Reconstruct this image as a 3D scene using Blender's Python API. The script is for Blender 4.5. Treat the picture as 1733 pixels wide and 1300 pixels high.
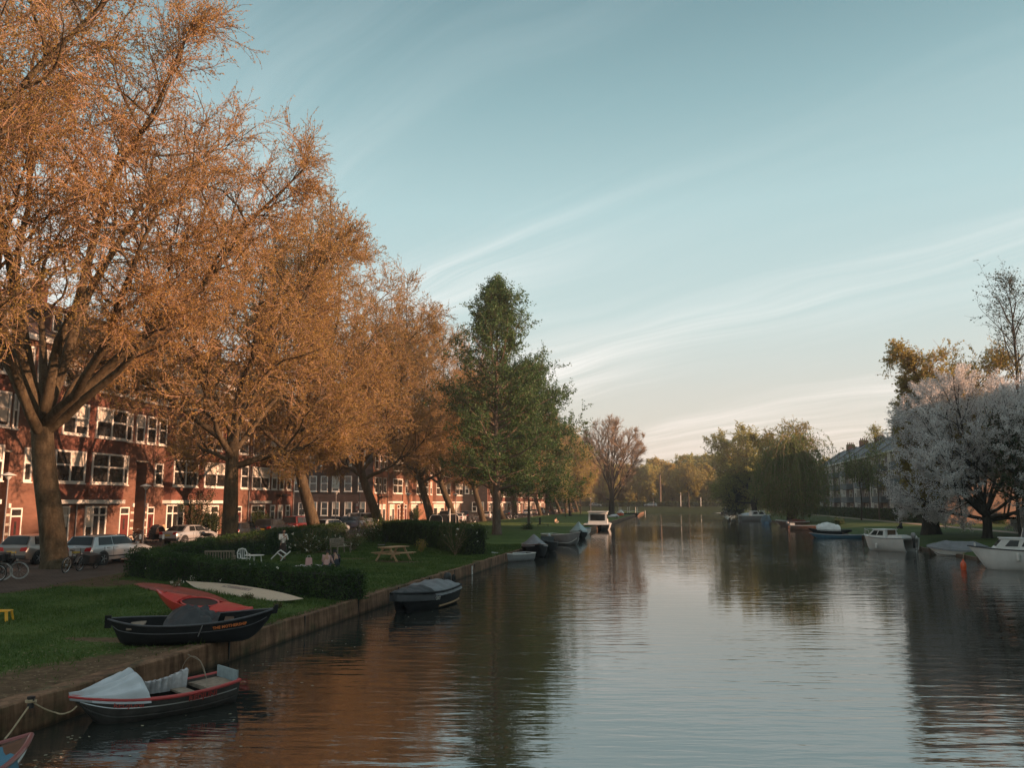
import bpy, bmesh, math, random
import numpy as np
from mathutils import Vector, Matrix, Euler
for o in list(bpy.data.objects): bpy.data.objects.remove(o)
S = bpy.context.scene
COL = S.collection
R = math.radians
pi = math.pi

# ------------------------------------------------------------ camera
FPX = 1400.0; YAW = R(10.95); PITCH = R(8.17); CAMZ = 3.6
cam_d = bpy.data.cameras.new('camera'); cam = bpy.data.objects.new('camera', cam_d); COL.objects.link(cam)
cam_d.sensor_fit = 'HORIZONTAL'; cam_d.sensor_width = 36.0; cam_d.lens = 36.0*FPX/1733.0
cam_d.clip_start = 0.1; cam_d.clip_end = 6000
cam.location = (0, 0, CAMZ); cam.rotation_euler = (R(90)+PITCH, 0, YAW)
S.camera = cam
# ------------------------------------------------------------ sun and sky
SUN_EL = R(12.5); SUN_AZ = R(-6.0)           # azimuth measured from +X towards +Y
sd = Vector((math.cos(SUN_EL)*math.cos(SUN_AZ), math.cos(SUN_EL)*math.sin(SUN_AZ), math.sin(SUN_EL)))
sl = bpy.data.lights.new('sun', 'SUN'); sun = bpy.data.objects.new('sun', sl); COL.objects.link(sun)
sl.energy = 5.0; sl.angle = R(0.6); sl.color = (1.0, 0.57, 0.35)
sun.rotation_euler = sd.to_track_quat('Z', 'Y').to_euler()
sun.location = (80, 20, 60)
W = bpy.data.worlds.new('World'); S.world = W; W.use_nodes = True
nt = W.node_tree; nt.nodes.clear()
def N(t, **k):
    n = nt.nodes.new(t)
    for a, b in k.items(): setattr(n, a, b)
    return n
def Lk(a, b): nt.links.new(a, b)
def M(op, a, b=None, c=None):
    n = nt.nodes.new('ShaderNodeMath'); n.operation = op
    for i, v in enumerate((a, b, c)):
        if v is None: continue
        if isinstance(v, (int, float)): n.inputs[i].default_value = v
        else: nt.links.new(v, n.inputs[i])
    return n.outputs[0]
def MIX(fac, a, b, mode='MIX'):
    n = nt.nodes.new('ShaderNodeMix'); n.data_type = 'RGBA'; n.blend_type = mode
    for k, v in ((0, fac), (6, a), (7, b)):
        if isinstance(v, (int, float)): n.inputs[k].default_value = v
        elif isinstance(v, tuple): n.inputs[k].default_value = (*v, 1)
        else: nt.links.new(v, n.inputs[k])
    return n.outputs[2]
def RAMP(fac, pts, interp='LINEAR'):
    n = nt.nodes.new('ShaderNodeValToRGB'); cr = n.color_ramp; cr.interpolation = interp
    while len(cr.elements) < len(pts): cr.elements.new(0.5)
    for e, (p, c) in zip(cr.elements, pts):
        e.position = p; e.color = (*c, 1) if len(c) == 3 else c
    nt.links.new(fac, n.inputs[0]); return n.outputs[0]
def NOISE(vec, scale, detail=3, rough=0.5, dist=0.0):
    n = nt.nodes.new('ShaderNodeTexNoise'); n.inputs['Scale'].default_value = scale
    n.inputs['Detail'].default_value = detail; n.inputs['Roughness'].default_value = rough
    n.inputs['Distortion'].default_value = dist
    if vec is not None: nt.links.new(vec, n.inputs['Vector'])
    return n.outputs[0]
def MAPV(vec, scale=(1, 1, 1), rot=(0, 0, 0), loc=(0, 0, 0)):
    n = nt.nodes.new('ShaderNodeMapping'); n.inputs['Scale'].default_value = scale
    n.inputs['Rotation'].default_value = rot; n.inputs['Location'].default_value = loc
    nt.links.new(vec, n.inputs[0]); return n.outputs[0]
def COMB(x, y, z):
    n = nt.nodes.new('ShaderNodeCombineXYZ')
    for i, v in enumerate((x, y, z)):
        if isinstance(v, (int, float)): n.inputs[i].default_value = v
        else: nt.links.new(v, n.inputs[i])
    return n.outputs[0]
tc = N('ShaderNodeTexCoord'); sep = N('ShaderNodeSeparateXYZ'); Lk(tc.outputs['Generated'], sep.inputs[0])
sx, sy, sz = sep.outputs
sky = N('ShaderNodeTexSky'); sky.sky_type = 'NISHITA'; sky.sun_disc = False
sky.sun_elevation = SUN_EL; sky.sun_rotation = R(90) - SUN_AZ
sky.air_density = 1.0; sky.dust_density = 1.6; sky.ozone_density = 1.0
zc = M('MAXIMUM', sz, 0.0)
# evening air: cream and pink at the horizon, teal higher up
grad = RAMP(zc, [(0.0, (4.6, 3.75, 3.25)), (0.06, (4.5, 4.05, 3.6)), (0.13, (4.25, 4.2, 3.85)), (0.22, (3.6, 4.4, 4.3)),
                 (0.34, (2.9, 4.05, 4.1)), (0.45, (1.85, 2.95, 3.1)), (0.56, (1.05, 1.9, 2.1)), (0.66, (1.5, 2.1, 2.25)), (0.8, (2.4, 2.9, 3.0)), (1.0, (2.6, 3.0, 3.1))])  # zenith, out of view, made brighter to fill the shade
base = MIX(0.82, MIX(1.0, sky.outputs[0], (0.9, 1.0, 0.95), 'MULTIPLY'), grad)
den = M('ADD', zc, 0.10)
cu = M('DIVIDE', sx, den); cv = M('DIVIDE', sy, den)
pv = COMB(cu, cv, 0.0)
rot = MAPV(pv, rot=(0, 0, R(-143)))          # long axis of the cirrus bands
warp = NOISE(MAPV(rot, (0.35, 0.5, 1)), 1.0, 3)
rs = N('ShaderNodeSeparateXYZ'); Lk(rot, rs.inputs[0])
v2 = M('ADD', rs.outputs[1], M('MULTIPLY', M('SUBTRACT', warp, 0.5), 1.4))
wv = COMB(rs.outputs[0], v2, 0.0)
n1 = NOISE(MAPV(wv, (0.16, 1.35, 1), loc=(3.1, 0.4, 0)), 1.0, 5, 0.55)
n2 = NOISE(MAPV(wv, (0.34, 5.0, 1), loc=(0.3, 1.7, 0)), 1.0, 5, 0.62)
n3 = NOISE(MAPV(rot, (0.22, 0.42, 1), loc=(7.3, 2.2, 0)), 1.0, 2)
c1 = M('SMOOTH_MIN', M('MULTIPLY', M('MAXIMUM', M('SUBTRACT', n1, 0.43), 0.0), 5.5), 1.0, 0.1)
c2 = M('MAXIMUM', M('SUBTRACT', n2, 0.38), 0.0)
cl = M('MULTIPLY', c1, M('MULTIPLY', c2, 5.2))
cl = M('ADD', cl, M('MULTIPLY', c1, 0.2))
cl = M('MULTIPLY', cl, M('MINIMUM', M('MAXIMUM', M('MULTIPLY', M('SUBTRACT', n3, 0.30), 4.0), 0.12), 1.0))
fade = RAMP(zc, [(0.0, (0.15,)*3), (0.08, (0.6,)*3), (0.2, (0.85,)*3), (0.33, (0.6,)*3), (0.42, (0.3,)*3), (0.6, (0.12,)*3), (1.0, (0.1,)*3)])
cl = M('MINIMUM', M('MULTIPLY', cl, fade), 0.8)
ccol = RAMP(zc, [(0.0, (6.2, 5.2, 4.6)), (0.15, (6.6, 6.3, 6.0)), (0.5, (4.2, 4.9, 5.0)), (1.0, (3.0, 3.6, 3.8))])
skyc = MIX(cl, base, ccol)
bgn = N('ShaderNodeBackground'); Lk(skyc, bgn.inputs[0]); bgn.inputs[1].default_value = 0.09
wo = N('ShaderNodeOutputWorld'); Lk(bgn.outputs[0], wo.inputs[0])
# ------------------------------------------------------------ render settings
S.view_settings.view_transform = 'Standard'; S.view_settings.look = 'None'
S.view_settings.exposure = 1.0; S.view_settings.gamma = 1.0
S.render.engine = 'CYCLES'
S.cycles.max_bounces = 6; S.cycles.diffuse_bounces = 3; S.cycles.glossy_bounces = 3
S.cycles.transmission_bounces = 3; S.cycles.transparent_max_bounces = 6
S.cycles.use_denoising = True; S.cycles.caustics_reflective = False; S.cycles.caustics_refractive = False

# ------------------------------------------------------------ placement: a picture point on a horizontal level -> world
CR = Euler((R(90)+PITCH, 0, YAW)).to_matrix()
def ray(px, py): return CR @ Vector(((px-866.5)/FPX, -(py-650.0)/FPX, -1.0))
def at(px, py, z=0.5):
    d = ray(px, py); t = (z-CAMZ)/d.z
    return Vector((d.x*t, d.y*t, z))
def atX(px, py, X):
    d = ray(px, py); t = X/d.x
    return Vector((X, d.y*t, CAMZ+d.z*t))
def atY(px, py, Y):
    d = ray(px, py); t = Y/d.y
    return Vector((d.x*t, Y, CAMZ+d.z*t))

# ------------------------------------------------------------ object helpers
def props(o, label=None, cat=None, group=None, kind=None):
    if label: o['label'] = label
    if cat: o['category'] = cat
    if group: o['group'] = group
    if kind: o['kind'] = kind
    return o
def thing(name, label, cat, loc=(0, 0, 0), rz=0.0, group=None, rot=None):
    o = bpy.data.objects.new(name, None); COL.objects.link(o)
    o.empty_display_size = 0.3
    o.location = loc; o.rotation_euler = rot if rot else (0, 0, rz)
    return props(o, label, cat, group)
def kids(o): return [c for c in bpy.data.objects if c.parent is o]
def dup(root, loc, rz=0.0, label=None, group=None, scale=None):
    def cp(o, par):
        c = o.copy(); COL.objects.link(c)
        if par: c.parent = par
        for ch in o.children: cp(ch, c)
        return c
    r = cp(root, None); r.location = loc; r.rotation_euler = (0, 0, rz)
    if scale: r.scale = (scale,)*3 if isinstance(scale, (int, float)) else scale
    if label: r['label'] = label
    if group: r['group'] = group
    return r
class MB:
    def __init__(s): s.v = []; s.f = []
    def add(s, vs, fs):
        b = len(s.v); s.v.extend([tuple(p) for p in vs]); s.f.extend([tuple(i+b for i in f) for f in fs]); return s
    def box(s, c, d, m=None, taper=1.0):
        x, y, z = d[0]/2, d[1]/2, d[2]/2
        vs = []
        for zz, k in ((-z, 1.0), (z, taper)):
            for xx, yy in ((-x, -y), (x, -y), (x, y), (-x, y)): vs.append(Vector((xx*k, yy*k, zz)))
        if m is not None: vs = [m @ p for p in vs]
        c = Vector(c); vs = [p + c for p in vs]
        return s.add(vs, [(3, 2, 1, 0), (4, 5, 6, 7), (0, 1, 5, 4), (1, 2, 6, 5), (2, 3, 7, 6), (3, 0, 4, 7)])
    def b2(s, a, b):
        a = Vector(a); b = Vector(b); return s.box((a+b)/2, (abs(b.x-a.x), abs(b.y-a.y), abs(b.z-a.z)))
    def bar(s, a, b, w, h):
        a = Vector(a); b = Vector(b); d = b-a; m = d.to_track_quat('X', 'Z').to_matrix()
        return s.box((a+b)/2, (d.length, w, h), m)
    def tube(s, pts, r, n=8, caps=True):
        pts = [Vector(p) for p in pts]; k = len(pts)
        rr = r if isinstance(r, (list, tuple)) else [r]*k
        up = None; vs = []
        for i, p in enumerate(pts):
            t = (pts[min(i+1, k-1)] - pts[max(i-1, 0)])
            if t.length < 1e-9: t = Vector((0, 0, 1))
            t.normalize()
            if up is None:
                up = t.orthogonal().normalized()
            up = (up - t*up.dot(t))
            up = up.normalized() if up.length > 1e-6 else t.orthogonal().normalized()
            w = t.cross(up)
            for j in range(n):
                a = 2*pi*j/n; vs.append(p + (up*math.cos(a) + w*math.sin(a))*rr[i])
        fs = [(i*n+j, i*n+(j+1) % n, (i+1)*n+(j+1) % n, (i+1)*n+j) for i in range(k-1) for j in range(n)]
        if caps: fs += [tuple(range(n-1, -1, -1)), tuple((k-1)*n+j for j in range(n))]
        return s.add(vs, fs)
    def lathe(s, prof, n=16, o=(0, 0, 0), m=None):
        o = Vector(o); vs = []; k = len(prof)
        for (r_, z) in prof:
            for j in range(n):
                a = 2*pi*j/n; p = Vector((r_*math.cos(a), r_*math.sin(a), z))
                vs.append((m @ p if m is not None else p) + o)
        fs = [(i*n+j, i*n+(j+1) % n, (i+1)*n+(j+1) % n, (i+1)*n+j) for i in range(k-1) for j in range(n)]
        fs += [tuple(range(n-1, -1, -1)), tuple((k-1)*n+j for j in range(n))]
        return s.add(vs, fs)
    def loft(s, rings, closed=True, caps=True):
        n = len(rings[0]); k = len(rings); vs = [p for r_ in rings for p in r_]
        m = n if closed else n-1
        fs = [(i*n+j, i*n+(j+1) % n, (i+1)*n+(j+1) % n, (i+1)*n+j) for i in range(k-1) for j in range(m)]
        if caps: fs += [tuple(range(n-1, -1, -1)), tuple((k-1)*n+j for j in range(n))]
        return s.add(vs, fs)
    def prism(s, poly, a, b, axis='y'):
        n = len(poly); vs = []
        for h in (a, b):
            for (u, w) in poly:
                vs.append({'y': (u, h, w), 'x': (h, u, w), 'z': (u, w, h)}[axis])
        fs = [tuple(range(n)), tuple(2*n-1-i for i in range(n))] + [(i, i+n, (i+1) % n+n, (i+1) % n) for i in range(n)]
        return s.add(vs, fs)
    def build(s, name, mat, parent=None, smooth=False, bevel=0.0, fix=True, sharp=40):
        me = bpy.data.meshes.new(name); me.from_pydata([tuple(p) for p in s.v], [], s.f)
        if bevel or fix:
            bm = bmesh.new(); bm.from_mesh(me)
            if fix: bmesh.ops.recalc_face_normals(bm, faces=bm.faces)
            if bevel:
                es = [e for e in bm.edges if len(e.link_faces) == 2 and e.calc_face_angle(0) > 0.6]
                bmesh.ops.bevel(bm, geom=es, offset=bevel, segments=1, affect='EDGES', clamp_overlap=True)
            bm.to_mesh(me); bm.free()
        if smooth:
            me.polygons.foreach_set('use_smooth', [True]*len(me.polygons))
            me.set_sharp_from_angle(angle=R(sharp))
        mats = mat if isinstance(mat, (list, tuple)) else [mat]
        for m in mats: me.materials.append(m)
        o = bpy.data.objects.new(name, me); COL.objects.link(o)
        if parent is not None: o.parent = parent
        return o
def npmesh(name, V, Q=None, T=None, mats=(), midx=None, smooth=None, parent=None):
    me = bpy.data.meshes.new(name); V = np.ascontiguousarray(V, dtype=np.float32)
    parts = []; cnt = []
    if Q is not None and len(Q): parts.append(np.asarray(Q).ravel()); cnt.append(np.full(len(Q), 4))
    if T is not None and len(T): parts.append(np.asarray(T).ravel()); cnt.append(np.full(len(T), 3))
    loops = np.concatenate(parts).astype(np.int32); cnt = np.concatenate(cnt).astype(np.int32)
    st = np.zeros(len(cnt), np.int32); st[1:] = np.cumsum(cnt)[:-1]
    me.vertices.add(len(V)); me.vertices.foreach_set('co', V.ravel())
    me.loops.add(len(loops)); me.loops.foreach_set('vertex_index', loops)
    me.polygons.add(len(cnt)); me.polygons.foreach_set('loop_start', st)
    try: me.polygons.foreach_set('loop_total', cnt)
    except Exception: pass
    for m in mats: me.materials.append(m)
    if midx is not None: me.polygons.foreach_set('material_index', np.asarray(midx, np.int32))
    if smooth is not None:
        me.polygons.foreach_set('use_smooth', np.asarray(smooth, bool) if not isinstance(smooth, bool) else np.full(len(cnt), smooth))
    me.update(calc_edges=True); me.validate()
    o = bpy.data.objects.new(name, me); COL.objects.link(o)
    if parent is not None: o.parent = parent
    return o
def text_mesh(name, txt, size, mat, parent, loc, rot, ext=0.004, sx=1.0, spacing=1.0):
    c = bpy.data.curves.new(name, 'FONT'); c.body = txt; c.size = size; c.extrude = ext; c.resolution_u = 2
    c.align_x = 'CENTER'; c.align_y = 'CENTER'; c.space_character = spacing; c.offset = size*0.02
    t = bpy.data.objects.new(name, c); COL.objects.link(t)
    bpy.context.view_layer.update()
    me = bpy.data.meshes.new_from_object(t.evaluated_get(bpy.context.evaluated_depsgraph_get()))
    bpy.data.objects.remove(t); me.materials.clear(); me.materials.append(mat)
    o = bpy.data.objects.new(name, me); COL.objects.link(o); o.parent = parent
    o.location = loc; o.rotation_euler = rot; o.scale = (sx, 1, 1)
    return o

# ------------------------------------------------------------ materials
MATS = {}
def mat_new(name):
    global nt
    m = bpy.data.materials.new(name); m.use_nodes = True; nt = m.node_tree; nt.nodes.clear()
    out = nt.nodes.new('ShaderNodeOutputMaterial'); p = nt.nodes.new('ShaderNodeBsdfPrincipled')
    nt.links.new(p.outputs[0], out.inputs[0]); MATS[name] = m
    return m, p, out
def setp(p, **k):
    mp = {'col': 'Base Color', 'rough': 'Roughness', 'metal': 'Metallic', 'spec': 'Specular IOR Level', 'coat': 'Coat Weight'}
    for a, v in k.items():
        s = p.inputs[mp[a]]
        if isinstance(v, tuple): s.default_value = (*v, 1)
        elif isinstance(v, (int, float)): s.default_value = v
        else: nt.links.new(v, s)
def BUMP(p, h, strength=0.3, dist=0.02):
    b = nt.nodes.new('ShaderNodeBump'); b.inputs['Strength'].default_value = strength; b.inputs['Distance'].default_value = dist
    nt.links.new(h, b.inputs['Height']); nt.links.new(b.outputs[0], p.inputs['Normal'])
def POS():
    g = nt.nodes.new('ShaderNodeNewGeometry'); return g.outputs['Position']
def OBJC():
    g = nt.nodes.new('ShaderNodeTexCoord'); return g.outputs['Object']
def simple(name, col, rough=0.6, metal=0.0, var=0.18, scale=6.0, coat=0.0, spec=0.5, bump=0.0, space='obj'):
    m, p, out = mat_new(name)
    v = OBJC() if space == 'obj' else POS()
    n = NOISE(v, scale, 4, 0.6)
    a = tuple(c*(1-var) for c in col); b = tuple(min(1, c*(1+var)) for c in col)
    setp(p, col=RAMP(n, [(0.3, a), (0.7, b)]), rough=rough, metal=metal, coat=coat, spec=spec)
    if bump: BUMP(p, NOISE(v, scale*4, 3), bump, 0.02)
    return m
def leafmat(name, cols, trans=0.35, nscale=0.6, rough=0.55):
    m, p, out = mat_new(name)
    v = POS(); n = NOISE(v, nscale, 3, 0.6); n2 = NOISE(v, nscale*9, 2)
    f = M('ADD', M('MULTIPLY', n, 0.65), M('MULTIPLY', n2, 0.35))
    k = len(cols); c = RAMP(f, [(0.33+0.34*i/max(1, k-1), cols[i]) for i in range(k)])
    oi = nt.nodes.new('ShaderNodeObjectInfo'); c = MIX(1.0, c, RAMP(oi.outputs['Random'], [(0.0, (0.82, 0.86, 0.8)), (0.5, (1.0, 1.0, 1.0)), (1.0, (1.16, 1.05, 1.0))]), 'MULTIPLY')
    setp(p, col=c, rough=rough, spec=0.25)
    t = nt.nodes.new('ShaderNodeBsdfTranslucent'); nt.links.new(c, t.inputs[0])
    mx = nt.nodes.new('ShaderNodeMixShader'); mx.inputs[0].default_value = trans
    nt.links.new(p.outputs[0], mx.inputs[1]); nt.links.new(t.outputs[0], mx.inputs[2]); nt.links.new(mx.outputs[0], out.inputs[0])
    return m
def brickmat(name, c1, c2, mort, rough=0.85):
    m, p, out = mat_new(name)
    g = nt.nodes.new('ShaderNodeNewGeometry'); s = nt.nodes.new('ShaderNodeSeparateXYZ'); nt.links.new(g.outputs['Position'], s.inputs[0])
    v = COMB(M('ADD', s.outputs[0], s.outputs[1]), s.outputs[2], 0.0)
    b = nt.nodes.new('ShaderNodeTexBrick'); nt.links.new(v, b.inputs['Vector'])
    b.inputs['Scale'].default_value = 1.0; b.inputs['Brick Width'].default_value = 0.23; b.inputs['Row Height'].default_value = 0.085
    b.inputs['Mortar Size'].default_value = 0.014; b.inputs['Mortar Smooth'].default_value = 0.3; b.inputs['Bias'].default_value = 0.0
    b.inputs['Color1'].default_value = (*c1, 1); b.inputs['Color2'].default_value = (*c2, 1); b.inputs['Mortar'].default_value = (*mort, 1)
    n = NOISE(MAPV(v, (0.5, 1.2, 1)), 1.0, 5, 0.65)
    c = MIX(1.0, b.outputs[0], RAMP(n, [(0.3, (0.68, 0.66, 0.66)), (0.7, (1.15, 1.1, 1.08))]), 'MULTIPLY')
    setp(p, col=c, rough=rough, spec=0.2); BUMP(p, b.outputs['Fac'], -0.3, 0.01)
    return m
def barkmat(name, cols, sc=1.0):
    m, p, out = mat_new(name)
    v = OBJC(); n = NOISE(MAPV(v, (3*sc, 3*sc, 0.9*sc)), 1.5, 5, 0.65); n2 = NOISE(v, 9*sc, 4, 0.7)
    f = M('ADD', M('MULTIPLY', n, 0.6), M('MULTIPLY', n2, 0.4))
    setp(p, col=RAMP(f, [(0.35+0.3*i/(len(cols)-1), c) for i, c in enumerate(cols)]), rough=0.9, spec=0.15)
    BUMP(p, f, 0.6, 0.06)
    return m
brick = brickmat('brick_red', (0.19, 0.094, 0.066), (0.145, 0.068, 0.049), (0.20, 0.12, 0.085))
brick_dk = brickmat('brick_plum', (0.21, 0.08, 0.056), (0.16, 0.06, 0.044), (0.12, 0.075, 0.06))
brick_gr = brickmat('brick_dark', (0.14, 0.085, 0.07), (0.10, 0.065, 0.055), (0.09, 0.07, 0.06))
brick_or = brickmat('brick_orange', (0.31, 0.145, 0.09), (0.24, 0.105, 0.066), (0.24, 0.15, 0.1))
brick_pale = brickmat('brick_grey', (0.27, 0.23, 0.215), (0.22, 0.19, 0.18), (0.18, 0.16, 0.15))
white = simple('paint_white', (0.74, 0.70, 0.63), 0.5, var=0.07, scale=3)
cream = simple('paint_cream', (0.70, 0.62, 0.48), 0.5, var=0.08)
blind = simple('blind_cloth', (0.55, 0.50, 0.42), 0.8, var=0.12)
doorred = simple('door_red', (0.11, 0.025, 0.02), 0.45, var=0.15)
doorgreen = simple('door_green', (0.02, 0.045, 0.04), 0.45, var=0.15)
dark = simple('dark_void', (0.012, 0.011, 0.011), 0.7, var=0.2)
stonew = simple('stone_band', (0.52, 0.45, 0.36), 0.75, var=0.14, bump=0.1)
rooft = simple('roof_tile', (0.10, 0.055, 0.04), 0.75, var=0.3, scale=3, bump=0.3)
slate = simple('roof_slate', (0.065, 0.065, 0.075), 0.65, var=0.25, scale=2)
zinc = simple('zinc_pipe', (0.20, 0.19, 0.19), 0.45, 0.6, var=0.15)
metal_dk = simple('metal_dark', (0.03, 0.03, 0.032), 0.45, 0.4, var=0.2)
steel = simple('steel_bare', (0.45, 0.45, 0.45), 0.3, 0.9, var=0.1)
black = simple('black_plastic', (0.015, 0.015, 0.016), 0.5, var=0.2)
rubber = simple('tyre_rubber', (0.018, 0.018, 0.018), 0.85, var=0.2)
lamp_white = simple('lamp_shade', (0.62, 0.60, 0.55), 0.5, var=0.1)
wood_p = simple('wood_pale', (0.42, 0.26, 0.14), 0.7, var=0.25, scale=8, bump=0.2)
wood_g = simple('wood_weathered', (0.26, 0.20, 0.15), 0.8, var=0.3, scale=8, bump=0.2)
wood_d = simple('wood_dark', (0.10, 0.055, 0.03), 0.7, var=0.3, scale=8, bump=0.2)
plastic_w = simple('plastic_white', (0.72, 0.70, 0.66), 0.4, var=0.05)
yellow = simple('plastic_yellow', (0.78, 0.38, 0.02), 0.4, var=0.06)
def glassmat(name, a, b, sp=0.7):
    m, p, out = mat_new(name)
    n = NOISE(POS(), 0.9, 3)
    setp(p, col=RAMP(n, [(0.35, a), (0.65, b)]), rough=0.06, spec=sp)
    return m
glass = glassmat('window_glass', (0.012, 0.012, 0.013), (0.05, 0.045, 0.04))
carglass = glassmat('car_glass', (0.012, 0.014, 0.015), (0.03, 0.033, 0.035), 0.3)
# ============================================================ SETTING
QX = -10.1; BX = 18.7
def sheet(name, verts, faces, mat):
    me = bpy.data.meshes.new(name); me.from_pydata(verts, [], faces); me.materials.append(mat)
    o = bpy.data.objects.new(name, me); COL.objects.link(o); o['kind'] = 'structure'; return o
# --- water
m, p, out = mat_new('canal_water')
v = POS()
wr = MAPV(v, (1, 1, 1), rot=(0, 0, R(-9)))
a1 = NOISE(MAPV(wr, (0.34, 1.5, 1)), 1.0, 2, 0.5, 0.5)
a2 = NOISE(MAPV(wr, (1.1, 4.2, 1)), 1.0, 2, 0.5, 0.4)
a3 = NOISE(MAPV(wr, (5, 14, 1)), 1.0, 2, 0.5)
patch = NOISE(MAPV(v, (0.05, 0.028, 1), loc=(2.7, 0.6, 0)), 1.0, 3)
pk = RAMP(patch, [(0.38, (0.2,)*3), (0.6, (1.0,)*3)])
h = M('ADD', M('MULTIPLY', a1, 0.85), M('ADD', M('MULTIPLY', a2, 0.50), M('MULTIPLY', a3, 0.05)))
h = M('MULTIPLY', h, pk)
setp(p, col=(0.026, 0.028, 0.024), rough=0.02, spec=0.5); p.inputs['IOR'].default_value = 3.9
BUMP(p, h, 1.0, 0.029)
water_m = m
sheet('canal_water', [(QX-0.3, -60, 0), (BX+0.6, -60, 0), (BX+0.6, 296, 0), (QX-0.3, 296, 0)], [(0, 1, 2, 3)], water_m)
# --- lawns
def lawnmat(name, dirtspots, g=((0.036, 0.066, 0.014), (0.07, 0.112, 0.024), (0.12, 0.145, 0.04))):
    m, p, out = mat_new(name)
    v = POS(); n = NOISE(v, 0.35, 4, 0.6); n2 = NOISE(v, 5.0, 4, 0.7); n3 = NOISE(MAPV(v, (30, 30, 30)), 1.0, 2)
    f = M('ADD', M('MULTIPLY', n, 0.5), M('ADD', M('MULTIPLY', n2, 0.3), M('MULTIPLY', n3, 0.2)))
    c = RAMP(f, [(0.36, g[0]), (0.5, g[1]), (0.66, g[2])])
    s = nt.nodes.new('ShaderNodeSeparateXYZ'); nt.links.new(v, s.inputs[0])
    dirt = RAMP(n2, [(0.3, (0.07, 0.042, 0.024)), (0.55, (0.13, 0.082, 0.046)), (0.75, (0.24, 0.17, 0.10))])
    tot = None
    for (x, y, rx, ry) in dirtspots:
        dx = M('DIVIDE', M('SUBTRACT', s.outputs[0], x), rx); dy = M('DIVIDE', M('SUBTRACT', s.outputs[1], y), ry)
        d = M('ADD', M('MULTIPLY', dx, dx), M('MULTIPLY', dy, dy))
        k = M('SUBTRACT', 1.0, d)
        tot = k if tot is None else M('MAXIMUM', tot, k)
    if tot is not None:
        k = M('ADD', tot, M('MULTIPLY', M('SUBTRACT', M('ADD', M('MULTIPLY', n2, .6), M('MULTIPLY', n, .4)), 0.5), 3.4))
        k = M('MINIMUM', M('MAXIMUM', M('MULTIPLY', k, 2.2), 0.0), 1.0)
        c = MIX(k, c, dirt)
    setp(p, col=c, rough=0.9, spec=0.15)
    BUMP(p, M('ADD', n2, n3), 0.5, 0.05)
    return m
DIRT = [(-11.0, 11.5, 1.6, 5.0), (-10.6, 15.3, 1.2, 2.2), (-12.2, 20.6, 1.4, 0.5), (-12.6, 17.4, 1.4, .35), (-23.2, 29.5, 1.0, 6.0), (-21.6, 29.3, 1.6, 1.6)]
for (px, py, rx, ry) in ((665, 951, 2.0, .7), (600, 946, 1.2, .4), (893, 897, 1.4, .8), (840, 906, .8, .5)):
    q = at(px, py); DIRT.append((q.x, q.y, rx, ry))
lawn_l = lawnmat('lawn_grass', DIRT)
lawn_r = lawnmat('bank_grass', [(18.0, 60, 0.6, 30)], ((0.030, 0.050, 0.014), (0.055, 0.082, 0.022), (0.085, 0.105, 0.03)))
lawn_f = lawnmat('far_grass_shaded', [], ((0.011, 0.022, 0.007), (0.02, 0.035, 0.009), (0.034, 0.046, 0.013)))  # shade of the far bank is put into these darker greens
sheet('ground_left', [(-900, -60, .5), (QX-0.2, -60, .5), (QX-0.2, 292, .5), (-900, 292, .5)], [(0, 1, 2, 3)], lawn_l)
prof = [(BX+0.25, 0.12), (BX+0.6, 0.30), (20.6, 0.55), (23, 0.75), (27, 0.8), (900, 0.8)]
vs = []; fs = []
ys = [-60, 20, 60, 110, 160, 220, 292]
for y in ys:
    for (x, z) in prof: vs.append((x, y, z))
k = len(prof)
for i in range(len(ys)-1):
    for j in range(k-1): fs.append((i*k+j, i*k+j+1, (i+1)*k+j+1, (i+1)*k+j))
sheet('ground_right', vs, fs, lawn_r)
xs = [-900, QX-0.2, -10, 0, 10, BX+0.25, BX+0.6, 27, 900]
rows = [[(x, 292, (.5 if x <= QX-0.2 else (0.8 if x >= 27 else (-0.15 if x < BX+.2 else .5)))) for x in xs],
        [(x, 293.2, (.5 if x <= QX-0.2 else (0.8 if x >= 27 else .35))) for x in xs],
        [(x, 303, 2.1) for x in xs], [(x, 900, 2.1) for x in xs]]
vs = [p_ for r_ in rows for p_ in r_]; k = len(xs)
sheet('ground_far', vs, [(i*k+j, i*k+j+1, (i+1)*k+j+1, (i+1)*k+j) for i in range(3) for j in range(k-1)], lawn_f)
# --- paths, roads
def pavemat(name, c1, c2, w, h_):
    m, p, out = mat_new(name)
    v = POS(); b = nt.nodes.new('ShaderNodeTexBrick'); nt.links.new(v, b.inputs['Vector'])
    b.inputs['Scale'].default_value = 1; b.inputs['Brick Width'].default_value = w; b.inputs['Row Height'].default_value = h_
    b.inputs['Mortar Size'].default_value = 0.01; b.inputs['Color1'].default_value = (*c1, 1); b.inputs['Color2'].default_value = (*c2, 1)
    b.inputs['Mortar'].default_value = (0.05, 0.042, 0.036, 1)
    n = NOISE(v, 0.7, 5, 0.7)
    c = MIX(1.0, b.outputs[0], RAMP(n, [(0.3, (0.6, 0.58, 0.56)), (0.7, (1.25, 1.2, 1.15))]), 'MULTIPLY')
    setp(p, col=c, rough=0.85, spec=0.2); return m
path_m = pavemat('path_brick', (0.15, 0.10, 0.078), (0.11, 0.075, 0.062), 0.2, 0.1)
road_m = pavemat('road_brick', (0.11, 0.075, 0.065), (0.085, 0.062, 0.056), 0.2, 0.1)
pave_m = pavemat('pavement_slab', (0.2, 0.18, 0.165), (0.17, 0.155, 0.145), 0.3, 0.3)
asph = simple('asphalt', (0.055, 0.055, 0.055), 0.85, var=0.2, space='pos')
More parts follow.
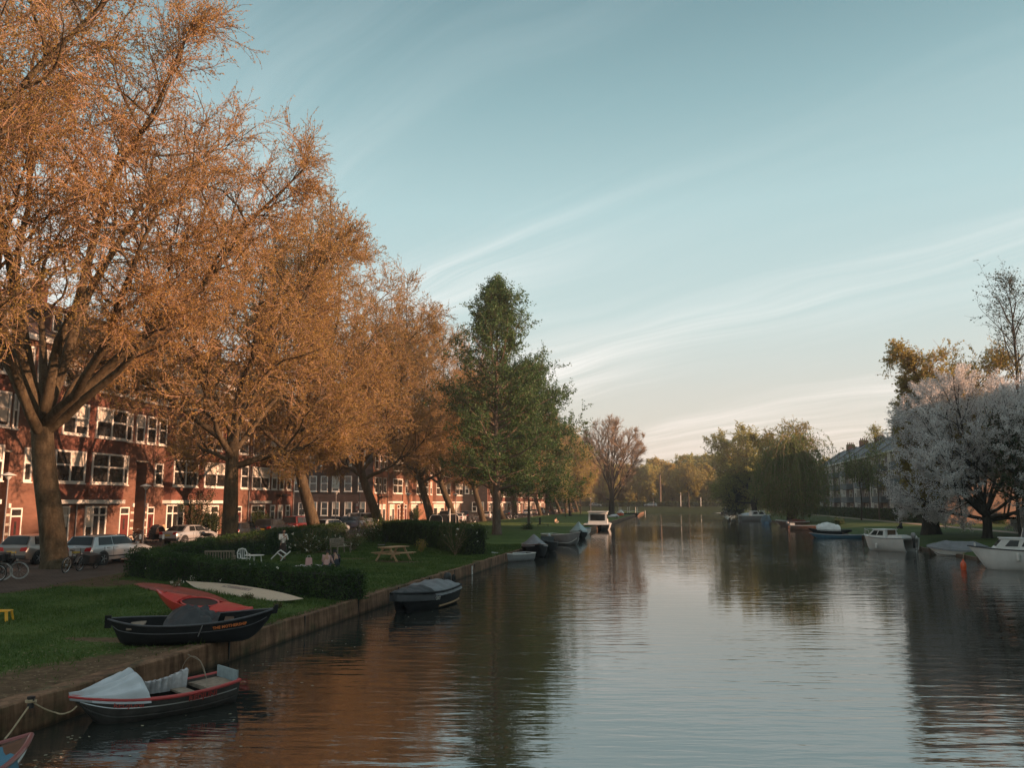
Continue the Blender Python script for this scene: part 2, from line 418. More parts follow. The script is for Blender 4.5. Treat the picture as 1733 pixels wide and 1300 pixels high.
edge = [(-22.6, -40), (-22.9, 27), (-23.8, 31), (-25.6, 45), (-27.6, 66), (-29.9, 95), (-31.0, 130), (-31.3, 292)]
vs = [(x, y, .504) for x, y in edge] + [(-33.2, y, .504) for x, y in edge]; k = len(edge)
sheet('path', vs, [(i, i+1, k+i+1, k+i) for i in range(k-1)], path_m)
sheet('road', [(-40.2, -40, .506), (-33.2, -40, .506), (-33.2, 300, .506), (-40.2, 300, .506)], [(0, 1, 2, 3)], road_m)
sheet('side_road', [(-90, 91, .508), (-40.2, 91, .508), (-40.2, 112, .508), (-90, 112, .508)], [(0, 1, 2, 3)], road_m)
pv_ = MB(); pv_.b2((-42.8, -30, .4), (-40.2, 90.6, .62)); pv_.b2((-42.8, 112.4, .4), (-40.2, 187, .62)); pv_.b2((-42.8, 190, .4), (-40.2, 292, .62))
pv_.b2((-66, 112.4, .4), (-42.8, 114.2, .62)); o = pv_.build('pavement', pave_m); o['kind'] = 'structure'
sheet('footpath', [(30.6, -40, .804), (32.4, -40, .804), (32.4, 290, .804), (30.6, 290, .804)], [(0, 1, 2, 3)],
      simple('path_gravel', (0.27, 0.19, 0.145), 0.9, var=0.2, space='pos', scale=3))
sheet('far_road', [(-400, 304, 2.104), (400, 304, 2.104), (400, 311, 2.104), (-400, 311, 2.104)], [(0, 1, 2, 3)], asph)
# --- quay wall
m, p, out = mat_new('quay_concrete')
v = POS(); n = NOISE(MAPV(v, (1, 0.35, 2.0)), 1.2, 5, 0.7); n2 = NOISE(MAPV(v, (3, 3, 0.7)), 3.0, 4, 0.6)
s = nt.nodes.new('ShaderNodeSeparateXYZ'); nt.links.new(v, s.inputs[0])
f = M('ADD', M('MULTIPLY', n, 0.55), M('MULTIPLY', n2, 0.45))
c = RAMP(f, [(0.34, (0.085, 0.045, 0.028)), (0.48, (0.20, 0.108, 0.062)), (0.62, (0.31, 0.175, 0.105)), (0.74, (0.40, 0.27, 0.18))])
wet = RAMP(M('ADD', s.outputs[2], M('MULTIPLY', n2, 0.06)), [(0.06, (0.35, 0.38, 0.33)), (0.13, (1, 1, 1))])
alg = NOISE(MAPV(v, (2, .8, 1)), 1.3, 4, .65); ak = M('MULTIPLY', RAMP(alg, [(.52, (0,)*3), (.66, (1,)*3)]), RAMP(s.outputs[2], [(0.0, (.9,)*3), (.22, (.55,)*3), (.38, (.15,)*3), (.5, (.8,)*3)]))
c = MIX(ak, c, (0.06, 0.065, 0.028)); st_ = NOISE(MAPV(v, (1, 1.6, .15)), 2.0, 4, .7); c = MIX(1.0, c, RAMP(st_, [(.38, (.5, .47, .45)), (.55, (1, 1, 1))]), 'MULTIPLY')
setp(p, col=MIX(1.0, c, wet, 'MULTIPLY'), rough=0.85, spec=0.25); BUMP(p, f, 0.5, 0.03)
quay_m = m
rng = random.Random(4)
t = thing('quay_wall', 'long low brown concrete quay wall along the left edge of the canal', 'quay wall', (0, 0, 0))
mb = MB(); rings = []
y = -40.0
while y <= 292:
    j = rng.uniform(-.012, .012); jz = rng.uniform(-.015, .015)
    rings.append([(QX-0.42+j, y, .3), (QX-0.42+j, y, .515+jz), (QX-0.03+j, y, .525+jz), (QX+j, y, .50+jz), (QX+.03+j, y, .12), (QX+.05+j, y, -.6), (QX-0.42, y, -.6)])
    y += 0.6 if y < 60 else 3.0
mb.loft(rings); mb.build('coping_wall', quay_m, t)
for yy in np.arange(-2, 62, 4.0):
    b = MB(); b.b2((QX+.005, yy-.012, .05), (QX+.042, yy+.012, .51)); b.build('joint_strip', metal_dk, t)
    if len(kids(t)) > 90: break
t = thing('bank_edge', 'low dark timber edging along the right bank of the canal', 'bank edging', (0, 0, 0))
b = MB(); b.b2((BX, -40, -.4), (BX+.3, 292, .16)); b.build('timber_board', wood_d, t)
for yy in np.arange(20, 240, 2.5):
    b = MB(); b.b2((BX-.14, yy-.07, -.4), (BX-.003, yy+.07, .24+.05*math.sin(yy*7))); b.build('pile', wood_d, t)
# ============================================================ BUILDINGS
FX = -42.8
def make_window(par, y0, y1, z0, z1, nl=1, xo=0.0, rng=random, split=0.45, sw=0.14, face='x', blindp=0.6, mat=None):
    """a white timber window: frame > pane, sill, blind; face 'x' looks to +X, 'y' looks to -Y, 'w' looks to -X"""
    def P(u, d, z):
        return (d, u, z) if face == 'x' else ((u, -d, z) if face == 'y' else (-d, u, z))
    def bx(b, u0, u1, d0, d1, za, zb): b.b2(P(u0, d0, za), P(u1, d1, zb))
    f = MB(); a = xo+0.004; c = xo+0.085
    bx(f, y0, y0+sw, a, c, z0, z1); bx(f, y1-sw, y1, a, c, z0, z1)
    bx(f, y0+sw, y1-sw, a, c, z1-sw, z1); bx(f, y0+sw, y1-sw, a, c, z0, z0+sw)
    lw = (y1-y0-2*sw)/nl; zt = z1-(z1-z0)*split
    for i in range(1, nl): bx(f, y0+sw+i*lw-sw*.55, y0+sw+i*lw+sw*.55, a, c-.004, z0+sw, z1-sw)
    if split > 0:
        for i in range(nl):
            l = y0+sw+i*lw+(sw*.55 if i else 0); r_ = y0+sw+(i+1)*lw-(sw*.55 if i < nl-1 else 0)
            bx(f, l, r_, a, c-.008, zt-sw*.45, zt+sw*.45)
    w = f.build('window', mat or white, par)
    g = MB(); bx(g, y0+sw*.5, y1-sw*.5, xo-.02, xo+.03, z0+sw*.5, z1-sw*.5); g.build('pane', glass, w, fix=True)
    s = MB(); bx(s, y0-.05, y1+.05, a, c+.07, z0-.09, z0-.002); s.build('sill', mat or white, w)
    bl = MB()
    for i in range(nl):
        if rng.random() < blindp:
            l = y0+sw+i*lw+.05; r_ = y0+sw+(i+1)*lw-.05; zb = zt+.02 if rng.random() < .75 else z0+(z1-z0)*rng.uniform(.15, .5)
            bx(bl, l, r_, xo+.032, xo+.04, max(zb, z0+sw+.01), z1-sw-.01)
    if bl.v: bl.build('blind', blind, w)
    return w
def make_door(par, y0, y1, z0, z1, mat, rng):
    f = MB(); a, c = .004, .08; sw = .1; zt = z1-.55
    f.b2((a, y0, z0), (c, y0+sw, z1)); f.b2((a, y1-sw, z0), (c, y1, z1)); f.b2((a, y0+sw, z1-sw), (c, y1-sw, z1)); f.b2((a, y0+sw, zt-.05), (c, y1-sw, zt+.05))
    d = f.build('door_frame', white, par)
    b = MB(); b.b2((-.02, y0+sw*.5, z0), (.04, y1-sw*.5, zt-.02)); b.build('door', mat, d)
    b = MB(); b.b2((-.02, y0+sw*.5, zt+.02), (.03, y1-sw*.5, z1-.05)); b.build('fanlight', glass, d)
    b = MB(); ym = (y0+y1)/2; b.b2((.041, ym-.09, z0+.9), (.05, ym+.09, zt-.35)); b.build('door_glazing', glass, d)
def house(name, label, px0, px1, floors, ground, slot=None, bays=(), mats=(brick, brick_dk), seed=0, depth=11.0, eave=14.5, dormers=1, chim=True, roofm=None, y0=None, y1=None, group='brick houses of the canal terrace', pipe=True, seps=()):
    """one house of the terrace; pixel columns are measured on the facade plane and turned into metres along the street"""
    rng = random.Random(seed)
    Y = lambda px: atX(px, 800, FX).y
    ya = Y(px0) if y0 is None else y0; yb = Y(px1) if y1 is None else y1
    t = thing(name, label, 'house', (FX, ya, .5), 0, group)
    L = (lambda px: Y(px)-ya) if y0 is None else (lambda fr: fr*(yb-ya))
    W_ = yb-ya-.02
    ST = 3.45; z1s = 4.5
    b = MB()
    if slot:
        s0, s1 = L(slot[0]), L(slot[1]); sz = z1s+1.9
        b.b2((-depth, 0, 0), (0, s0, eave)); b.b2((-depth, s1, 0), (0, W_, eave)); b.b2((-depth, s0, sz), (0, s1, eave))
        b.b2((-depth, s0, 0), (-1.6, s1, sz))
    else: b.b2((-depth, 0, 0), (0, W_, eave))
    wl = b.build('wall', mats[0], t, fix=False)
    if slot:
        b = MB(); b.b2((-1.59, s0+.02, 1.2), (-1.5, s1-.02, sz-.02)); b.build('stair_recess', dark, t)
        b = MB(); b.b2((.003, s0-.12, sz), (.06, s1+.12, sz+.1)); b.build('slot_lintel', stonew, t)
        st = MB()
        for k in range(6): st.b2((-1.6+k*.26, s0+.02, 0), (-1.34+k*.26, s1-.02, 1.15-k*.19))
        st.build('steps', stonew, t)
        for s_, nm in ((s0-.45, 0), (s1+.05, 1)):
            for k in range(4):
                b = MB(); b.b2((.003, s_, .35+k*.62), (.03, s_+.4, .52+k*.62)); b.build('stone_band', stonew, t)
            l = MB(); l.b2((.004, s_+.1, 2.75), (.13, s_+.3, 3.05)); l.build('wall_lamp', lamp_white, t)
    BD = 0.5
    for (p0, p1) in bays:
        a, c = L(p0)-.12, L(p1)+.12; b = MB()
        ztop = eave-.5
        poly = [(0, a-.28), (BD, a), (BD, c), (0, c+.28)]
        b.prism(poly, 3.32, ztop, 'z'); b.build('bay', mats[1], t)
        k = MB(); k.prism([(0.002, a-.42), (BD+.14, a-.1), (BD+.14, c+.1), (0.002, c+.42)], 3.02, 3.3, 'z'); k.build('canopy', white, t)
        k = MB(); k.prism([(0.002, a-.36), (BD+.1, a-.06), (BD+.1, c+.06), (0.002, c+.36)], ztop+.002, ztop+.16, 'z'); k.build('bay_roof', white, t)
    def inbay(p0, p1):
        m_ = (L(p0)+L(p1))/2
        return any(L(q0)-.3 < m_ < L(q1)+.3 for q0, q1 in bays)
    for fi, wins in enumerate(floors):
        for wd in wins:
            p0, p1, nl = wd[:3]; zb = z1s+fi*ST; h_ = wd[3] if len(wd) > 3 else 2.3
            make_window(t, L(p0), L(p1), zb, zb+h_, nl, BD if inbay(p0, p1) else 0.0, rng)
    for g in ground:
        kd, p0, p1 = g[:3]
        if kd == 'w': make_window(t, L(p0), L(p1), .75, 2.95, g[3], 0, rng, split=.35)
        elif kd == 'f': make_window(t, L(p0), L(p1), .12, 2.85, g[3], 0, rng, split=.25)
        elif kd == 'd': make_door(t, L(p0), L(p1), .1, 2.75, doorred if g[3] == 'r' else doorgreen, rng)
        elif kd == 'c':
            k = MB(); k.b2((.002, L(p0), 3.02), (.4, L(p1), 3.28)); k.build('canopy', white, t)
        elif kd == 'b':       # small balcony on the floor above
            k = MB(); a, c = L(p0), L(p1)
            k.b2((.003, a, 3.85), (.75, c, 3.98))
            for q in np.linspace(a+.04, c-.04, 9): k.b2((.7, q-.012, 3.98), (.725, q+.012, 4.9))
            k.b2((.69, a, 4.9), (.74, c, 4.95)); k.build('balcony', metal_dk, t)
    k = MB(); k.b2((.003, 0, eave-.35), (.32, W_, eave+.02)); k.build('cornice', white, t)
    # steep front roof slope with a flat crown
    rm = roofm or rooft
    rp = MB(); e = eave+.02
    rp.prism([(.25, e), (-3.4, e+3.6), (-depth+3.0, e+3.6), (-depth, e)], 0, W_, 'y'); rf = rp.build('roof', rm, t)
    for i in range(dormers):
        yc = W_*(i+.5)/dormers
        dm = MB(); dm.b2((-3.2, yc-1.1, e+.5), (-.35, yc+1.1, e+2.3)); dm.b2((-3.2, yc-1.25, e+2.3), (-.15, yc+1.25, e+2.48))
        d_ = dm.build('dormer', mats[0] if seed % 2 else cream, rf)
        wv = MB(); wv.b2((-.347, yc-.95, e+.65), (-.28, yc-.85, e+2.2)); wv.b2((-.347, yc+.85, e+.65), (-.28, yc+.95, e+2.2)); wv.b2((-.347, yc-.85, e+2.1), (-.28, yc+.85, e+2.2)); wv.b2((-.347, yc-.85, e+.65), (-.28, yc+.85, e+.75)); wv.b2((-.347, yc-.06, e+.75), (-.28, yc+.06, e+2.1))
        wv.build('dormer_frame', white, rf)
        wv = MB(); wv.b2((-.348, yc-.85, e+.75), (-.32, yc+.85, e+2.1)); wv.build('dormer_pane', glass, rf)
    if chim:
        c_ = MB(); c_.b2((-4.6, W_-.9, e+3), (-3.8, W_-.1, e+5.0)); c_.b2((-4.7, W_-1.0, e+5.0), (-3.7, W_, e+5.15))
        for q in (-.75, -.35): c_.lathe([(.12, 0), (.1, .5)], 8, (-4.2, W_+q+.05, e+5.15))
        c_.build('chimney', mats[1], rf)
    if pipe:
        pp = MB(); pp.tube([(.09, W_-.12, .1), (.09, W_-.12, eave-.3)], .055, 8); pp.build('drainpipe', zinc, t)
    return t
FL = [(144, 200, 2), (203, 216, 1), (261, 275, 1, 1.9), (284, 326, 2)]
FL2 = [(146, 200, 2), (203, 219, 1), (225, 240, 1), (244, 260, 1), (264, 278, 1), (286, 327, 2)]
house('terrace_house', 'red brick house at the left edge of the terrace, behind the thickest plane trunk', -60, 135,
      [[(-50, -8, 2), (38, 52, 1), (80, 133, 2)], [(-50, -4, 2), (12, 22, 1), (45, 66, 1), (88, 133, 2)], [(-50, 8, 2), (30, 42, 1), (49, 70, 1), (86, 133, 2)]],
      [('f', -45, -12, 2), ('d', 22, 42, 'r'), ('f', 104, 122, 1), ('d', -4-6, -2, 'r')], slot=(-1, 14), bays=[(84, 133), (-50, -12)], seed=1, dormers=2)
house('terrace_house', 'red brick house with a dark stair slot between two bays, behind the silver estate car', 135, 333,
      [FL, FL2, FL2], [('f', 148, 184, 3), ('d', 206, 222, 'r'), ('d', 252, 264, 'r'), ('w', 284, 314, 3)], slot=(231, 248), bays=[(144, 200), (284, 326)], seed=2, dormers=2)
house('terrace_house', 'red brick house with ivy at its foot, right behind the upright plane trunk', 333, 423,
      [[(337, 378, 2), (407, 420, 1)], [(337, 365, 2), (382, 396, 1), (402, 418, 1)], [(337, 375, 2), (384, 396, 1), (402, 418, 1)]],
      [('f', 345, 372, 2), ('d', 402, 411, 'r')], slot=(386, 398), bays=[(337, 376)], seed=3, dormers=1)
house('terrace_house', 'plum brick corner house with a small dark balcony and three tall french windows', 423, 498,
      [[(426, 456, 2), (460, 469, 1), (473, 481, 1), (485, 493, 1)], [(426, 446, 2), (456, 465, 1), (470, 480, 1), (485, 493, 1)], [(426, 446, 2), (456, 465, 1), (470, 480, 1), (485, 493, 1)]],
      [('f', 427, 450, 2), ('c', 424, 456), ('f', 459, 467, 1), ('f', 472, 480, 1), ('f', 485, 492, 1), ('b', 470, 484)], mats=(brick_dk, brick_dk), seed=4, dormers=1)
# --- corner house across the side street: its long plain end wall looks towards the bridge
CY = 114.3
t = house('terrace_house', 'orange brick corner house with a long dark end wall facing the side street', 632, 657,
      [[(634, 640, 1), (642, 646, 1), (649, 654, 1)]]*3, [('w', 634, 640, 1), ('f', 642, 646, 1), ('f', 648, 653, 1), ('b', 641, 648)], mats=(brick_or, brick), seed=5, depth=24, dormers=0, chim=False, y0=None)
EYO = t.location.y
rg = random.Random(12)
def endwall(t, wlist, depth, Yw):
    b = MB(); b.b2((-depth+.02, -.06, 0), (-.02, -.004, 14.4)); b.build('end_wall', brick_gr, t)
    for (p0, p1, pz0, pz1, nl) in wlist:
        a = atY(p0, pz1, Yw); c = atY(p1, pz0, Yw)
        w = make_window(t, a.x-FX, c.x-FX, a.z-.5, c.z-.5, nl, .06, rg, face='y', split=.48, sw=.1)
ew = []
for (a, b) in ((524, 537), (543, 555.5), (562, 575), (583, 596), (606, 619)):
    for (y0_, y1_) in ((850, 873), (806, 832), (763, 789), (722, 747)):
        ew.append((a, b, y0_, y1_, 1))
ew += [(498, 512, 806, 832, 1), (505, 517, 851, 873, 2)]
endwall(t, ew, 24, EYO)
house('terrace_house', 'sunlit orange brick house with white bays, behind the two leaning trunks', 657, 724,
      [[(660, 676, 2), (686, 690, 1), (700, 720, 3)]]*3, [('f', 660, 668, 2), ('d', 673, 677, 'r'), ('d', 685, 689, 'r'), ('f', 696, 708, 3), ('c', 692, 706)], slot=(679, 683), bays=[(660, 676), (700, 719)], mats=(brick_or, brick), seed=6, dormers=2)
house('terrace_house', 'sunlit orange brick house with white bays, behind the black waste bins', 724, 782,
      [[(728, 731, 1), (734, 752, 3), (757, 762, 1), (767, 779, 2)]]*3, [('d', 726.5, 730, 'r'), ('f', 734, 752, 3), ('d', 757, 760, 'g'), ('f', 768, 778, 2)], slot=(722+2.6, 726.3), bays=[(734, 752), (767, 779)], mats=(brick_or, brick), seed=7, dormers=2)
# --- third block, far along the street
y = atX(825, 800, FX).y
GEN = [(.05, .33, 2), (.38, .45, 1), (.60, .67, 1), (.70, .95, 2)]
NAMES = ['red brick house end-on beyond the green tree, its dark end wall showing', 'red brick house second beyond the green tree', 'red brick house third beyond the green tree', 'red brick house fourth beyond the green tree', 'red brick house at the far end of the street']
for i in range(5):
    t = house('terrace_house', NAMES[i], 0, 0, [GEN]*3, [('f', .06, .28, 3), ('d', .42, .47, 'r'), ('d', .60, .65, 'g'), ('f', .74, .95, 3)], slot=(.5, .56), bays=[(.05, .33), (.70, .95)], mats=(brick, brick_dk), seed=20+i, dormers=2, y0=y+i*19.0, y1=y+(i+1)*19.0, depth=22 if i == 0 else 11)
    if i == 0:
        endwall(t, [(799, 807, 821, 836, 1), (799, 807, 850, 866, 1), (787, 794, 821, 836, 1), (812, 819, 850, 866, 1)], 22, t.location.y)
# --- apartment block on the right bank
AX = 36.0; MODL = 14.0; NM = 7; AY0 = 221-NM*MODL
t = thing('apartment_block', 'long grey four storey apartment block with balconies and slate roof on the right bank', 'apartment block', (AX, AY0, .8))
Lb = NM*MODL; AE = 11.2
conc = simple('balcony_concrete', (0.13, 0.15, 0.16), 0.7, var=0.15)
salmon = simple('gable_render', (0.62, 0.33, 0.21), 0.8, var=0.1, scale=1.5)
b = MB(); b.b2((0, 0, 0), (11, Lb, AE)); b.build('wall', brick_pale, t)
b = MB(); b.b2((.3, -.08, 0), (10.7, -.004, AE-.2)); b.b2((.3, -.07, AE-.2), (10.7, -.004, AE+.0)); b.build('gable_wall', salmon, t)
b = MB(); b.b2((-.35, -.2, AE), (11.35, Lb+.2, AE+.22)); b.build('gutter', white, t)
b = MB(); b.prism([(-.3, AE+.22), (5.5, AE+4.2), (11.3, AE+.22)], -.15, Lb+.15, 'y'); rf = b.build('roof', slate, t)
rg = random.Random(3)
for mi in range(NM):
    yb = mi*MODL
    c_ = MB(); c_.b2((4.6, yb+.2, AE+3), (6.4, yb+1.2, AE+5.2))
    for q in range(4): c_.lathe([(.13, 0), (.11, .5)], 8, (4.9+q*.4, yb+.7, AE+5.2))
    c_.build('chimney', brick_gr, rf)
    c_ = MB(); c_.bar((.05, yb+7, AE+.6), (5.3, yb+7, AE+4.2), .3, .25); c_.build('roof_ridge_strip', zinc, rf)
    for fl in range(4):
        zb = .9+fl*2.75
        make_window(t, yb+12.2, yb+13.5, zb-.2, zb+2.0, 1, 0, rg, face='w', split=.4, sw=.13)
        make_window(t, yb+8.6, yb+11.2, zb, zb+1.7, 3, 0, rg, face='w', split=0, sw=.1)
        make_window(t, yb+2.0, yb+4.6, zb-.6, zb+1.7, 2, 0, rg, face='w', split=.3, sw=.1)
        if fl:
            k = MB(); a, c = yb+1.2, yb+7.8; z = zb-.75
            k.b2((-1.25, a, z-.12), (-.003, c, z)); k.b2((-1.25, a, z), (-1.17, c, z+.95)); k.b2((-1.17, a, z), (-.003, a+.07, z+.95)); k.b2((-1.17, c-.07, z), (-.003, c, z+.95))
            k.build('balcony', conc, t)
    k = MB(); k.b2((-.1, yb+11.9, .1), (-.003, yb+12.1, AE-.1)); k.b2((-.1, yb+13.6, .1), (-.003, yb+13.8, AE-.1)); k.build('stair_strip', white, t)
# second block nearer the bridge, added out of view to shade the canal
t = thing('apartment_block', 'unseen grey apartment block added nearest the bridge to shade the canal', 'apartment block', (48, -34, .8))
Lb = 138; AE = 13.9; b = MB(); b.b2((0, 0, 0), (11, Lb, AE)); b.build('wall', brick_pale, t)
b = MB(); b.prism([(-.3, AE), (5.5, AE+4.2), (11.3, AE)], -.15, Lb+.15, 'y'); b.build('roof', slate, t)
for i in range(11):
    for fl in range(5):
        make_window(t, 4+i*12.2, 6.4+i*12.2, 1.0+fl*2.75, 2.7+fl*2.75, 2, 0, rg, face='w', split=0, sw=.1)
# ============================================================ TREES
def nrm(v): return v/np.maximum(np.linalg.norm(v, axis=-1, keepdims=True), 1e-9)
def grow(p0, d0, ln, r0, r1, K, wob, up, g, bend=None):
    B = len(p0); P = np.zeros((B, K+1, 3)); D = np.zeros((B, K+1, 3)); P[:, 0] = p0; d = nrm(d0).copy(); D[:, 0] = d
    upv = np.zeros((B, 3)); upv[:, 2] = 1
    upk = up if np.ndim(up) else np.full(B, up)
    for k in range(K):
        d = nrm(d + g.normal(0, wob, (B, 3)) + upv*upk[:, None]); 
        P[:, k+1] = P[:, k] + d*(ln/K)[:, None]; D[:, k+1] = d
    t = np.linspace(0, 1, K+1)[None]
    return P, D, r0[:, None]*(1-t) + r1[:, None]*t
def spawn(P, D, Rr, n, t0, t1, ang, sd, g, rmul=0.6):
    B, K1, _ = P.shape
    t = t0 + (t1-t0)*((np.arange(n)[None] + g.random((B, n)))/n)
    x = t*(K1-1); i = np.minimum(x.astype(int), K1-2); f = (x-i)[..., None]
    bi = np.arange(B)[:, None]
    p = P[bi, i]*(1-f) + P[bi, i+1]*f; d = nrm(D[bi, i+1]); r = Rr[bi, i]*(1-f[..., 0]) + Rr[bi, i+1]*f[..., 0]
    az = g.random((B, 1))*6.28 + np.arange(n)[None]*2.4 + g.normal(0, .4, (B, n))
    ref = np.where(np.abs(d[..., 2:3]) < .9, np.array([0, 0, 1.]), np.array([1., 0, 0]))
    u = nrm(np.cross(d, ref)); w = np.cross(d, u)
    a = np.clip(g.normal(ang, sd, (B, n)), .15, 1.9)[..., None]
    nd = d*np.cos(a) + (u*np.cos(az)[..., None] + w*np.sin(az)[..., None])*np.sin(a)
    return p.reshape(-1, 3), nd.reshape(-1, 3), t.ravel(), (r*rmul).ravel()
def ell(p, d, c, r):
    q = (p-c)/r; e = d/r
    a = (e*e).sum(-1); b = (q*e).sum(-1); c_ = (q*q).sum(-1)-1
    return np.maximum((-b + np.sqrt(np.maximum(b*b-a*c_, 0)))/a, 0.0)
def tubes(P, Rr, n):
    B, K, _ = P.shape
    T = nrm(np.gradient(P, axis=1)); m_ = nrm(P[:, -1]-P[:, 0])
    ref = np.where(np.abs(m_[:, 2:3]) < .8, np.array([0, 0, 1.]), np.array([1., .2, 0]))[:, None]
    u = nrm(np.cross(T, ref)); w = np.cross(T, u)
    a = np.arange(n)*2*pi/n
    V = P[:, :, None] + Rr[:, :, None, None]*(u[:, :, None]*np.cos(a)[None, None, :, None] + w[:, :, None]*np.sin(a)[None, None, :, None])
    idx = np.arange(B*K*n).reshape(B, K, n)
    Q = np.stack([idx[:, :-1], np.roll(idx, -1, 2)[:, :-1], np.roll(idx, -1, 2)[:, 1:], idx[:, 1:]], -1).reshape(-1, 4)
    return V.reshape(-1, 3), Q
def leaves(c, ln, wd, g, axis=None, flat=0.0):
    n = len(c)
    a = nrm(g.normal(0, 1, (n, 3)) if axis is None else axis + g.normal(0, .5, (n, 3)))
    b = nrm(np.cross(a, g.normal(0, 1, (n, 3)) + np.array([0, 0, flat])))
    l = (ln*g.uniform(.6, 1.3, n))[:, None]; w = (wd*g.uniform(.6, 1.3, n))[:, None]
    V = np.stack([c-a*l*.5, c+b*w*.5, c+a*l*.5, c-b*w*.5], 1).reshape(-1, 3)
    return V, np.arange(4*n).reshape(-1, 4)
def cat(parts):
    Vs, Qs = [], []; k = 0
    for V, Q in parts:
        Vs.append(V); Qs.append(Q+k); k += len(V)
    return np.concatenate(Vs), np.concatenate(Qs)
bark_pl = barkmat('bark_plane', [(0.035, 0.025, 0.015), (0.075, 0.055, 0.032), (0.13, 0.10, 0.062)])
bark_dk = barkmat('bark_dark', [(0.02, 0.016, 0.013), (0.045, 0.036, 0.028), (0.075, 0.06, 0.045)])
bark_pk = barkmat('bark_poplar', [(0.08, 0.06, 0.045), (0.15, 0.11, 0.085), (0.22, 0.17, 0.13)])
twig_pl = simple('twig_plane', (0.285, 0.178, 0.115), 0.85, var=0.3, scale=.8)
twig_rd = simple('twig_red', (0.25, 0.175, 0.13), 0.85, var=0.25, scale=.8)
twig_dk = simple('twig_dark', (0.05, 0.038, 0.028), 0.85, var=0.3)
lf_plane = leafmat('leaf_plane', [(0.245, 0.165, 0.05), (0.385, 0.25, 0.07), (0.50, 0.325, 0.11)], .47)
lf_green = leafmat('leaf_green', [(0.036, 0.085, 0.026), (0.06, 0.125, 0.038), (0.10, 0.165, 0.055)], .35)
lf_olive = leafmat('leaf_olive', [(0.25, 0.25, 0.07), (0.36, 0.34, 0.095), (0.45, 0.40, 0.13)], .5, .25)
lf_gold = leafmat('leaf_gold', [(0.27, 0.215, 0.05), (0.37, 0.295, 0.07), (0.45, 0.36, 0.105)], .5, .25)
lf_willow = leafmat('leaf_willow', [(0.08, 0.12, 0.034), (0.135, 0.18, 0.05), (0.22, 0.245, 0.075)], .35, .4)
lf_dark = leafmat('leaf_dark', [(0.015, 0.03, 0.010), (0.028, 0.05, 0.016), (0.045, 0.07, 0.02)], .25)
blossom = leafmat('blossom_white', [(0.56, 0.535, 0.525), (0.68, 0.655, 0.64), (0.80, 0.78, 0.76)], .35)
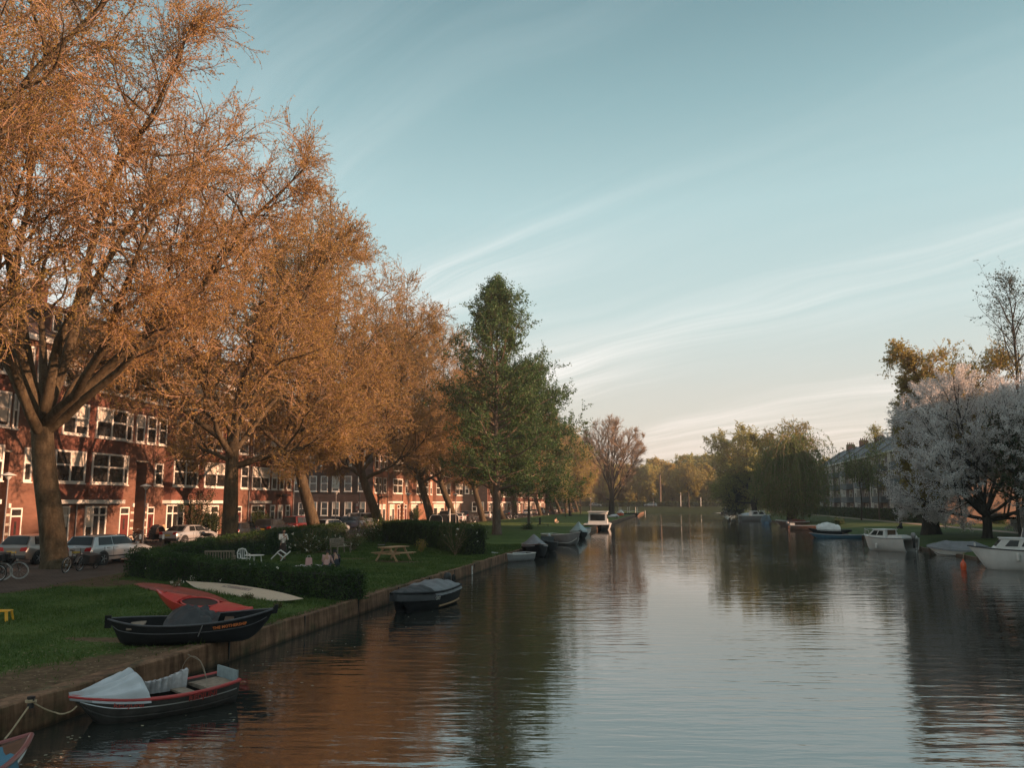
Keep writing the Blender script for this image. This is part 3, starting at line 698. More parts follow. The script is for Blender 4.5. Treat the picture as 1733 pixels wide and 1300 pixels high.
def make_tree(name, label, cat_, loc, seed, env_c, env_r, trunk, tr, limbs, n2=11, n3=9, n4=12, l2=.75, l3=(.8, 2.6), l4=(.5, 1.2), lf=(5, .11, .07), mats=None,
              up1=.04, up2=.03, wob=.13, group=None, rtw=.011, leafdense=None, limb_r=.5, ang2=.85, a34=.75, t2=.2, sausage=False, k1=.93):
    """trunk: polyline (local); limbs: list of (t on trunk, azimuth, elevation, length factor) or number"""
    g = np.random.default_rng(seed)
    barkm, twm, lfm = mats
    env_c = np.array(env_c, float); env_r = np.array(env_r, float)
    tp = np.array(trunk, float); tpp = []
    for a, b in zip(tp[:-1], tp[1:]):
        for k in range(4): tpp.append(a+(b-a)*k/4)
    tpp.append(tp[-1]); tpp = np.array(tpp)
    for _ in range(2): tpp[1:-1] = (tpp[:-2]+2*tpp[1:-1]+tpp[2:])/4
    K = len(tpp); tt = np.linspace(0, 1, K)
    rad = np.interp(tt, [0, .06, .2, 1], [tr[0]*1.35, tr[0]*1.08, tr[0], tr[1]])
    tv = [tubes(tpp[None], rad[None], 14)]
    TD = nrm(np.gradient(tpp, axis=0))
    s, d, lnf, r = [], [], [], []
    for (t, az, el, lf_) in limbs:
        x = t*(K-1); i = min(int(x), K-2); f = x-i
        s.append(tpp[i]*(1-f)+tpp[i+1]*f); d.append([math.cos(el)*math.cos(az), math.cos(el)*math.sin(az), math.sin(el)]); lnf.append(lf_)
        r.append((rad[i]*(1-f)+rad[i+1]*f)*limb_r*g.uniform(.8, 1.1))
    s = np.array(s); d = np.array(d); lnf = np.array(lnf); r = np.array(r)
    ln = ell(s, d, env_c, env_r)*lnf*k1
    P1, D1, R1 = grow(s, d, ln, r, np.full(len(s), .035), 10, wob, up1, g)
    tv.append(tubes(P1, R1, 8))
    p, dd, t, r = spawn(P1, D1, R1, n2, t2, 1, ang2, .22, g, .62)
    dist = ell(p, dd, env_c, env_r); l = np.minimum(dist*l2, 9.0)*g.uniform(.6, 1.05, len(p)); l = np.maximum(l, .8)
    P2, D2, R2 = grow(p, dd, l, np.minimum(r, .09*np.maximum(l, 1)**.5+.01), np.full(len(p), .018), 7, wob*1.3, up2, g)
    tv.append(tubes(P2, R2, 5))
    p, dd, t, r = spawn(P2, D2, R2, n3, .15, 1, a34, .25, g, .6)
    dist = ell(p, dd, env_c, env_r*1.06); l = np.clip(dist*.6, l3[0], l3[1])*g.uniform(.55, 1.1, len(p))
    P3, D3, R3 = grow(p, dd, l, np.minimum(r, .03), np.full(len(p), rtw), 4, wob*1.5, up2, g)
    cv = [tubes(P3, R3, 3)]
    p, dd, t, r = spawn(P3, D3, R3, n4, .15, 1, a34, .3, g, .6)
    l = g.uniform(l4[0], l4[1], len(p))
    P4, D4, R4 = grow(p, dd, l, np.full(len(p), rtw*.8), np.full(len(p), rtw*.45), 2, wob*1.6, up2*1.5, g)
    cv.append(tubes(P4, R4, 3))
    V1, Q1 = cat(cv)
    nl, ls, ws = lf
    tt_ = g.random((len(P4), nl))**.8; x = tt_*2; i = np.minimum(x.astype(int), 1); f = (x-i)[..., None]; bi = np.arange(len(P4))[:, None]
    c = (P4[bi, i]*(1-f)+P4[bi, i+1]*f).reshape(-1, 3) + g.normal(0, ls*.35, (len(P4)*nl, 3))
    V2, Q2 = leaves(c, ls, ws, g)
    if sausage:      # blossom packed along the older shoots
        tt_ = g.random((len(P3), 130))**.9; x = tt_*4; i = np.minimum(x.astype(int), 3); f = (x-i)[..., None]; bi = np.arange(len(P3))[:, None]
        c = (P3[bi, i]*(1-f)+P3[bi, i+1]*f).reshape(-1, 3) + g.normal(0, ls*1.0, (len(P3)*130, 3))
        V3, Q3 = leaves(c, ls, ws, g); V2, Q2 = cat([(V2, Q2), (V3, Q3)])
    t = thing(name, label, cat_, loc, 0, group)
    V, Q = cat(tv); npmesh('trunk', V, Q, mats=[barkm], smooth=True, parent=t)
    Vc = np.concatenate([V1, V2]); Qc = np.concatenate([Q1, Q2+len(V1)])
    mi = np.zeros(len(Qc), np.int32); mi[len(Q1):] = 1
    npmesh('crown', Vc, Qc, mats=[twm, lfm], midx=mi, smooth=False, parent=t)
    return t
def auto_limbs(g, n, t0, t1, e0, e1, lf0=.9, lf1=1.0):
    out = []
    for i in range(n):
        t = t0+(t1-t0)*i/max(1, n-1); out.append((t, g.random()*.5+i*2.4, e0+(e1-e0)*i/max(1, n-1)+g.normal(0, .08), g.uniform(lf0, lf1)))
    return out
PM = (bark_pl, twig_pl, lf_plane)
PG = 'plane trees in a row along the street'
# nearest visible plane: thick leaning trunk forking into three limbs
g0 = np.random.default_rng(5)
b1 = at(95, 962)
e = atY(60, 745, b1.y+.2) - b1
lim = [(.97, R(175), R(66), 1.0), (.98, R(150), R(50), .95), (.96, R(28), R(52), 1.0), (.93, R(5), R(34), 1.0), (.99, R(-60), R(50), .95), (.99, R(70), R(60), 1.0), (.9, R(-95), R(50), .9), (.95, R(215), R(55), 1.0), (.96, R(100), R(36), .95), (1, R(-20), R(72), 1.0), (.98, R(-15), R(38), 1.0), (1, R(190), R(80), 1.0)]
make_tree('plane_tree', 'huge plane tree with the thickest trunk, forked low, behind the parked cargo bike', 'tree', b1, 11,
          (.2, 0, 19.8), (11.8, 11.6, 10.2), [(0, 0, -.1), (-.45, 0, 2.2), (-1.1, .05, 4.6), (-1.5, .1, 6.9)], (.58, .50), lim, n2=13, n3=11, n4=14, lf=(11, .085, .052), t2=.5, mats=PM, limb_r=.62, group=PG, rtw=.013)
# the one left of the frame whose crown fills the upper left corner
make_tree('plane_tree', 'plane tree whose crown fills the top left corner of the picture', 'tree', (-27.6, 20.5, .5), 12,
          (.5, 0, 21.2), (10.8, 10.0, 9.8), [(0, 0, -.1), (-.2, 0, 3), (-.3, .1, 7.0)], (.6, .5), auto_limbs(g0, 12, .9, 1, .5, 1.35), n2=13, n3=11, n4=13, lf=(11, .085, .052), t2=.42, mats=PM, limb_r=.6, group=PG, rtw=.013)
protos = []
def plane_at(px, Y_, X_, lean, variant, label, rz=0, sc=1.0):
    return (px, Y_, X_, lean, variant, label, rz, sc)
def plane_proto(seed, label, loc, lean, topx, H, rr, tr):
    g = np.random.default_rng(seed)
    return make_tree('plane_tree', label, 'tree', loc, seed, (lean*1.6+topx, 0, H*.58), (rr, rr, H*.44), [(0, 0, -.1), (lean*.35, 0, 2.4), (lean*.8, 0, 5.0), (lean*1.15, 0, 8.0)],
                     (tr, tr*.72), auto_limbs(g, 10, .72, 1, .30, 1.35), n2=13, n3=10, n4=12, lf=(10, .12, .07), t2=.3, mats=PM, limb_r=.55, group=PG, rtw=.016)
def P2(px, X): q = atX(px, 880, X); return Vector((X, q.y, .5))
pA = plane_proto(31, 'plane tree with an upright trunk before the ivied house, next after the thick forked one', P2(390, -29.0), -.1, .6, 26.5, 9.8, .52)
pB = plane_proto(32, 'leaning plane tree before the dark end wall, just left of the white hatchback', P2(538, -29.2), -2.0, 3.0, 29, 10.6, .52)
pC = plane_proto(33, 'plane tree leaning left at the left end of the sunlit orange house', P2(648, -29.6), -2.6, 3.4, 29.5, 11.2, .5)
lst = [(733, -30.2, pB, 'leaning plane tree between the bicycles and the black waste bins', -.1, 1.0), (773, -30.6, pC, 'leaning plane tree rising right behind the black waste bins', .1, 1.0),
       (818, -31.0, pB, 'strongly leaning plane tree beside the white car by the side street', -.25, .98), (852, -31.4, pC, 'sunlit plane trunk peeking out right behind the trunk of the tall green tree', .15, .98),
       (871, -31.6, pA, 'plane tree right behind the white wheeled bicycles on the path', .4, .98), (915, -31.8, pB, 'plane tree first right of the slim staked tree', .0, .95)]
for (px, X, pr, lab, rz, sc) in lst: dup(pr, P2(px, X), rz, lab, PG, sc)
for i, px in enumerate((926, 936, 949, 958, 969, 978)):
    dup((pA, pB, pC)[i % 3], P2(px, -31.9), i*.35-.8, 'plane tree far down the row where the trunks crowd together', PG, .92)
# tall green tree and its companion on the lawn
GM = (bark_pk, twig_dk, lf_green)
def conic(name, label, loc, seed, H, prof, tr, nb, mats, h0, lf, el0=.1, el1=1.0, n2=8, n3=5, n4=6, group=None, l3=(.4, 1.3)):
    """tree with one stem to the top; prof = [(height share, radius)]"""
    g = np.random.default_rng(seed)
    lims = []
    hs = [q[0] for q in prof]; rs = [q[1] for q in prof]
    t = thing(name, label, 'tree', loc, 0, group)
    K = 22; zz = np.linspace(0, H, K); P = np.stack([np.cumsum(g.normal(0, .035, K)), np.cumsum(g.normal(0, .035, K)), zz], 1); P[0, :2] = 0
    rad = np.interp(np.linspace(0, 1, K), [0, .05, 1], [tr*1.3, tr, .02])
    tv = [tubes(P[None], rad[None], 10)]
    hh = h0 + (1-h0)*(np.arange(nb)+g.random(nb))/nb*.985
    hh = np.sort(hh); el = np.interp(hh, [h0, 1], [el0, el1]) + g.normal(0, .1, nb)
    az = np.arange(nb)*2.4 + g.normal(0, .3, nb)
    d = np.stack([np.cos(el)*np.cos(az), np.cos(el)*np.sin(az), np.sin(el)], 1)
    x = hh*(K-1); i = np.minimum(x.astype(int), K-2); f = (x-i)[:, None]
    s = P[i]*(1-f)+P[i+1]*f
    reach = np.interp(hh+np.interp(hh, hs, rs)*.5*np.sin(el)/H, hs, rs)
    ln = np.maximum(reach/np.maximum(np.cos(el), .35)*g.uniform(.55, 1.15, nb), .5)
    P1, D1, R1 = grow(s, d, ln, np.interp(hh, [0, 1], [tr*.45, .02]), np.full(nb, .012), 7, .10, .06, g); tv.append(tubes(P1, R1, 6))
    p, dd, _, r = spawn(P1, D1, R1, n2, .2, 1, .8, .2, g, .6)
    l = np.repeat(ln, n2)*g.uniform(.2, .42, len(p)); l = np.maximum(l, .4)
    P2_, D2, R2 = grow(p, dd, l, np.minimum(r, .03), np.full(len(p), .01), 4, .15, .05, g); tv.append(tubes(P2_, R2, 4))
    p, dd, _, r = spawn(P2_, D2, R2, n3, .1, 1, .8, .3, g, .6)
    l = g.uniform(l3[0], l3[1], len(p))
    P3, D3, R3 = grow(p, dd, l, np.full(len(p), .011), np.full(len(p), .006), 3, .2, .06, g)
    V1, Q1 = tubes(P3, R3, 3)
    nl = n4*lf[0]; tt = g.random((len(P3), nl)); x = tt*3; i = np.minimum(x.astype(int), 2); f = (x-i)[..., None]; bi = np.arange(len(P3))[:, None]
    c = (P3[bi, i]*(1-f)+P3[bi, i+1]*f).reshape(-1, 3)+g.normal(0, lf[1]*.6, (len(P3)*nl, 3))
    V2, Q2 = leaves(c, lf[1], lf[2], g)
    V, Q = cat(tv); npmesh('trunk', V, Q, mats=[mats[0]], smooth=True, parent=t)
    Vc = np.concatenate([V1, V2]); Qc = np.concatenate([Q1, Q2+len(V1)]); mi = np.zeros(len(Qc), np.int32); mi[len(Q1):] = 1
    npmesh('crown', Vc, Qc, mats=[mats[1], mats[2]], midx=mi, smooth=False, parent=t)
    return t
conic('green_tree', 'tall green tree with a straight stem, pointed top above all the trees beside it', at(841, 905), 41, 25.3,
      [(0, 0), (.12, 1.0), (.2, 4.9), (.33, 6.0), (.48, 5.9), (.60, 5.2), (.70, 4.1), (.79, 3.0), (.87, 1.8), (.94, .8), (1, .1)], .42, 92, GM, .17, (4, .21, .125), n2=9, n3=5, n4=4)
conic('green_tree', 'lower broad green tree on a slim stem, right of the tall pointed one', at(895, 894), 42, 20.0,
      [(0, 0), (.12, 2.5), (.18, 6.6), (.33, 8.2), (.5, 7.6), (.65, 5.8), (.8, 3.4), (.93, 1.6), (1, .2)], .17, 92, (bark_pk, twig_dk, lf_green), .16, (4, .24, .14), n2=10, n3=5, n4=4)
# young slim trees on the lawn
def slim(px, py, H, label, seed, lfm, rad=2.2, tr=.1, z=.5, lf=(1, .25, .15)):
    return conic('young_tree', label, at(px, py, z), seed, H, [(0, 0), (.25, .3), (.35, rad*.8), (.6, rad), (.85, rad*.6), (1, .1)], tr, 34, (bark_dk, twig_pl, lfm), .28, lf, n2=6, n3=4, n4=3, el0=.5, el1=1.2)
slim(957, 875, 12, 'slim dark stemmed young tree on the lawn left of the white cabin boat', 51, lf_olive)
slim(983, 870, 16, 'golden leaved young tree on the lawn just left of the great bare tree', 52, lf_gold, 4.5, .14, lf=(1, .3, .2))
slim(999, 866, 11, 'thin young tree beside the great bare tree', 53, lf_olive, 2.5)
# golden tree behind the green pair
g0 = np.random.default_rng(8)
make_tree('golden_tree', 'golden budding tree between the green tree and the great bare tree', 'tree', Vector((-24, 196, .5)), 61, (0, 0, 13), (7.5, 7.5, 9.5), [(0, 0, -.1), (0, 0, 3), (.1, 0, 5)], (.3, .25),
          auto_limbs(g0, 9, .7, 1, .4, 1.3), n2=9, n3=8, n4=8, lf=(4, .34, .22), mats=(bark_dk, twig_rd, lf_gold), rtw=.03)
# great bare fan shaped tree
b2 = at(1035, 868); d_ = 205
b2 = P2(1035, -15.3)
lim = [(.55+.045*i, i*2.4, R(70 if i % 3 else 58)+.03*(i % 4), 1.0) for i in range(11)] + [(.5, R(10), R(20), .8), (.5, R(170), R(25), .75)]
make_tree('bare_tree', 'great bare tree with limbs fanning upwards on the left bank, behind the white cabin boat', 'tree', b2, 62, (0, 0, 15.2), (8.2, 8.2, 9.6), [(0, 0, -.1), (.1, 0, 3.5), (.3, 0, 7.5)], (.75, .5), lim,
          n2=10, n3=9, n4=9, lf=(1, .22, .14), mats=(bark_dk, twig_rd, lf_plane), rtw=.032, up1=.0, up2=.02, wob=.07, ang2=.5, a34=.5, l2=.9, limb_r=.5)
# far trees behind the head of the canal
fa = make_tree('budding_tree', 'olive budding tree in the belt beyond the far road', 'tree', (-30, 318, 2.1), 71, (0, 0, 9.0), (8, 8, 8.6), [(0, 0, -.1), (0, 0, 1.5), (.2, 0, 4)], (.3, .25), auto_limbs(g0, 11, .4, 1, .0, 1.3),
               n2=10, n3=8, n4=6, lf=(7, .55, .36), mats=(bark_dk, twig_dk, lf_olive), rtw=.03, group='belt of trees beyond the far road')
fb = make_tree('budding_tree', 'olive budding tree in the belt beyond the far road', 'tree', (-16, 320, 2.1), 72, (0, 0, 8.5), (7, 7, 8), [(0, 0, -.1), (0, 0, 1.5), (.2, 0, 4)], (.28, .22), auto_limbs(g0, 11, .4, 1, .0, 1.3),
               n2=10, n3=8, n4=6, lf=(7, .55, .36), mats=(bark_dk, twig_dk, lf_gold), rtw=.03, group='belt of trees beyond the far road')
fb['label'] = 'golden budding tree in the belt beyond the far road'
rg = random.Random(9)
for i in range(44):
    row = i % 2; X = -112 + i*5.6 + rg.uniform(-2, 2); Y_ = (322 if row == 0 else 345) + rg.uniform(-4, 6)
    a = (fa, fb)[0 if rg.random() < .6 else 1]
    dup(a, (X, Y_, 2.1), rg.uniform(0, 6), None, 'belt of trees beyond the far road', rg.uniform(.85, 1.15) + (.14 if row else -.02))
one = make_tree('round_tree', 'round golden tree with a dark stem standing alone before the belt of trees', 'tree', P2(1166, 0) if False else Vector((0, 0, 0)), 73, (0, 0, 10.5), (5.2, 5.2, 8.2), [(0, 0, -.1), (0, 0, 4), (0, 0, 6)], (.35, .25), auto_limbs(g0, 9, .6, 1, .3, 1.35),
                n2=9, n3=7, n4=6, lf=(4, .42, .27), mats=(bark_dk, twig_dk, lf_gold), rtw=.03)
q = atY(1165, 860, 308); one.location = (q.x, 302.5, 2.0)
make_tree('dead_trunk_tree', 'pale straight bare trunk with a broken top standing beyond the far road', 'tree', Vector((atY(1117, 855, 315).x, 315, 2.1)), 74, (0, 0, 9), (3, 3, 5), [(0, 0, -.1), (.2, 0, 6), (.2, 0, 12)], (.45, .25), [(.6, 1, .5, .6), (.8, 3, .6, .6), (.95, 5, .7, .7)],
          n2=4, n3=4, n4=3, lf=(1, .3, .2), mats=(bark_pk, twig_dk, lf_olive), rtw=.03)
# right bank, far to near
make_tree('olive_tree', 'big spreading tree with golden top left of the weeping willow', 'tree', Vector((19.6, 214, .6)), 81, (-3.6, 0, 12.2), (11.2, 10.0, 11.2), [(0, 0, -.1), (-.2, 0, 2.5), (-.4, 0, 4.5)], (.7, .5), auto_limbs(g0, 13, .55, 1, .1, 1.3),
          n2=11, n3=9, n4=8, lf=(5, .38, .25), mats=(bark_dk, twig_dk, lf_olive), rtw=.03)
conic('dark_bush_tree', 'low dark green bushy tree at the foot of the big spreading tree', Vector((15.2, 220, .5)), 82, 7.5, [(0, 1), (.2, 3.2), (.5, 3.4), (.8, 2.0), (1, .3)], .2, 50, (bark_dk, twig_dk, lf_dark), .05, (2, .4, .28), n2=8, n3=4, n4=3)
make_tree('golden_tree', 'golden round topped tree right behind the weeping willow', 'tree', Vector((21.0, 160, .7)), 83, (0, 0, 12.5), (5.2, 5.2, 7.0), [(0, 0, -.1), (0, 0, 4), (.1, 0, 6)], (.35, .25), auto_limbs(g0, 10, .6, 1, .3, 1.3),
          n2=9, n3=8, n4=8, lf=(4, .3, .2), mats=(bark_dk, twig_dk, lf_gold), rtw=.025)
def willow(label, loc, seed, H, rad, lfm, nstr=1300, lenf=1.0, m_=42, tr=1.0):
    g = np.random.default_rng(seed); t = thing('weeping_willow', label, 'tree', loc)
    tv = []; P = np.array([[0, 0, -.1], [.2, 0, H*.2], [.1, .1, H*.36], [0, 0, H*.5]]); tv.append(tubes(P[None], np.array([[.7, .5, .4, .3]])*tr, 10))
    n = 14; az = np.arange(n)*2.4; el = np.linspace(.5, 1.35, n); d = np.stack([np.cos(el)*np.cos(az), np.cos(el)*np.sin(az), np.sin(el)], 1)
    s = P[2][None]+(P[3]-P[2])[None]*g.random((n, 1))
    c = np.array([0, 0, H*.6]); rr = np.array([rad*.9, rad*.9, H*.38])
    P1, D1, R1 = grow(s, d, ell(s, d, c, rr)*.97, np.full(n, .22*tr), np.full(n, .03), 9, .12, .02, g); tv.append(tubes(P1, R1, 6))
    p, dd, tt, r = spawn(P1, D1, R1, 16, .35, 1, .8, .3, g, .5)
    P2_, D2, R2 = grow(p, dd, g.uniform(.5, 1.5, len(p)), np.minimum(r, .05), np.full(len(p), .015), 4, .2, .05, g); tv.append(tubes(P2_, R2, 4))
    k = max(1, nstr//len(p)); p, dd, tt, r = spawn(P2_, D2, R2, k, .2, 1, .9, .4, g, .3)
    hl = np.maximum(p[:, 2]-g.uniform(.2, 1.5, len(p)), .6)*np.where(g.random(len(p)) < .6, g.uniform(.85, 1.0, len(p)), g.uniform(.3, .9, len(p)))*lenf
    P3, D3, R3 = grow(p, dd*.5+np.array([0, 0, -.1]), hl, np.full(len(p), .018), np.full(len(p), .009), 11, .07, -.42, g)
    P3[:, :, 2] = np.maximum(P3[:, :, 2], .35)
    V1, Q1 = tubes(P3, R3, 3)
    x = g.random((len(P3), m_))*11; i = np.minimum(x.astype(int), 10); f = (x-i)[..., None]; bi = np.arange(len(P3))[:, None]
    c_ = (P3[bi, i]*(1-f)+P3[bi, i+1]*f).reshape(-1, 3)+g.normal(0, .10, (len(P3)*m_, 3))
    V2, Q2 = leaves(c_, .42, .11, g, axis=np.tile(np.array([0, 0, -1.2]), (len(c_), 1)))
    V, Q = cat(tv); npmesh('trunk', V, Q, mats=[bark_dk], smooth=True, parent=t)
    Vc = np.concatenate([V1, V2]); Qc = np.concatenate([Q1, Q2+len(V1)]); mi = np.zeros(len(Qc), np.int32); mi[len(Q1):] = 1
    npmesh('crown', Vc, Qc, mats=[twig_pl, lfm], midx=mi, smooth=False, parent=t); return t
willow('large weeping willow trailing its strands down to the water on the right bank', Vector((17.9, 137, .4)), 84, 17.0, 2.2, lf_willow, 2300, 1.06)
# droopy young tree with sunlit stem before the apartment block
q = at(1458, 881, .8)
willow('drooping birch like tree with a pale stem in front of the apartment block', q, 85, 15.0, 2.2, lf_willow, 230, .32, 16, .2)
conic('young_tree', 'slim leafy tree left of the blossom tree, before the apartment block', at(1489, 880, .8), 86, 15.0, [(0, 0), (.3, .4), (.45, 2.0), (.7, 2.4), (.9, 1.4), (1, .2)], .11, 26, (bark_pk, twig_dk, lf_olive), .32, (1, .26, .16), n2=7, n3=4, n4=3)
# big tree with the ivy trunk; blossom trees
make_tree('golden_tree', 'big tree with a golden crown and thick dark ivied trunk behind the blossom tree', 'tree', at(1576, 904, .78), 87, (5.0, 1, 12.6), (6.6, 6.2, 6.7), [(0, 0, -.1), (0, 0, 3), (.2, 0, 5.5)], (.72, .5), auto_limbs(g0, 18, .6, 1, .3, 1.4),
          n2=14, n3=11, n4=10, l2=.5, lf=(6, .2, .13), mats=(bark_dk, twig_pl, lf_gold), rtw=.02)
lim = [(.55+.033*i, i*2.4+.5, R(4+5.5*i), 1.0) for i in range(14)]
make_tree('blossom_tree', 'large white blossoming cherry tree on the right bank lawn', 'tree', at(1671, 911, .78), 88, (.3, 0, 7.2), (9.4, 9.0, 7.0), [(0, 0, -.1), (.1, 0, 1.2), (0, 0, 2.6)], (.36, .3), lim,
          n2=12, n3=8, n4=1, lf=(8, .10, .09), mats=(bark_dk, twig_dk, blossom), rtw=.014, sausage=True, l4=(.2, .4), l3=(.9, 2.4), limb_r=.5, up1=.03, up2=.05, wob=.09)
lim = [(.6+.05*i, i*2.4+1.5, R(20+6*i), 1.0) for i in range(9)]
make_tree('blossom_tree', 'second white blossoming tree at the right edge, behind the large one', 'tree', Vector((34.0, 82, .8)), 89, (0, 0, 8.5), (6.5, 6.5, 7.6), [(0, 0, -.1), (.1, 0, 1.5), (0, 0, 3.0)], (.3, .25), lim,
          n2=10, n3=9, n4=4, lf=(6, .16, .13), mats=(bark_dk, twig_dk, blossom), rtw=.016, sausage=True, l4=(.25, .6), l3=(.7, 1.9))
conic('poplar_tree', 'tall sparse poplar with upswept twigs at the right edge of the picture', Vector((31.9, 85, .8)), 90, 24.0, [(0, 0), (.2, 1.5), (.4, 3.2), (.7, 3.4), (.9, 1.8), (1, .2)], .3, 46, (bark_dk, twig_dk, lf_dark), .2, (1, .2, .12), el0=.7, el1=1.25, n2=6, n3=4, n4=3)
slim(1728, 915, 9, 'slim dark stemmed tree at the right edge of the lawn', 91, lf_dark, 2.0, .13, .78)
# trees added out of view on the right bank to throw shade over the lawn
kids_last = make_tree('olive_tree', 'unseen big tree added on the right bank beside the bridge to cast shade', 'tree', (27, 26, .8), 92, (0, 0, 11.5), (9, 9, 10.5), [(0, 0, -.1), (0, 0, 3), (.2, 0, 5)], (.5, .4), auto_limbs(g0, 10, .6, 1, .25, 1.3),
          n2=9, n3=8, n4=7, lf=(5, .3, .2), mats=(bark_dk, twig_dk, lf_olive), rtw=.02)

dup(kids_last, (31, 45, .8), 2.0, 'unseen big tree added for shade on the right bank, second from the bridge', None, 1.0)
dup(kids_last, (25, 6, .8), 4.0, 'unseen big tree added for shade on the right bank hard by the bridge', None, 1.0)
# ============================================================ HEDGES, SHRUBS, GRASS
lf_hedge = leafmat('leaf_hedge', [(0.018, 0.038, 0.011), (0.042, 0.078, 0.019), (0.095, 0.14, 0.036)], .25, 1.5)
lf_shrub = leafmat('leaf_shrub', [(0.04, 0.06, 0.018), (0.075, 0.10, 0.03), (0.12, 0.14, 0.05)], .3, 1.5)
petal = simple('petal_white', (0.72, 0.68, 0.58), 0.7, var=.1)
core_m = simple('hedge_core', (0.012, 0.016, 0.008), 0.9, var=.3)
def hedge(label, pts, w, hts, seed, dens=520, name='hedge', lfm=None, ls=.075, flowers=0, group=None, rag=.05):
    """clipped hedge along a centre line: dark twig core and a skin of small leaves"""
    g = np.random.default_rng(seed); lfm = lfm or lf_hedge
    pts = [Vector((p[0], p[1], .5)) for p in pts]; o = pts[0].copy()
    t = thing(name, label, 'hedge', o, 0, group)
    C, Nn = [], []; mb = MB()
    for a, b, ha, hb in zip(pts[:-1], pts[1:], hts[:-1], hts[1:]):
        L_ = (b-a).length; d = (b-a).normalized(); n = Vector((-d.y, d.x, 0))
        per = 2*(ha+hb)/2+w; k = int(dens*L_*per)
        s = g.random(k); q = g.random(k)*per; hh = ha+(hb-ha)*s
        hgt = np.where(q < hh, q, np.where(q > hh+w, per-q, hh)); hgt = np.clip(hgt, 0.02, hh)
        off = np.where(q < hh, -w/2, np.where(q > hh+w, w/2, -w/2+(q-hh)))
        off = off*(1-.10*(hgt/hh)**3)
        wav = .06*np.sin(s*L_*2.1+seed)+.04*np.sin(s*L_*5.3+1.3*seed)
        top = (q >= hh) & (q <= hh+w)
        off = off*(1+wav*1.2); hgt = hgt+np.where(top, wav*.9, 0)
        P = np.array(a)[None]+np.array(d)[None]*(s*L_)[:, None]+np.array(n)[None]*off[:, None]; P[:, 2] += hgt
        C.append(P)
        for sg, base in ((0, a), (1, b)):
            k2 = int(dens*w*(ha if sg == 0 else hb)*.9); u = g.uniform(-w/2, w/2, k2); z = g.uniform(0, ha if sg == 0 else hb, k2)
            P = np.array(base)[None]+np.array(n)[None]*u[:, None]+np.array(d)[None]*(-.02 if sg == 0 else .02); P[:, 2] += z; C.append(P)
        rings = []
        for s_, h_ in ((.0, ha), (1.0, hb)):
            c = a+d*(s_*L_+(.06 if s_ == 0 else -.06)); e = w/2-.09
            rings.append([c-n*e, c+n*e, c+n*e*.92+Vector((0, 0, h_-.1)), c-n*e*.92+Vector((0, 0, h_-.1))])
        mb.loft([[p-o for p in r_] for r_ in rings])
    C = np.concatenate(C)-np.array(o)[None]; C += g.normal(0, rag, C.shape); C[:, 2] = np.maximum(C[:, 2], .015)
    V, Q = leaves(C, ls, ls*.75, g); mi = np.zeros(len(Q), np.int32)
    if flowers:
        sel = g.choice(len(C), flowers); ff = C[sel]+g.normal(0, .05, (flowers, 3)); 
        V2, Q2 = leaves(np.repeat(ff, 3, 0)+g.normal(0, .03, (flowers*3, 3)), .075, .07, g)
        Q = np.concatenate([Q, Q2+len(V)]); V = np.concatenate([V, V2]); mi = np.concatenate([mi, np.ones(len(Q2), np.int32)])
    npmesh('foliage', V, Q, mats=[lfm, petal], midx=mi, smooth=False, parent=t)
    mb.build('twig_core', core_m, t)
    return t
def shrub(label, loc, rx, ry, hgt, seed, lfm=None, n=1500, ls=.09, flowers=0, name='shrub', group=None, cat_='shrub'):
    g = np.random.default_rng(seed); t = thing(name, label, cat_, loc, 0, group)
    m_ = 26; az = g.random(m_)*6.28; el = g.uniform(.5, 1.5, m_); ln = hgt*g.uniform(.6, 1.05, m_)
    d = np.stack([np.cos(el)*np.cos(az)*rx/hgt*1.3, np.cos(el)*np.sin(az)*ry/hgt*1.3, np.sin(el)], 1)
    P, D, Rr = grow(np.zeros((m_, 3)), d, ln, np.full(m_, .014), np.full(m_, .005), 5, .14, .02, g)
    V1, Q1 = tubes(P, Rr, 4); npmesh('stems', V1, Q1, mats=[twig_pl], parent=t)
    k = n//m_; x = g.uniform(.8, 5, (m_, k)); i = np.minimum(x.astype(int), 4); f = (x-i)[..., None]; bi = np.arange(m_)[:, None]
    c = (P[bi, i]*(1-f)+P[bi, i+1]*f).reshape(-1, 3)+g.normal(0, min(rx, hgt)*.16, (m_*k, 3)); c[:, 2] = np.maximum(c[:, 2], .03)
    V, Q = leaves(c, ls, ls*.6, g); mi = np.zeros(len(Q), np.int32)
    if flowers:
        ff = c[g.choice(len(c), flowers)]; V2, Q2 = leaves(np.repeat(ff, 4, 0)+g.normal(0, .035, (flowers*4, 3)), .10, .09, g)
        Q = np.concatenate([Q, Q2+len(V)]); V = np.concatenate([V, V2]); mi = np.concatenate([mi, np.ones(len(Q2), np.int32)])
    npmesh('foliage', V, Q, mats=[lfm or lf_shrub, petal], midx=mi, smooth=False, parent=t)
    return t
def xy(px, py, z=.5): q = at(px, py, z); return (q.x, q.y)
# front hedge: runs from the path down to the quay
A = at(212, 977); B_ = at(583, 1019)
d = (B_-A).normalized(); n = Vector((-d.y, d.x, 0)); n = n if n.y > 0 else -n
A2 = A+n*.5; B2 = B_+n*.5-d*.1
Mi = A2+(B2-A2)*.64
hedge('low clipped dark hedge nearest the canal boats, with the surfboard lying before it', [tuple(A2), tuple(A2+(B2-A2)*.3), tuple(Mi), tuple(B2)], 1.0, [1.05, .93, .82, .88], 1, flowers=26, dens=560)
# back hedge along the path
hedge('long hedge along the path behind the wooden benches', [(A2.x+.2, A2.y+1.1), (-23.7, 40), (-24.3, 50), (-24.8, 60)], .9, [1.05, 1.2, 1.45, 1.5], 2, flowers=0, dens=380, ls=.07)
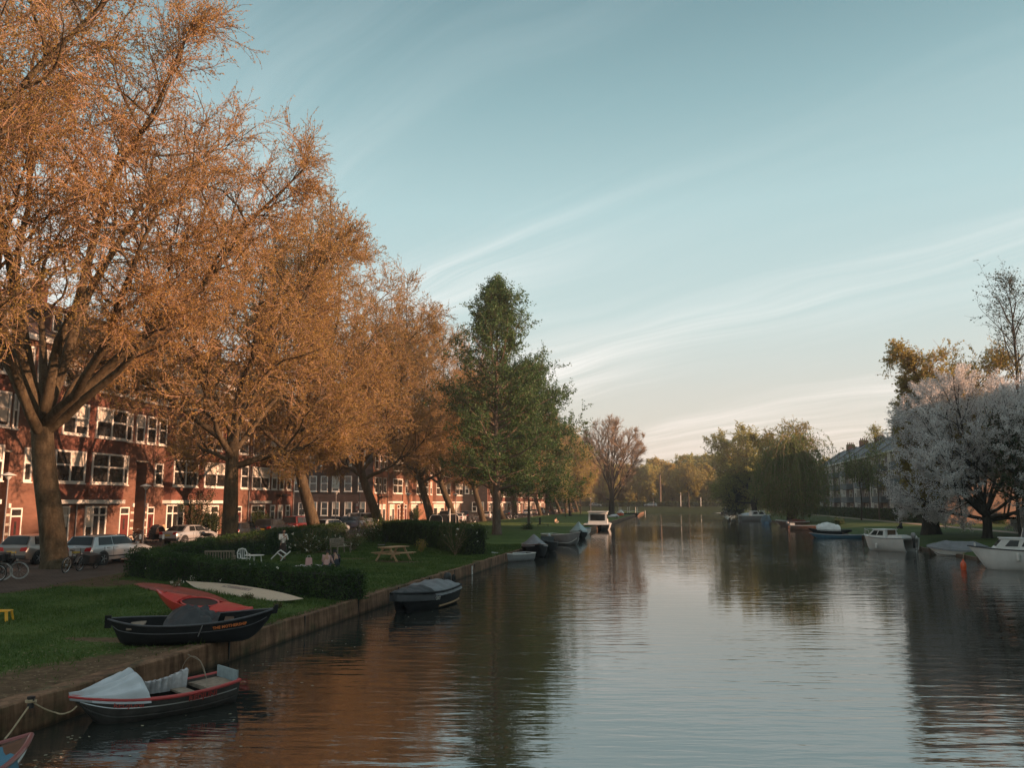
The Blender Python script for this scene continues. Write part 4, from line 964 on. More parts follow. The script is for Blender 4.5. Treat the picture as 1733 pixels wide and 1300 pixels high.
# right hedge, its end by the quay looser
C0 = at(700, 930); C1 = at(800, 944)
hedge('thick dark hedge behind the picnic table', [tuple(at(655, 918)), tuple(at(700, 922)), tuple(at(752, 930))], 1.1, [1.6, 1.75, 1.65], 3, dens=360, ls=.075)
hedge('square cut hedge end by the quay with paler glossy leaves', [tuple(at(757, 930.5)), tuple(at(806, 940))], 1.3, [1.6, 1.65], 4, dens=420, ls=.09, lfm=lf_shrub, flowers=26, rag=.09)
shrub('tall loose shrub rising from the square hedge end', at(770, 940), .7, .7, 2.0, 5, n=1000, flowers=6)
shrub('white flowered bush behind the standing woman', at(522, 938), 1.4, 1.0, 1.6, 6, n=2200, flowers=34)
shrub('white flowered bush left of the wooden bench by the back hedge', at(545, 936), 1.2, 1.0, 1.5, 7, n=1800, flowers=22)
shrub('pale leaved bush with white flowers right of the wooden bench', at(598, 932), 1.0, .9, 1.5, 8, n=1500, flowers=16)
shrub('large dark bush with white blossom heads at the corner of the garden', at(630, 917), 2.2, 1.6, 2.0, 9, n=3200, flowers=22, lfm=lf_hedge, ls=.11)
shrub('dark bush beside the large dark bush, before the leaning trunk', at(658, 912), 1.8, 1.4, 1.9, 10, n=2200, flowers=10, lfm=lf_hedge, ls=.11)
shrub('low bush with small pale flowers by the white plastic chairs', at(425, 941), 1.2, .9, 1.1, 11, n=1500, flowers=30)
shrub('dry grassy clump at the foot of the dark hedge', at(712, 935), .4, .4, .8, 12, n=500, lfm=lf_gold)
shrub('weed clump between the red canoe ends', at(298, 1003), .25, .25, .5, 13, n=350, flowers=6, ls=.05)
shrub('flowering weeds at the tip of the surfboard', at(330, 990), .4, .25, .3, 14, n=350, flowers=14, ls=.05)
shrub('low weeds beside the surfboard edge', at(420, 1014), .6, .25, .22, 15, n=500, ls=.05)
shrub('ragged low weeds at the quay end of the surfboard', at(470, 1030), .5, .2, .2, 16, n=400, ls=.05)
# ivy and front garden shrubs at the houses
for i, (px, wdt, h_, lab) in enumerate(((331, 1.9, 5.2, 'tall dark ivy mass climbing the house between two bays'), (352+8, 1.2, 2.8, 'dark bush against the house behind the upright plane trunk'), (437, 1.8, 2.3, 'round bush before the plum brick corner house'), (703, 1.2, 2.4, 'green shrub against the sunlit orange house'))):
    q = atX(px, 900, -41.9); shrub(lab, (q.x, q.y, .55), .75, wdt, h_, 20+i, n=4200, lfm=lf_dark if i < 2 else lf_hedge, ls=.14, name='ivy' if i == 0 else 'shrub')
# planting beds on the right bank
for i, (px, py, rx, h_, lm) in enumerate(((1555, 884, 2.4, 1.3, lf_shrub), (1590, 888, 2.6, 1.4, lf_olive), (1625, 890, 2.6, 1.2, lf_shrub), (1690, 893, 2.8, 1.3, lf_hedge), (1725, 895, 2.6, 1.2, lf_hedge))):
    shrub(('pale green', 'yellow green', 'mid green', 'dark green', 'deep dark green')[i]+' low bush in the bed behind the right bank path', at(px, py-6, .8), rx, 1.2, h_, 40+i, n=1500, lfm=lm, ls=.16, group='bushes in the bed behind the right bank path')
A = Vector((34.2, 135, .8)); 
t = hedge('long dark hedge along the foot of the apartment block', [(34.4, 128), (34.4, 160), (34.4, 218)], 1.2, [1.6, 1.6, 1.6], 50, dens=60, ls=.22, rag=.1); t.location.z = .8
shrub('dark green bush low on the right bank lawn', at(1420, 888, .7), 1.6, 1.4, 1.0, 55, n=900, lfm=lf_hedge, ls=.16)
shrub('narrow bright green upright shrub at the foot of the weeping willow', at(1341, 884, .5), .9, .9, 5.0, 56, n=1800, lfm=lf_green, ls=.25)
# hedge and planting beyond the far road
t = hedge('dark hedge along the far side of the far road', [(-60, 313.5), (0, 313.5), (60, 313.5)], 1.4, [1.6, 1.6, 1.6], 57, dens=26, ls=.4, rag=.15); t.location.z = 2.1
# grass blades near the camera
lf_grass = leafmat('grass_blade', [(0.040, 0.075, 0.016), (0.075, 0.125, 0.027), (0.135, 0.17, 0.05)], .3, .8)
g = np.random.default_rng(77)
def turf(n, x0, x1, y0, y1, h_, seed, name, z=.5, xin=None, pw=1.0):
    g = np.random.default_rng(seed)
    X = g.uniform(x0, x1, n); Y_ = y0+(y1-y0)*g.random(n)**pw
    keep = np.ones(n, bool)
    for (dx, dy, rx, ry) in DIRT:
        dd = ((X-dx)/rx)**2+((Y_-dy)/ry)**2; keep &= (dd > g.uniform(.45, 1.15, n)) | (g.random(n) < .06)
    if xin is not None: keep &= xin(X, Y_)
    # bare and tufted areas
    X = X[keep]; Y_ = Y_[keep]; m_ = len(X)
    hh = h_*g.uniform(.5, 1.5, m_)*(.75+.5*np.sin(X*1.3+Y_*.7)*np.sin(Y_*1.1-X*.4)); a = g.random(m_)*6.28; w = .007+.0006*np.maximum(Y_-10, 0)
    lean = g.normal(0, .45, (m_, 2))*hh[:, None]
    V = np.zeros((m_, 3, 3)); V[:, 0] = np.stack([X-np.cos(a)*w, Y_-np.sin(a)*w, np.full(m_, z)], 1); V[:, 1] = np.stack([X+np.cos(a)*w, Y_+np.sin(a)*w, np.full(m_, z)], 1)
    V[:, 2] = np.stack([X+lean[:, 0], Y_+lean[:, 1], z+hh], 1)
    o = npmesh(name, V.reshape(-1, 3), None, np.arange(3*m_).reshape(-1, 3), mats=[lf_grass], smooth=False); o['kind'] = 'stuff'; return o
inlawn = lambda X, Y_: X > np.interp(Y_, [e_[1] for e_ in edge], [e_[0] for e_ in edge])
turf(190000, -23.5, QX-.15, 9, 62, .075, 1, 'grass', xin=inlawn, pw=1.35)
turf(2600, QX-.38, QX-.1, 9, 60, .13, 2, 'edge_grass')
n = 240; Y_ = 9+55*g.random(n)**1.6; X = QX+.25+np.abs(g.normal(0, 1.6, n)); c = np.stack([X, Y_, np.full(n, .006)], 1)
V, Q = leaves(c, .075, .05, g, flat=6); V[:, 2] = .006
o = npmesh('floating_leaves', V, Q, mats=[simple('leaf_floating', (0.34, 0.30, 0.20), .7, var=.4, scale=9, space='pos')], smooth=False); o['kind'] = 'stuff'
# fallen leaves and litter on the bare soil
n = 420; X = g.uniform(-13.5, QX-.1, n); Y_ = g.uniform(8.5, 17, n); c = np.stack([X, Y_, np.full(n, .515)], 1)
V, Q = leaves(c, .07, .045, g, flat=3); V[:, 2] = .512+np.abs(V[:, 2]-.515)*.3
o = npmesh('fallen_leaves', V, Q, mats=[simple('leaf_litter', (0.30, 0.21, 0.12), .85, var=.5, scale=9, space='pos')], smooth=False); o['kind'] = 'stuff'
# ============================================================ BOATS
def paint(name, col, rough=.35, var=.12, coat=.2, spec=.5): return simple(name, col, rough, var=var, scale=2.5, coat=coat, spec=spec)
bt_black = paint('boat_black', (0.013, 0.0135, 0.015), .65, .4, 0, .2); bt_grey = paint('boat_grey', (0.25, 0.25, 0.25)); bt_white = paint('boat_white', (0.66, 0.65, 0.62), .3, .08)
bt_alu = simple('boat_dirty_metal', (0.05, 0.044, 0.039), .55, .2, var=.45, scale=4); bt_red = paint('boat_red', (0.42, 0.035, 0.03), .35, .2); bt_blue = paint('boat_blue', (0.05, 0.16, 0.25), .35, .2)
bt_dred = simple('canoe_faded_red', (0.30, 0.055, 0.035), .6, var=.25, scale=3); bt_brown = paint('boat_brown', (0.10, 0.05, 0.03), .4, .3)
tarp_w = simple('tarp_pale', (0.50, 0.53, 0.56), .55, var=.14, scale=2.5); tarp_g = simple('tarp_grey', (0.16, 0.165, 0.175), .6, var=.2, scale=2.5); tarp_d = simple('tarp_dark', (0.03, 0.031, 0.034), .6, var=.35, scale=3)
tarp_t = simple('tarp_teal', (0.30, 0.38, 0.38), .55, var=.12, scale=2.5); tarp_b = simple('tarp_blue', (0.05, 0.17, 0.25), .55, var=.2, scale=2.5)
rope_m = simple('rope', (0.42, 0.32, 0.2), .8, var=.2, scale=20); orange = paint('letter_orange', (0.75, 0.20, 0.05), .5, .08, 0); letter_red = paint('letter_red', (0.33, 0.05, 0.04), .6, .25, 0); buoy_or = paint('buoy_orange', (0.7, 0.10, 0.03), .4, .1)
def sm(a): return a*a*(3-2*a)
class Hull:
    """open boat hull; x forward, z up from the waterline (or the keel when on land)"""
    def __init__(s, L_, B, D, draft=.12, tr=.75, bow=.18, stern=.04, pw=2.2, rake=.12, pts=1.0, double=False, bilge=.6, kb=.28, ks=.28):
        s.L, s.B, s.D, s.draft, s.kb, s.ks, s.tr, s.bow, s.st, s.pw, s.rake, s.double, s.bl = L_, B, D, draft, kb, ks, tr, bow, stern, pw, rake, double, bilge
    def half(s, u):
        if u > .45: v = (u-.45)/.55; return s.B/2*max(0.0, 1-v**s.pw)
        v = (.45-u)/.45
        return s.B/2*(max(0.0, 1-v**s.pw) if s.double else 1-(1-s.tr)*v*v)
    def sheer(s, u): return s.D-s.draft + (s.bow*((u-.4)/.6)**2 if u > .4 else s.st*((.4-u)/.4)**2)
    def keel(s, u): return -s.draft + (max(0, (u-1+s.kb)/s.kb)**2.2*s.D*.75) + (max(0, (s.ks-u)/s.ks)**2.2*s.D*.75 if s.double else max(0, (.25-u)/.25)**2*.05)
    def xx(s, u, f=1.0):
        x = (u-.5)*s.L
        if u > .8: x += s.rake*(f-1)*(u-.8)/.2*2
        if s.double and u < .2: x -= s.rake*(f-1)*(.2-u)/.2*2
        return x
    def sec(s, u, ins=0.0, m=7):
        b = max(s.half(u)-ins, .012); zk = s.keel(u)+ins*1.3; zs = s.sheer(u); o = []
        for j in range(m):
            f = j/(m-1); a = f*pi/2; y = b*math.sin(a)**s.bl; z = zk+(zs-zk)*(1-math.cos(a)**1.15) if f < 1 else zs
            o.append((y, z, f))
        return o
    def shell(s, n=22, th=.035, name='hull', mat=None, par=None):
        rings = []
        for i in range(n+1):
            u = i/n; out = s.sec(u); inn = s.sec(u, th); r_ = []
            for (y, z, f) in reversed(out): r_.append((s.xx(u, f), -y, z))
            for (y, z, f) in out[1:]: r_.append((s.xx(u, f), y, z))
            for (y, z, f) in reversed(inn): r_.append((s.xx(u, f)*.995, y, max(z, s.keel(u)+.03) if f < 1 else z))
            for (y, z, f) in inn[1:]: r_.append((s.xx(u, f)*.995, -y, max(z, s.keel(u)+.03) if f < 1 else z))
            rings.append(r_)
        mb = MB(); mb.loft(rings); o = mb.build(name, mat, par, smooth=True, sharp=50)
        return o
    def rail(s, mat, par, r_=.03, name='gunwale', u0=0, u1=1, dz=0.0, n=24):
        mb = MB()
        for sg in (-1, 1):
            mb.tube([(s.xx(u, 1), sg*(s.half(u)+.004), s.sheer(u)+dz) for u in np.linspace(u0, u1, n)], r_, 8)
        if not s.double and u0 == 0: mb.tube([(s.xx(0, 1), y*s.half(0), s.sheer(0)+dz) for y in (-1, 1)], r_, 8)
        return mb.build(name, mat, par, smooth=True)
    def strake(s, f, mat, par, r_=.015, u0=.02, u1=.97, name='rubbing_strake'):
        mb = MB()
        for sg in (-1, 1):
            pts = []
            for u in np.linspace(u0, u1, 24):
                o = s.sec(u, 0, 31); y, z, ff = o[min(30, int(round(f*30)))]; pts.append((s.xx(u, ff), sg*(y+.004), z))
            mb.tube(pts, r_, 6)
        return mb.build(name, mat, par, smooth=True)
    def thwart(s, u, w, mat, par, dz=-.12, name='seat'):
        mb = MB(); b = s.half(u)-.03; mb.box((s.xx(u), 0, s.sheer(u)+dz), (w, 2*b, .035)); return mb.build(name, mat, par)
    def deck(s, u0, u1, mat, par, dz=-.03, camber=.03, name='deck', n=12, ins=.02):
        rings = []
        for u in np.linspace(u0, u1, n):
            b = max(s.half(u)-ins, .01); z = s.sheer(u)+dz
            rings.append([(s.xx(u, 1), y*b, z+camber*(1-y*y)) for y in (-1, -.5, 0, .5, 1)]+[(s.xx(u, 1), y*b, z-.04) for y in (1, -1)])
        mb = MB(); mb.loft(rings); return mb.build(name, mat, par, smooth=True, sharp=45)
    def cover(s, u0, u1, hf, mat, par, seed=0, wr=.02, n=30, m=17, over=.05, drop=.08, name='cover', sharpness=1.0, pleat=0.0):
        g = np.random.default_rng(seed); ph = g.random(8)*6.28; rings = []
        for i in range(n+1):
            v = i/n; u = u0+(u1-u0)*v; b = s.half(u)+over; z0 = s.sheer(u); h_ = hf(v); r_ = []
            for j in range(m):
                y = -1+2*j/(m-1); e = max(0.0, 1-abs(y)**(2.0 if sharpness > .5 else 1.1)) if sharpness < 2 else max(0, 1-abs(y)**3)
                if sharpness == .3: e = 1-abs(y)
                if sharpness == 4: e = math.sqrt(max(0, 1-y*y))
                z = z0+h_*e; 
                w = wr*(math.sin(5*y+ph[0]+v*9)+.7*math.sin(11*y+ph[1]-v*14)+.6*math.sin(v*31+ph[2]+3*y)+.5*math.sin(17*y+v*23+ph[3]))*(.25+.75*min(1, e*2))
                if pleat: w += pleat*(math.sin(11*y+ph[5]+1.5*v)+.8*math.sin(19*y-2.2*v+ph[6])+.3*math.sin(33*y+ph[7]))*(.3+e)
                if j in (0, m-1): z = z0-drop+.3*wr*math.sin(v*40+ph[4]); w = 0
                r_.append((s.xx(u, 1)+w*.5, y*b, z+w))
            r_ += [(s.xx(u, 1), (b-.02), z0-drop-.004), (s.xx(u, 1), -(b-.02), z0-drop-.004)]
            rings.append(r_)
        mb = MB(); mb.loft(rings); return mb.build(name, mat, par, smooth=True, sharp=70)
def outboard(par, x, z, mat, name='outboard_motor'):
    mb = MB(); rings = []
    for (zz, a, b, dx) in ((-.02, .10, .09, 0), (.05, .17, .13, -.02), (.2, .2, .14, -.03), (.32, .17, .12, -.03), (.38, .08, .07, -.02)):
        rings.append([(x+dx+a*math.cos(k*pi/6), b*math.sin(k*pi/6), z+zz) for k in range(12)])
    mb.loft(rings); o = mb.build(name, mat, par, smooth=True)
    mb = MB(); mb.prism([(x-.09, z), (x+.07, z), (x+.03, z-.75), (x-.12, z-.75)], -.04, .04, 'y'); mb.build('motor_leg', black, o)
    mb = MB(); mb.tube([(x+.12, 0, z+.12), (x+.5, .05, z+.2)], .02, 6); mb.build('tiller', black, o)
    return o
def boat(name, label, p, q, z=0.0, cat_='boat', group=None, tilt=0.0):
    """stern point p, bow point q on the water: returns the thing, aligned stern to bow"""
    p = Vector((p.x, p.y, 0)); q = Vector((q.x, q.y, 0)); d = q-p
    t = thing(name, label, cat_, ((p.x+q.x)/2, (p.y+q.y)/2, z), 0, group, rot=(tilt, 0, math.atan2(d.y, d.x)))
    return t, d.length
def rope(name, label, pts, r_=.012, sag=.0, mat=None):
    pts = [Vector(p) for p in pts]; out = []
    for a, b in zip(pts[:-1], pts[1:]):
        for k in range(8):
            f = k/8; out.append(a+(b-a)*f-Vector((0, 0, sag*4*f*(1-f))))
    out.append(pts[-1]); o0 = out[0]
    t = thing(name, label, 'rope', o0); mb = MB(); mb.tube([p-o0 for p in out], r_, 6); mb.build('line', mat or rope_m, t, smooth=True); return t

# --- 1 dinghy with pale tarpaulin, nearest
t, L_ = boat('rowing_dinghy', 'weathered grey dinghy with red gunwale and a pale tarpaulin tented over its bow', at(376, 1186, 0), at(126, 1230, 0))
H = Hull(L_+.2, 1.15, .47, .13, .78, .14, .07, 2.6, .16)
H.shell(mat=bt_alu, par=t); H.rail(bt_red, t, .032, dz=.0); H.strake(.80, steel, t, .010); H.strake(.60, bt_alu, t, .012)
H.thwart(.30, .24, wood_g, t, -.08); H.deck(.02, .2, wood_g, t, -.05, name='stern_deck')
H.cover(.60, 1.0, lambda v: .02+.38*(math.sqrt(1-(1-v/.14)**2) if v < .14 else ((1-v)/.86)**1.45), tarp_w, t, 3, .003, n=44, m=71, over=.03, drop=.06, pleat=.024, sharpness=4, name='bow_tarpaulin')
# tarpaulin rucked along the side and over the second hoop
mb = MB(); rings = []
g = np.random.default_rng(6)
for i in range(33):
    v = i/32; u = .24+.32*v; b = H.half(u); r_ = []
    for j in range(9):
        f = j/8; w = .018*math.sin(v*58+f*4)+.012*math.sin(v*91)
        top = .06+.22*(1-v)**1.6+.10*v**2
        y = -b+.02-.0+f*.26; z = H.sheer(u)-.02+top*math.sin(f*pi*.62)
        r_.append((H.xx(u)+w, y+w*.6, z+w*.7))
    r_ += [(H.xx(u), -b+.24, H.sheer(u)-.1), (H.xx(u), -b+.03, H.sheer(u)-.06)]
    rings.append(r_)
mb.loft(rings); mb.build('side_tarpaulin', simple('tarp_greyish', (0.42, 0.41, 0.42), .6, var=.25, scale=9), t, smooth=True, sharp=80)
mb = MB()
for u, hh in ((.245, .5),):
    mb.tube([(H.xx(u)-.0, H.half(u)*math.cos(a), H.sheer(u)+hh*math.sin(a)) for a in np.linspace(0, pi, 17)], .005, 6)
mb.tube([(H.xx(.245), -.12*0-H.half(.245)*.5, H.sheer(.245)+.5), (H.xx(.15), -.3, H.sheer(.15)+.33), (H.xx(.09), -.42, H.sheer(.1)+.02)], .009, 6)
mb.build('tent_hoop', simple('hoop_pale', (0.27, 0.22, 0.16), .5), t, smooth=True)
mb = MB(); mb.box((H.xx(0)+.02, 0, H.sheer(0)+.06), (.03, .78, .20)); mb.build('transom_plate', simple('plate_bluegrey', (0.23, 0.29, 0.31), .5, var=.2), t)
def side_text(H, t, txt, u, f, size, mat, sg=-1, sx=1.0):
    o = H.sec(u, 0, 31)[int(f*30)]; o2 = H.sec(u, 0, 31)[int(f*30)+2]; ua, ub = u-.04, u+.04
    ya = H.sec(ua, 0, 31)[int(f*30)][0]; yb = H.sec(ub, 0, 31)[int(f*30)][0]; za = H.sec(ua, 0, 31)[int(f*30)][1]; zb = H.sec(ub, 0, 31)[int(f*30)][1]
    ex = Vector((.08*H.L, sg*(yb-ya), zb-za)).normalized(); 
    if sg > 0: ex = -ex
    up = Vector((0, sg*(o2[0]-o[0]), o2[1]-o[1])).normalized(); n_ = ex.cross(up).normalized(); up = n_.cross(ex)
    m_ = Matrix((ex, up, n_)).transposed()
    return text_mesh('lettering', txt, size, mat, t, Vector((H.xx(u, o[2]), sg*o[0], o[1]))+n_*.012, m_.to_euler(), .004, sx)
side_text(H, t, 'NUFDER', .30, .80, .12, letter_red, 1, 1.35) if False else None
# the visible side is the boat's port side: its bow points left in the picture
side_text(H, t, 'REDJUNI', .27, .87, .12, letter_red, 1, 1.15)
side_text(H, t, 'REDJUNI', .72, .87, .11, letter_red, 1, 1.1)
dinghy = t
q0 = at(52, 1192, .52)
rope('mooring_rope', 'slack rope from the quay post to the bow of the tarpaulin dinghy', [q0+Vector((.05, 0, .02)), at(95, 1207, .32), at(114, 1207, .33), at(130, 1196, .42)], .012, .02)
rope('mooring_rope', 'knotted rope down from the quay post to the blue tarpaulin boat', [q0, atY(18, 1240, q0.y-.35), at(8, 1252, .30)], .014, 0)
t = thing('mooring_post', 'short dark iron post on the quay edge holding both near ropes', 'mooring post', q0-Vector((0, 0, .06))); mb = MB(); mb.lathe([(.05, 0), (.045, .13), (.06, .14), (.06, .17), (.02, .18)], 12); mb.build('post', metal_dk, t, smooth=True)
mb = MB(); mb.tube([(.07*math.cos(a), .07*math.sin(a), .08+.01*a/3) for a in np.linspace(0, 12, 30)], .013, 6); mb.build('rope_coil', rope_m, t, smooth=True)
# --- 2 boat in the lower left corner
t, L_ = boat('rowing_boat', 'boat at the bottom left corner with a blue tarpaulin and red brown rail', at(-252, 1432, 0), at(-14, 1338, 0))
H = Hull(2.9, 1.1, .5, .14, .75, .16, .04, 2.2, .15); H.shell(mat=bt_brown, par=t); H.rail(paint('rail_redbrown', (0.22, 0.05, 0.045)), t, .035); H.strake(.86, bt_white, t, .02)
H.cover(.1, .80, lambda v: .05+.06*math.sin(pi*v), tarp_b, t, 5, .025, over=.05, drop=.14); H.deck(.80, .99, bt_brown, t, -.02)
# --- 3 black canoe-like boat on the quay edge, with lettering
pA, pB_ = at(186, 1086), at(452, 1074)
t, L_ = boat('black_rowboat', 'long black double ended boat lying on the quay edge with orange lettering at its bow', at(190, 1094), at(452, 1083), z=.52, tilt=R(4))
H = Hull(L_+.25, 1.1, .47, 0.0, .5, .20, .10, 3.0, .10, double=True, bilge=.42, kb=.2, ks=.08)
H.shell(mat=bt_black, par=t); H.rail(simple('rail_worn_grey', (0.07, 0.072, 0.078), .5, var=.3), t, .022, n=30); H.strake(.72, simple('strake_grey', (0.09, 0.09, 0.095), .5, var=.3), t, .010)
H.thwart(.17, .3, wood_g, t, -.1); H.thwart(.72, .2, wood_d, t, -.1)
H.cover(.34, .66, lambda v: .05+.27*math.sin(pi*min(1, v*1.12))**.8 if v < .9 else .05, tarp_d, t, 9, .035, over=-.03, drop=.0, name='folded_tarpaulin', m=21)
mb = MB(); mb.prism([(H.xx(0)-.05, H.sheer(0)-.2), (H.xx(0)+.08, H.sheer(0)-.2), (H.xx(0)+.08, H.sheer(0)+.07), (H.xx(0)-.05, H.sheer(0)+.07)], -.03, .03, 'y'); mb.build('stern_post', bt_black, t)
mb = MB(); mb.prism([(H.xx(1)-.12, H.sheer(1)-.12), (H.xx(1)+.07, H.sheer(1)-.1), (H.xx(1)+.10, H.sheer(1)+.08), (H.xx(1)+.03, H.sheer(1)+.09)], -.035, .035, 'y'); mb.build('stem_post', bt_black, t)
side_text(H, t, 'THE MOTHERSHIP', .735, .86, .085, orange, -1, 1.05)
mb = MB(); o1 = H.sec(.56, 0, 31)
mb.tube([(H.xx(.56)+.05, -o1[29][0]-.012, o1[29][1]), (H.xx(.555)-.02, -o1[18][0]-.014, o1[18][1])], .011, 6); mb.build('hanging_strap', steel, t)
# --- 4 red sit-in kayak leaning behind it
t, L_ = boat('kayak', 'bright red kayak with an open black cockpit, propped behind the black boat', at(430, 1060), at(274, 1036), z=.55, cat_='kayak')
H = Hull(L_+.2, .66, .36, 0.0, .5, .18, .10, 2.0, .12, double=True, bilge=.55); kay = paint('kayak_red', (0.55, 0.045, 0.04), .35, .12)
t.rotation_euler = (R(-16), R(-1), t.rotation_euler.z)
H.shell(mat=kay, par=t); H.deck(.0, .36, kay, t, .0, .05, 'rear_deck', ins=-.005); H.deck(.70, 1.0, kay, t, .0, .05, 'front_deck', ins=-.005)
mb = MB(); a0, b0 = (H.xx(.53), H.L*.175); mb.tube([(a0+b0*math.cos(k), H.half(.53)*.86*math.sin(k), H.sheer(.5)+.035) for k in np.linspace(0, 2*pi, 30)], .022, 8); mb.build('cockpit_rim', kay, t, smooth=True)
mb = MB(); rings = [[(a0+b0*f*math.cos(k), H.half(.53)*.84*f*math.sin(k), z) for k in np.linspace(0, 2*pi, 24, endpoint=False)] for f, z in ((1, H.sheer(.5)+.02), (.96, .1), (.7, .05))]; mb.loft(rings); mb.build('cockpit_liner', black, t)
H.thwart(.44, .3, black, t, -.12); side_text(H, t, 'GUPPY', .40, .88, .06, bt_white, 1, 1) if False else None
mb = MB(); mb.lathe([(.05, 0), (.05, .02)], 12, (H.xx(.9), 0, H.sheer(.9)+.04)); mb.build('hatch_cap', bt_dred, t)
mb = MB(); mb.box((H.xx(.42), H.half(.42)+.012, H.sheer(.42)-.03), (.5, .006, .035)); mb.build('white_stripe', bt_white, t)
# --- 5 faded red canoe on the ground and the surfboard
t, L_ = boat('canoe', 'faded red canoe lying upside down in the grass before the hedge', at(388, 1019), at(222, 990), z=.5, cat_='canoe')
mb = MB(); rings = []
for i in range(31):
    u = i/30; w = .34*max(.02, 1-abs(2*u-1)**2.2); h_ = .20*max(.06, 1-abs(2*u-1)**3)
    rings.append([((u-.5)*L_, w*math.cos(a), h_*math.sin(a)**.8) for a in np.linspace(0, pi, 11)]+[((u-.5)*L_, -w*.9, 0), ((u-.5)*L_, w*.9, 0)][::1])
mb.loft(rings); mb.build('hull', bt_dred, t, smooth=True, sharp=60)
mb = MB(); mb.tube([((u-.5)*L_, 0, .20*max(.06, 1-abs(2*u-1)**3)+.006) for u in np.linspace(.03, .97, 20)], .012, 6); mb.build('keel_strip', bt_dred, t)
t, L_ = boat('surfboard', 'long cream surfboard with a worn patterned stripe lying against the hedge foot', at(318, 993), at(512, 1024), z=.60, cat_='surfboard', tilt=R(24))
m, p, out = mat_new('surfboard_skin'); v = OBJC(); s_ = nt.nodes.new('ShaderNodeSeparateXYZ'); nt.links.new(v, s_.inputs[0])
nn = NOISE(MAPV(v, (3, 14, 3)), 2.0, 4, .7); band = M('LESS_THAN', M('ABSOLUTE', M('SUBTRACT', s_.outputs[1], .1)), .085); inx = M('LESS_THAN', M('ABSOLUTE', M('ADD', s_.outputs[0], .35)), 1.0)
c = MIX(M('MULTIPLY', M('MULTIPLY', band, inx), M('GREATER_THAN', nn, .44)), (0.62, 0.50, 0.37), (0.13, 0.10, 0.10)); setp(p, col=MIX(.25, c, RAMP(nn, [(.3, (.4, .3, .22)), (.7, (.75, .62, .5))])), rough=.45)
mb = MB(); rings = []
for i in range(33):
    u = i/32; w = .35*max(.03, (1-abs(2*u-1)**2.6)); zz = .10*(2*u-1)**4; th = .07*max(.2, 1-abs(2*u-1)**4)
    rings.append([((u-.5)*L_*1.02, w*math.cos(a), zz+th*math.sin(a)) for a in np.linspace(0, 2*pi, 16, endpoint=False)])
mb.loft(rings); mb.build('board', m, t, smooth=True)
mb = MB(); mb.prism([(-L_*.36, -.03), (-L_*.30, -.03), (-L_*.37, -.2), (-L_*.39, -.19)], -.008, .008, 'y'); mb.build('fin', black, t)
# --- 6 black sloop with dark cover
t, L_ = boat('sloop', 'black moored sloop with a dark grey cover, brown rail and white letters', at(748, 1003, 0), at(655, 1029, 0))
t, L_ = t, L_
t.location.x += .25
H = Hull(4.1, 1.5, .78, .2, .82, .12, .06, 1.5, .6); t.rotation_euler.z = math.atan2(-(3.6), -.65)
t.location = ((at(706, 1032, 0)+Vector((0, .3, 0)))).to_tuple()
H.shell(mat=bt_black, par=t); H.rail(bt_black, t, .035); H.strake(.52, wood_p, t, .035, .0, .45, 'rubbing_strake')
H.cover(.0, .55, lambda v: .30*math.sin(pi*(.15+.75*(1-v)))**.7, tarp_g, t, 12, .022, drop=.12); H.cover(.555, .985, lambda v: .24*(1-v)**.9, tarp_d, t, 13, .016, drop=.25, name='bow_cover')
side_text(H, t, 'ROXY', .52, .80, .17, bt_white, 1, .8)
outboard(t, H.xx(0)-.1, H.sheer(0)+.02, black)
# --- 7.. small boats up the left bank
def p2(px, py): return at(px, py, 0)
def left_boat(name, label, px, py, L_, B, D, yaw, hm, rm, **k):
    t = thing(name, label, 'boat', p2(px, py), yaw); H = Hull(L_, B, D, .12, k.get('tr', .75), k.get('bow', .16), k.get('stern', .04), 2.3, .15)
    H.shell(mat=hm, par=t, n=16); H.rail(rm, t, .028, n=16); return t, H
t, H = left_boat('rowing_boat', 'small grey open rowing boat with a white rail, moored behind the others', 866, 950, 3.2, 1.25, .55, R(-128), bt_grey, bt_white); H.thwart(.3, .25, wood_d, t); H.thwart(.6, .25, wood_d, t); H.deck(.8, .98, bt_black, t)
mb = MB(); mb.box((.1, .1, H.sheer(.5)-.05), (.5, .25, .1)); mb.build('white_bundle', plastic_w, t)
t, H = left_boat('sloop', 'dark sloop under a pale striped pointed tent cover', 906, 943, 4.2, 1.6, .9, R(-72), bt_black, bt_brown); H.cover(.0, .9, lambda v: .12+.62*max(0, 1-abs(v-.42)*2.4), tarp_g, t, 21, .012, sharpness=.3, drop=.1); H.deck(.88, 1, bt_black, t)
tent_str = simple('tent_stripe', (0.40, 0.41, 0.42), .6)
t, H = left_boat('motor_boat', 'small black motorboat with a silver outboard, between the tent covered sloop and the grey boat', 927, 934, 3.6, 1.5, .8, R(-84), bt_black, black); H.deck(.6, 1, bt_black, t); outboard(t, H.xx(0)-.15, H.sheer(0)+.15, paint('motor_silver', (.35, .36, .37), .3, .1)); H.thwart(.25, .3, black, t)
mb = MB(); mb.prism([(.1, H.sheer(.5)), (.35, H.sheer(.5)+.45), (.4, H.sheer(.5)+.45), (.5, H.sheer(.5))], -.5, .5, 'y'); mb.build('windscreen', carglass, t)
t, H = left_boat('sloop', 'pale grey sloop with a high rounded bow and white waterline stripe', 953, 922, 4.6, 1.8, .95, R(-44), bt_grey, bt_white, bow=.3); H.strake(.45, bt_white, t, .03); H.deck(.7, .98, wood_p, t); H.thwart(.3, .3, wood_p, t); H.thwart(.5, .3, wood_p, t)
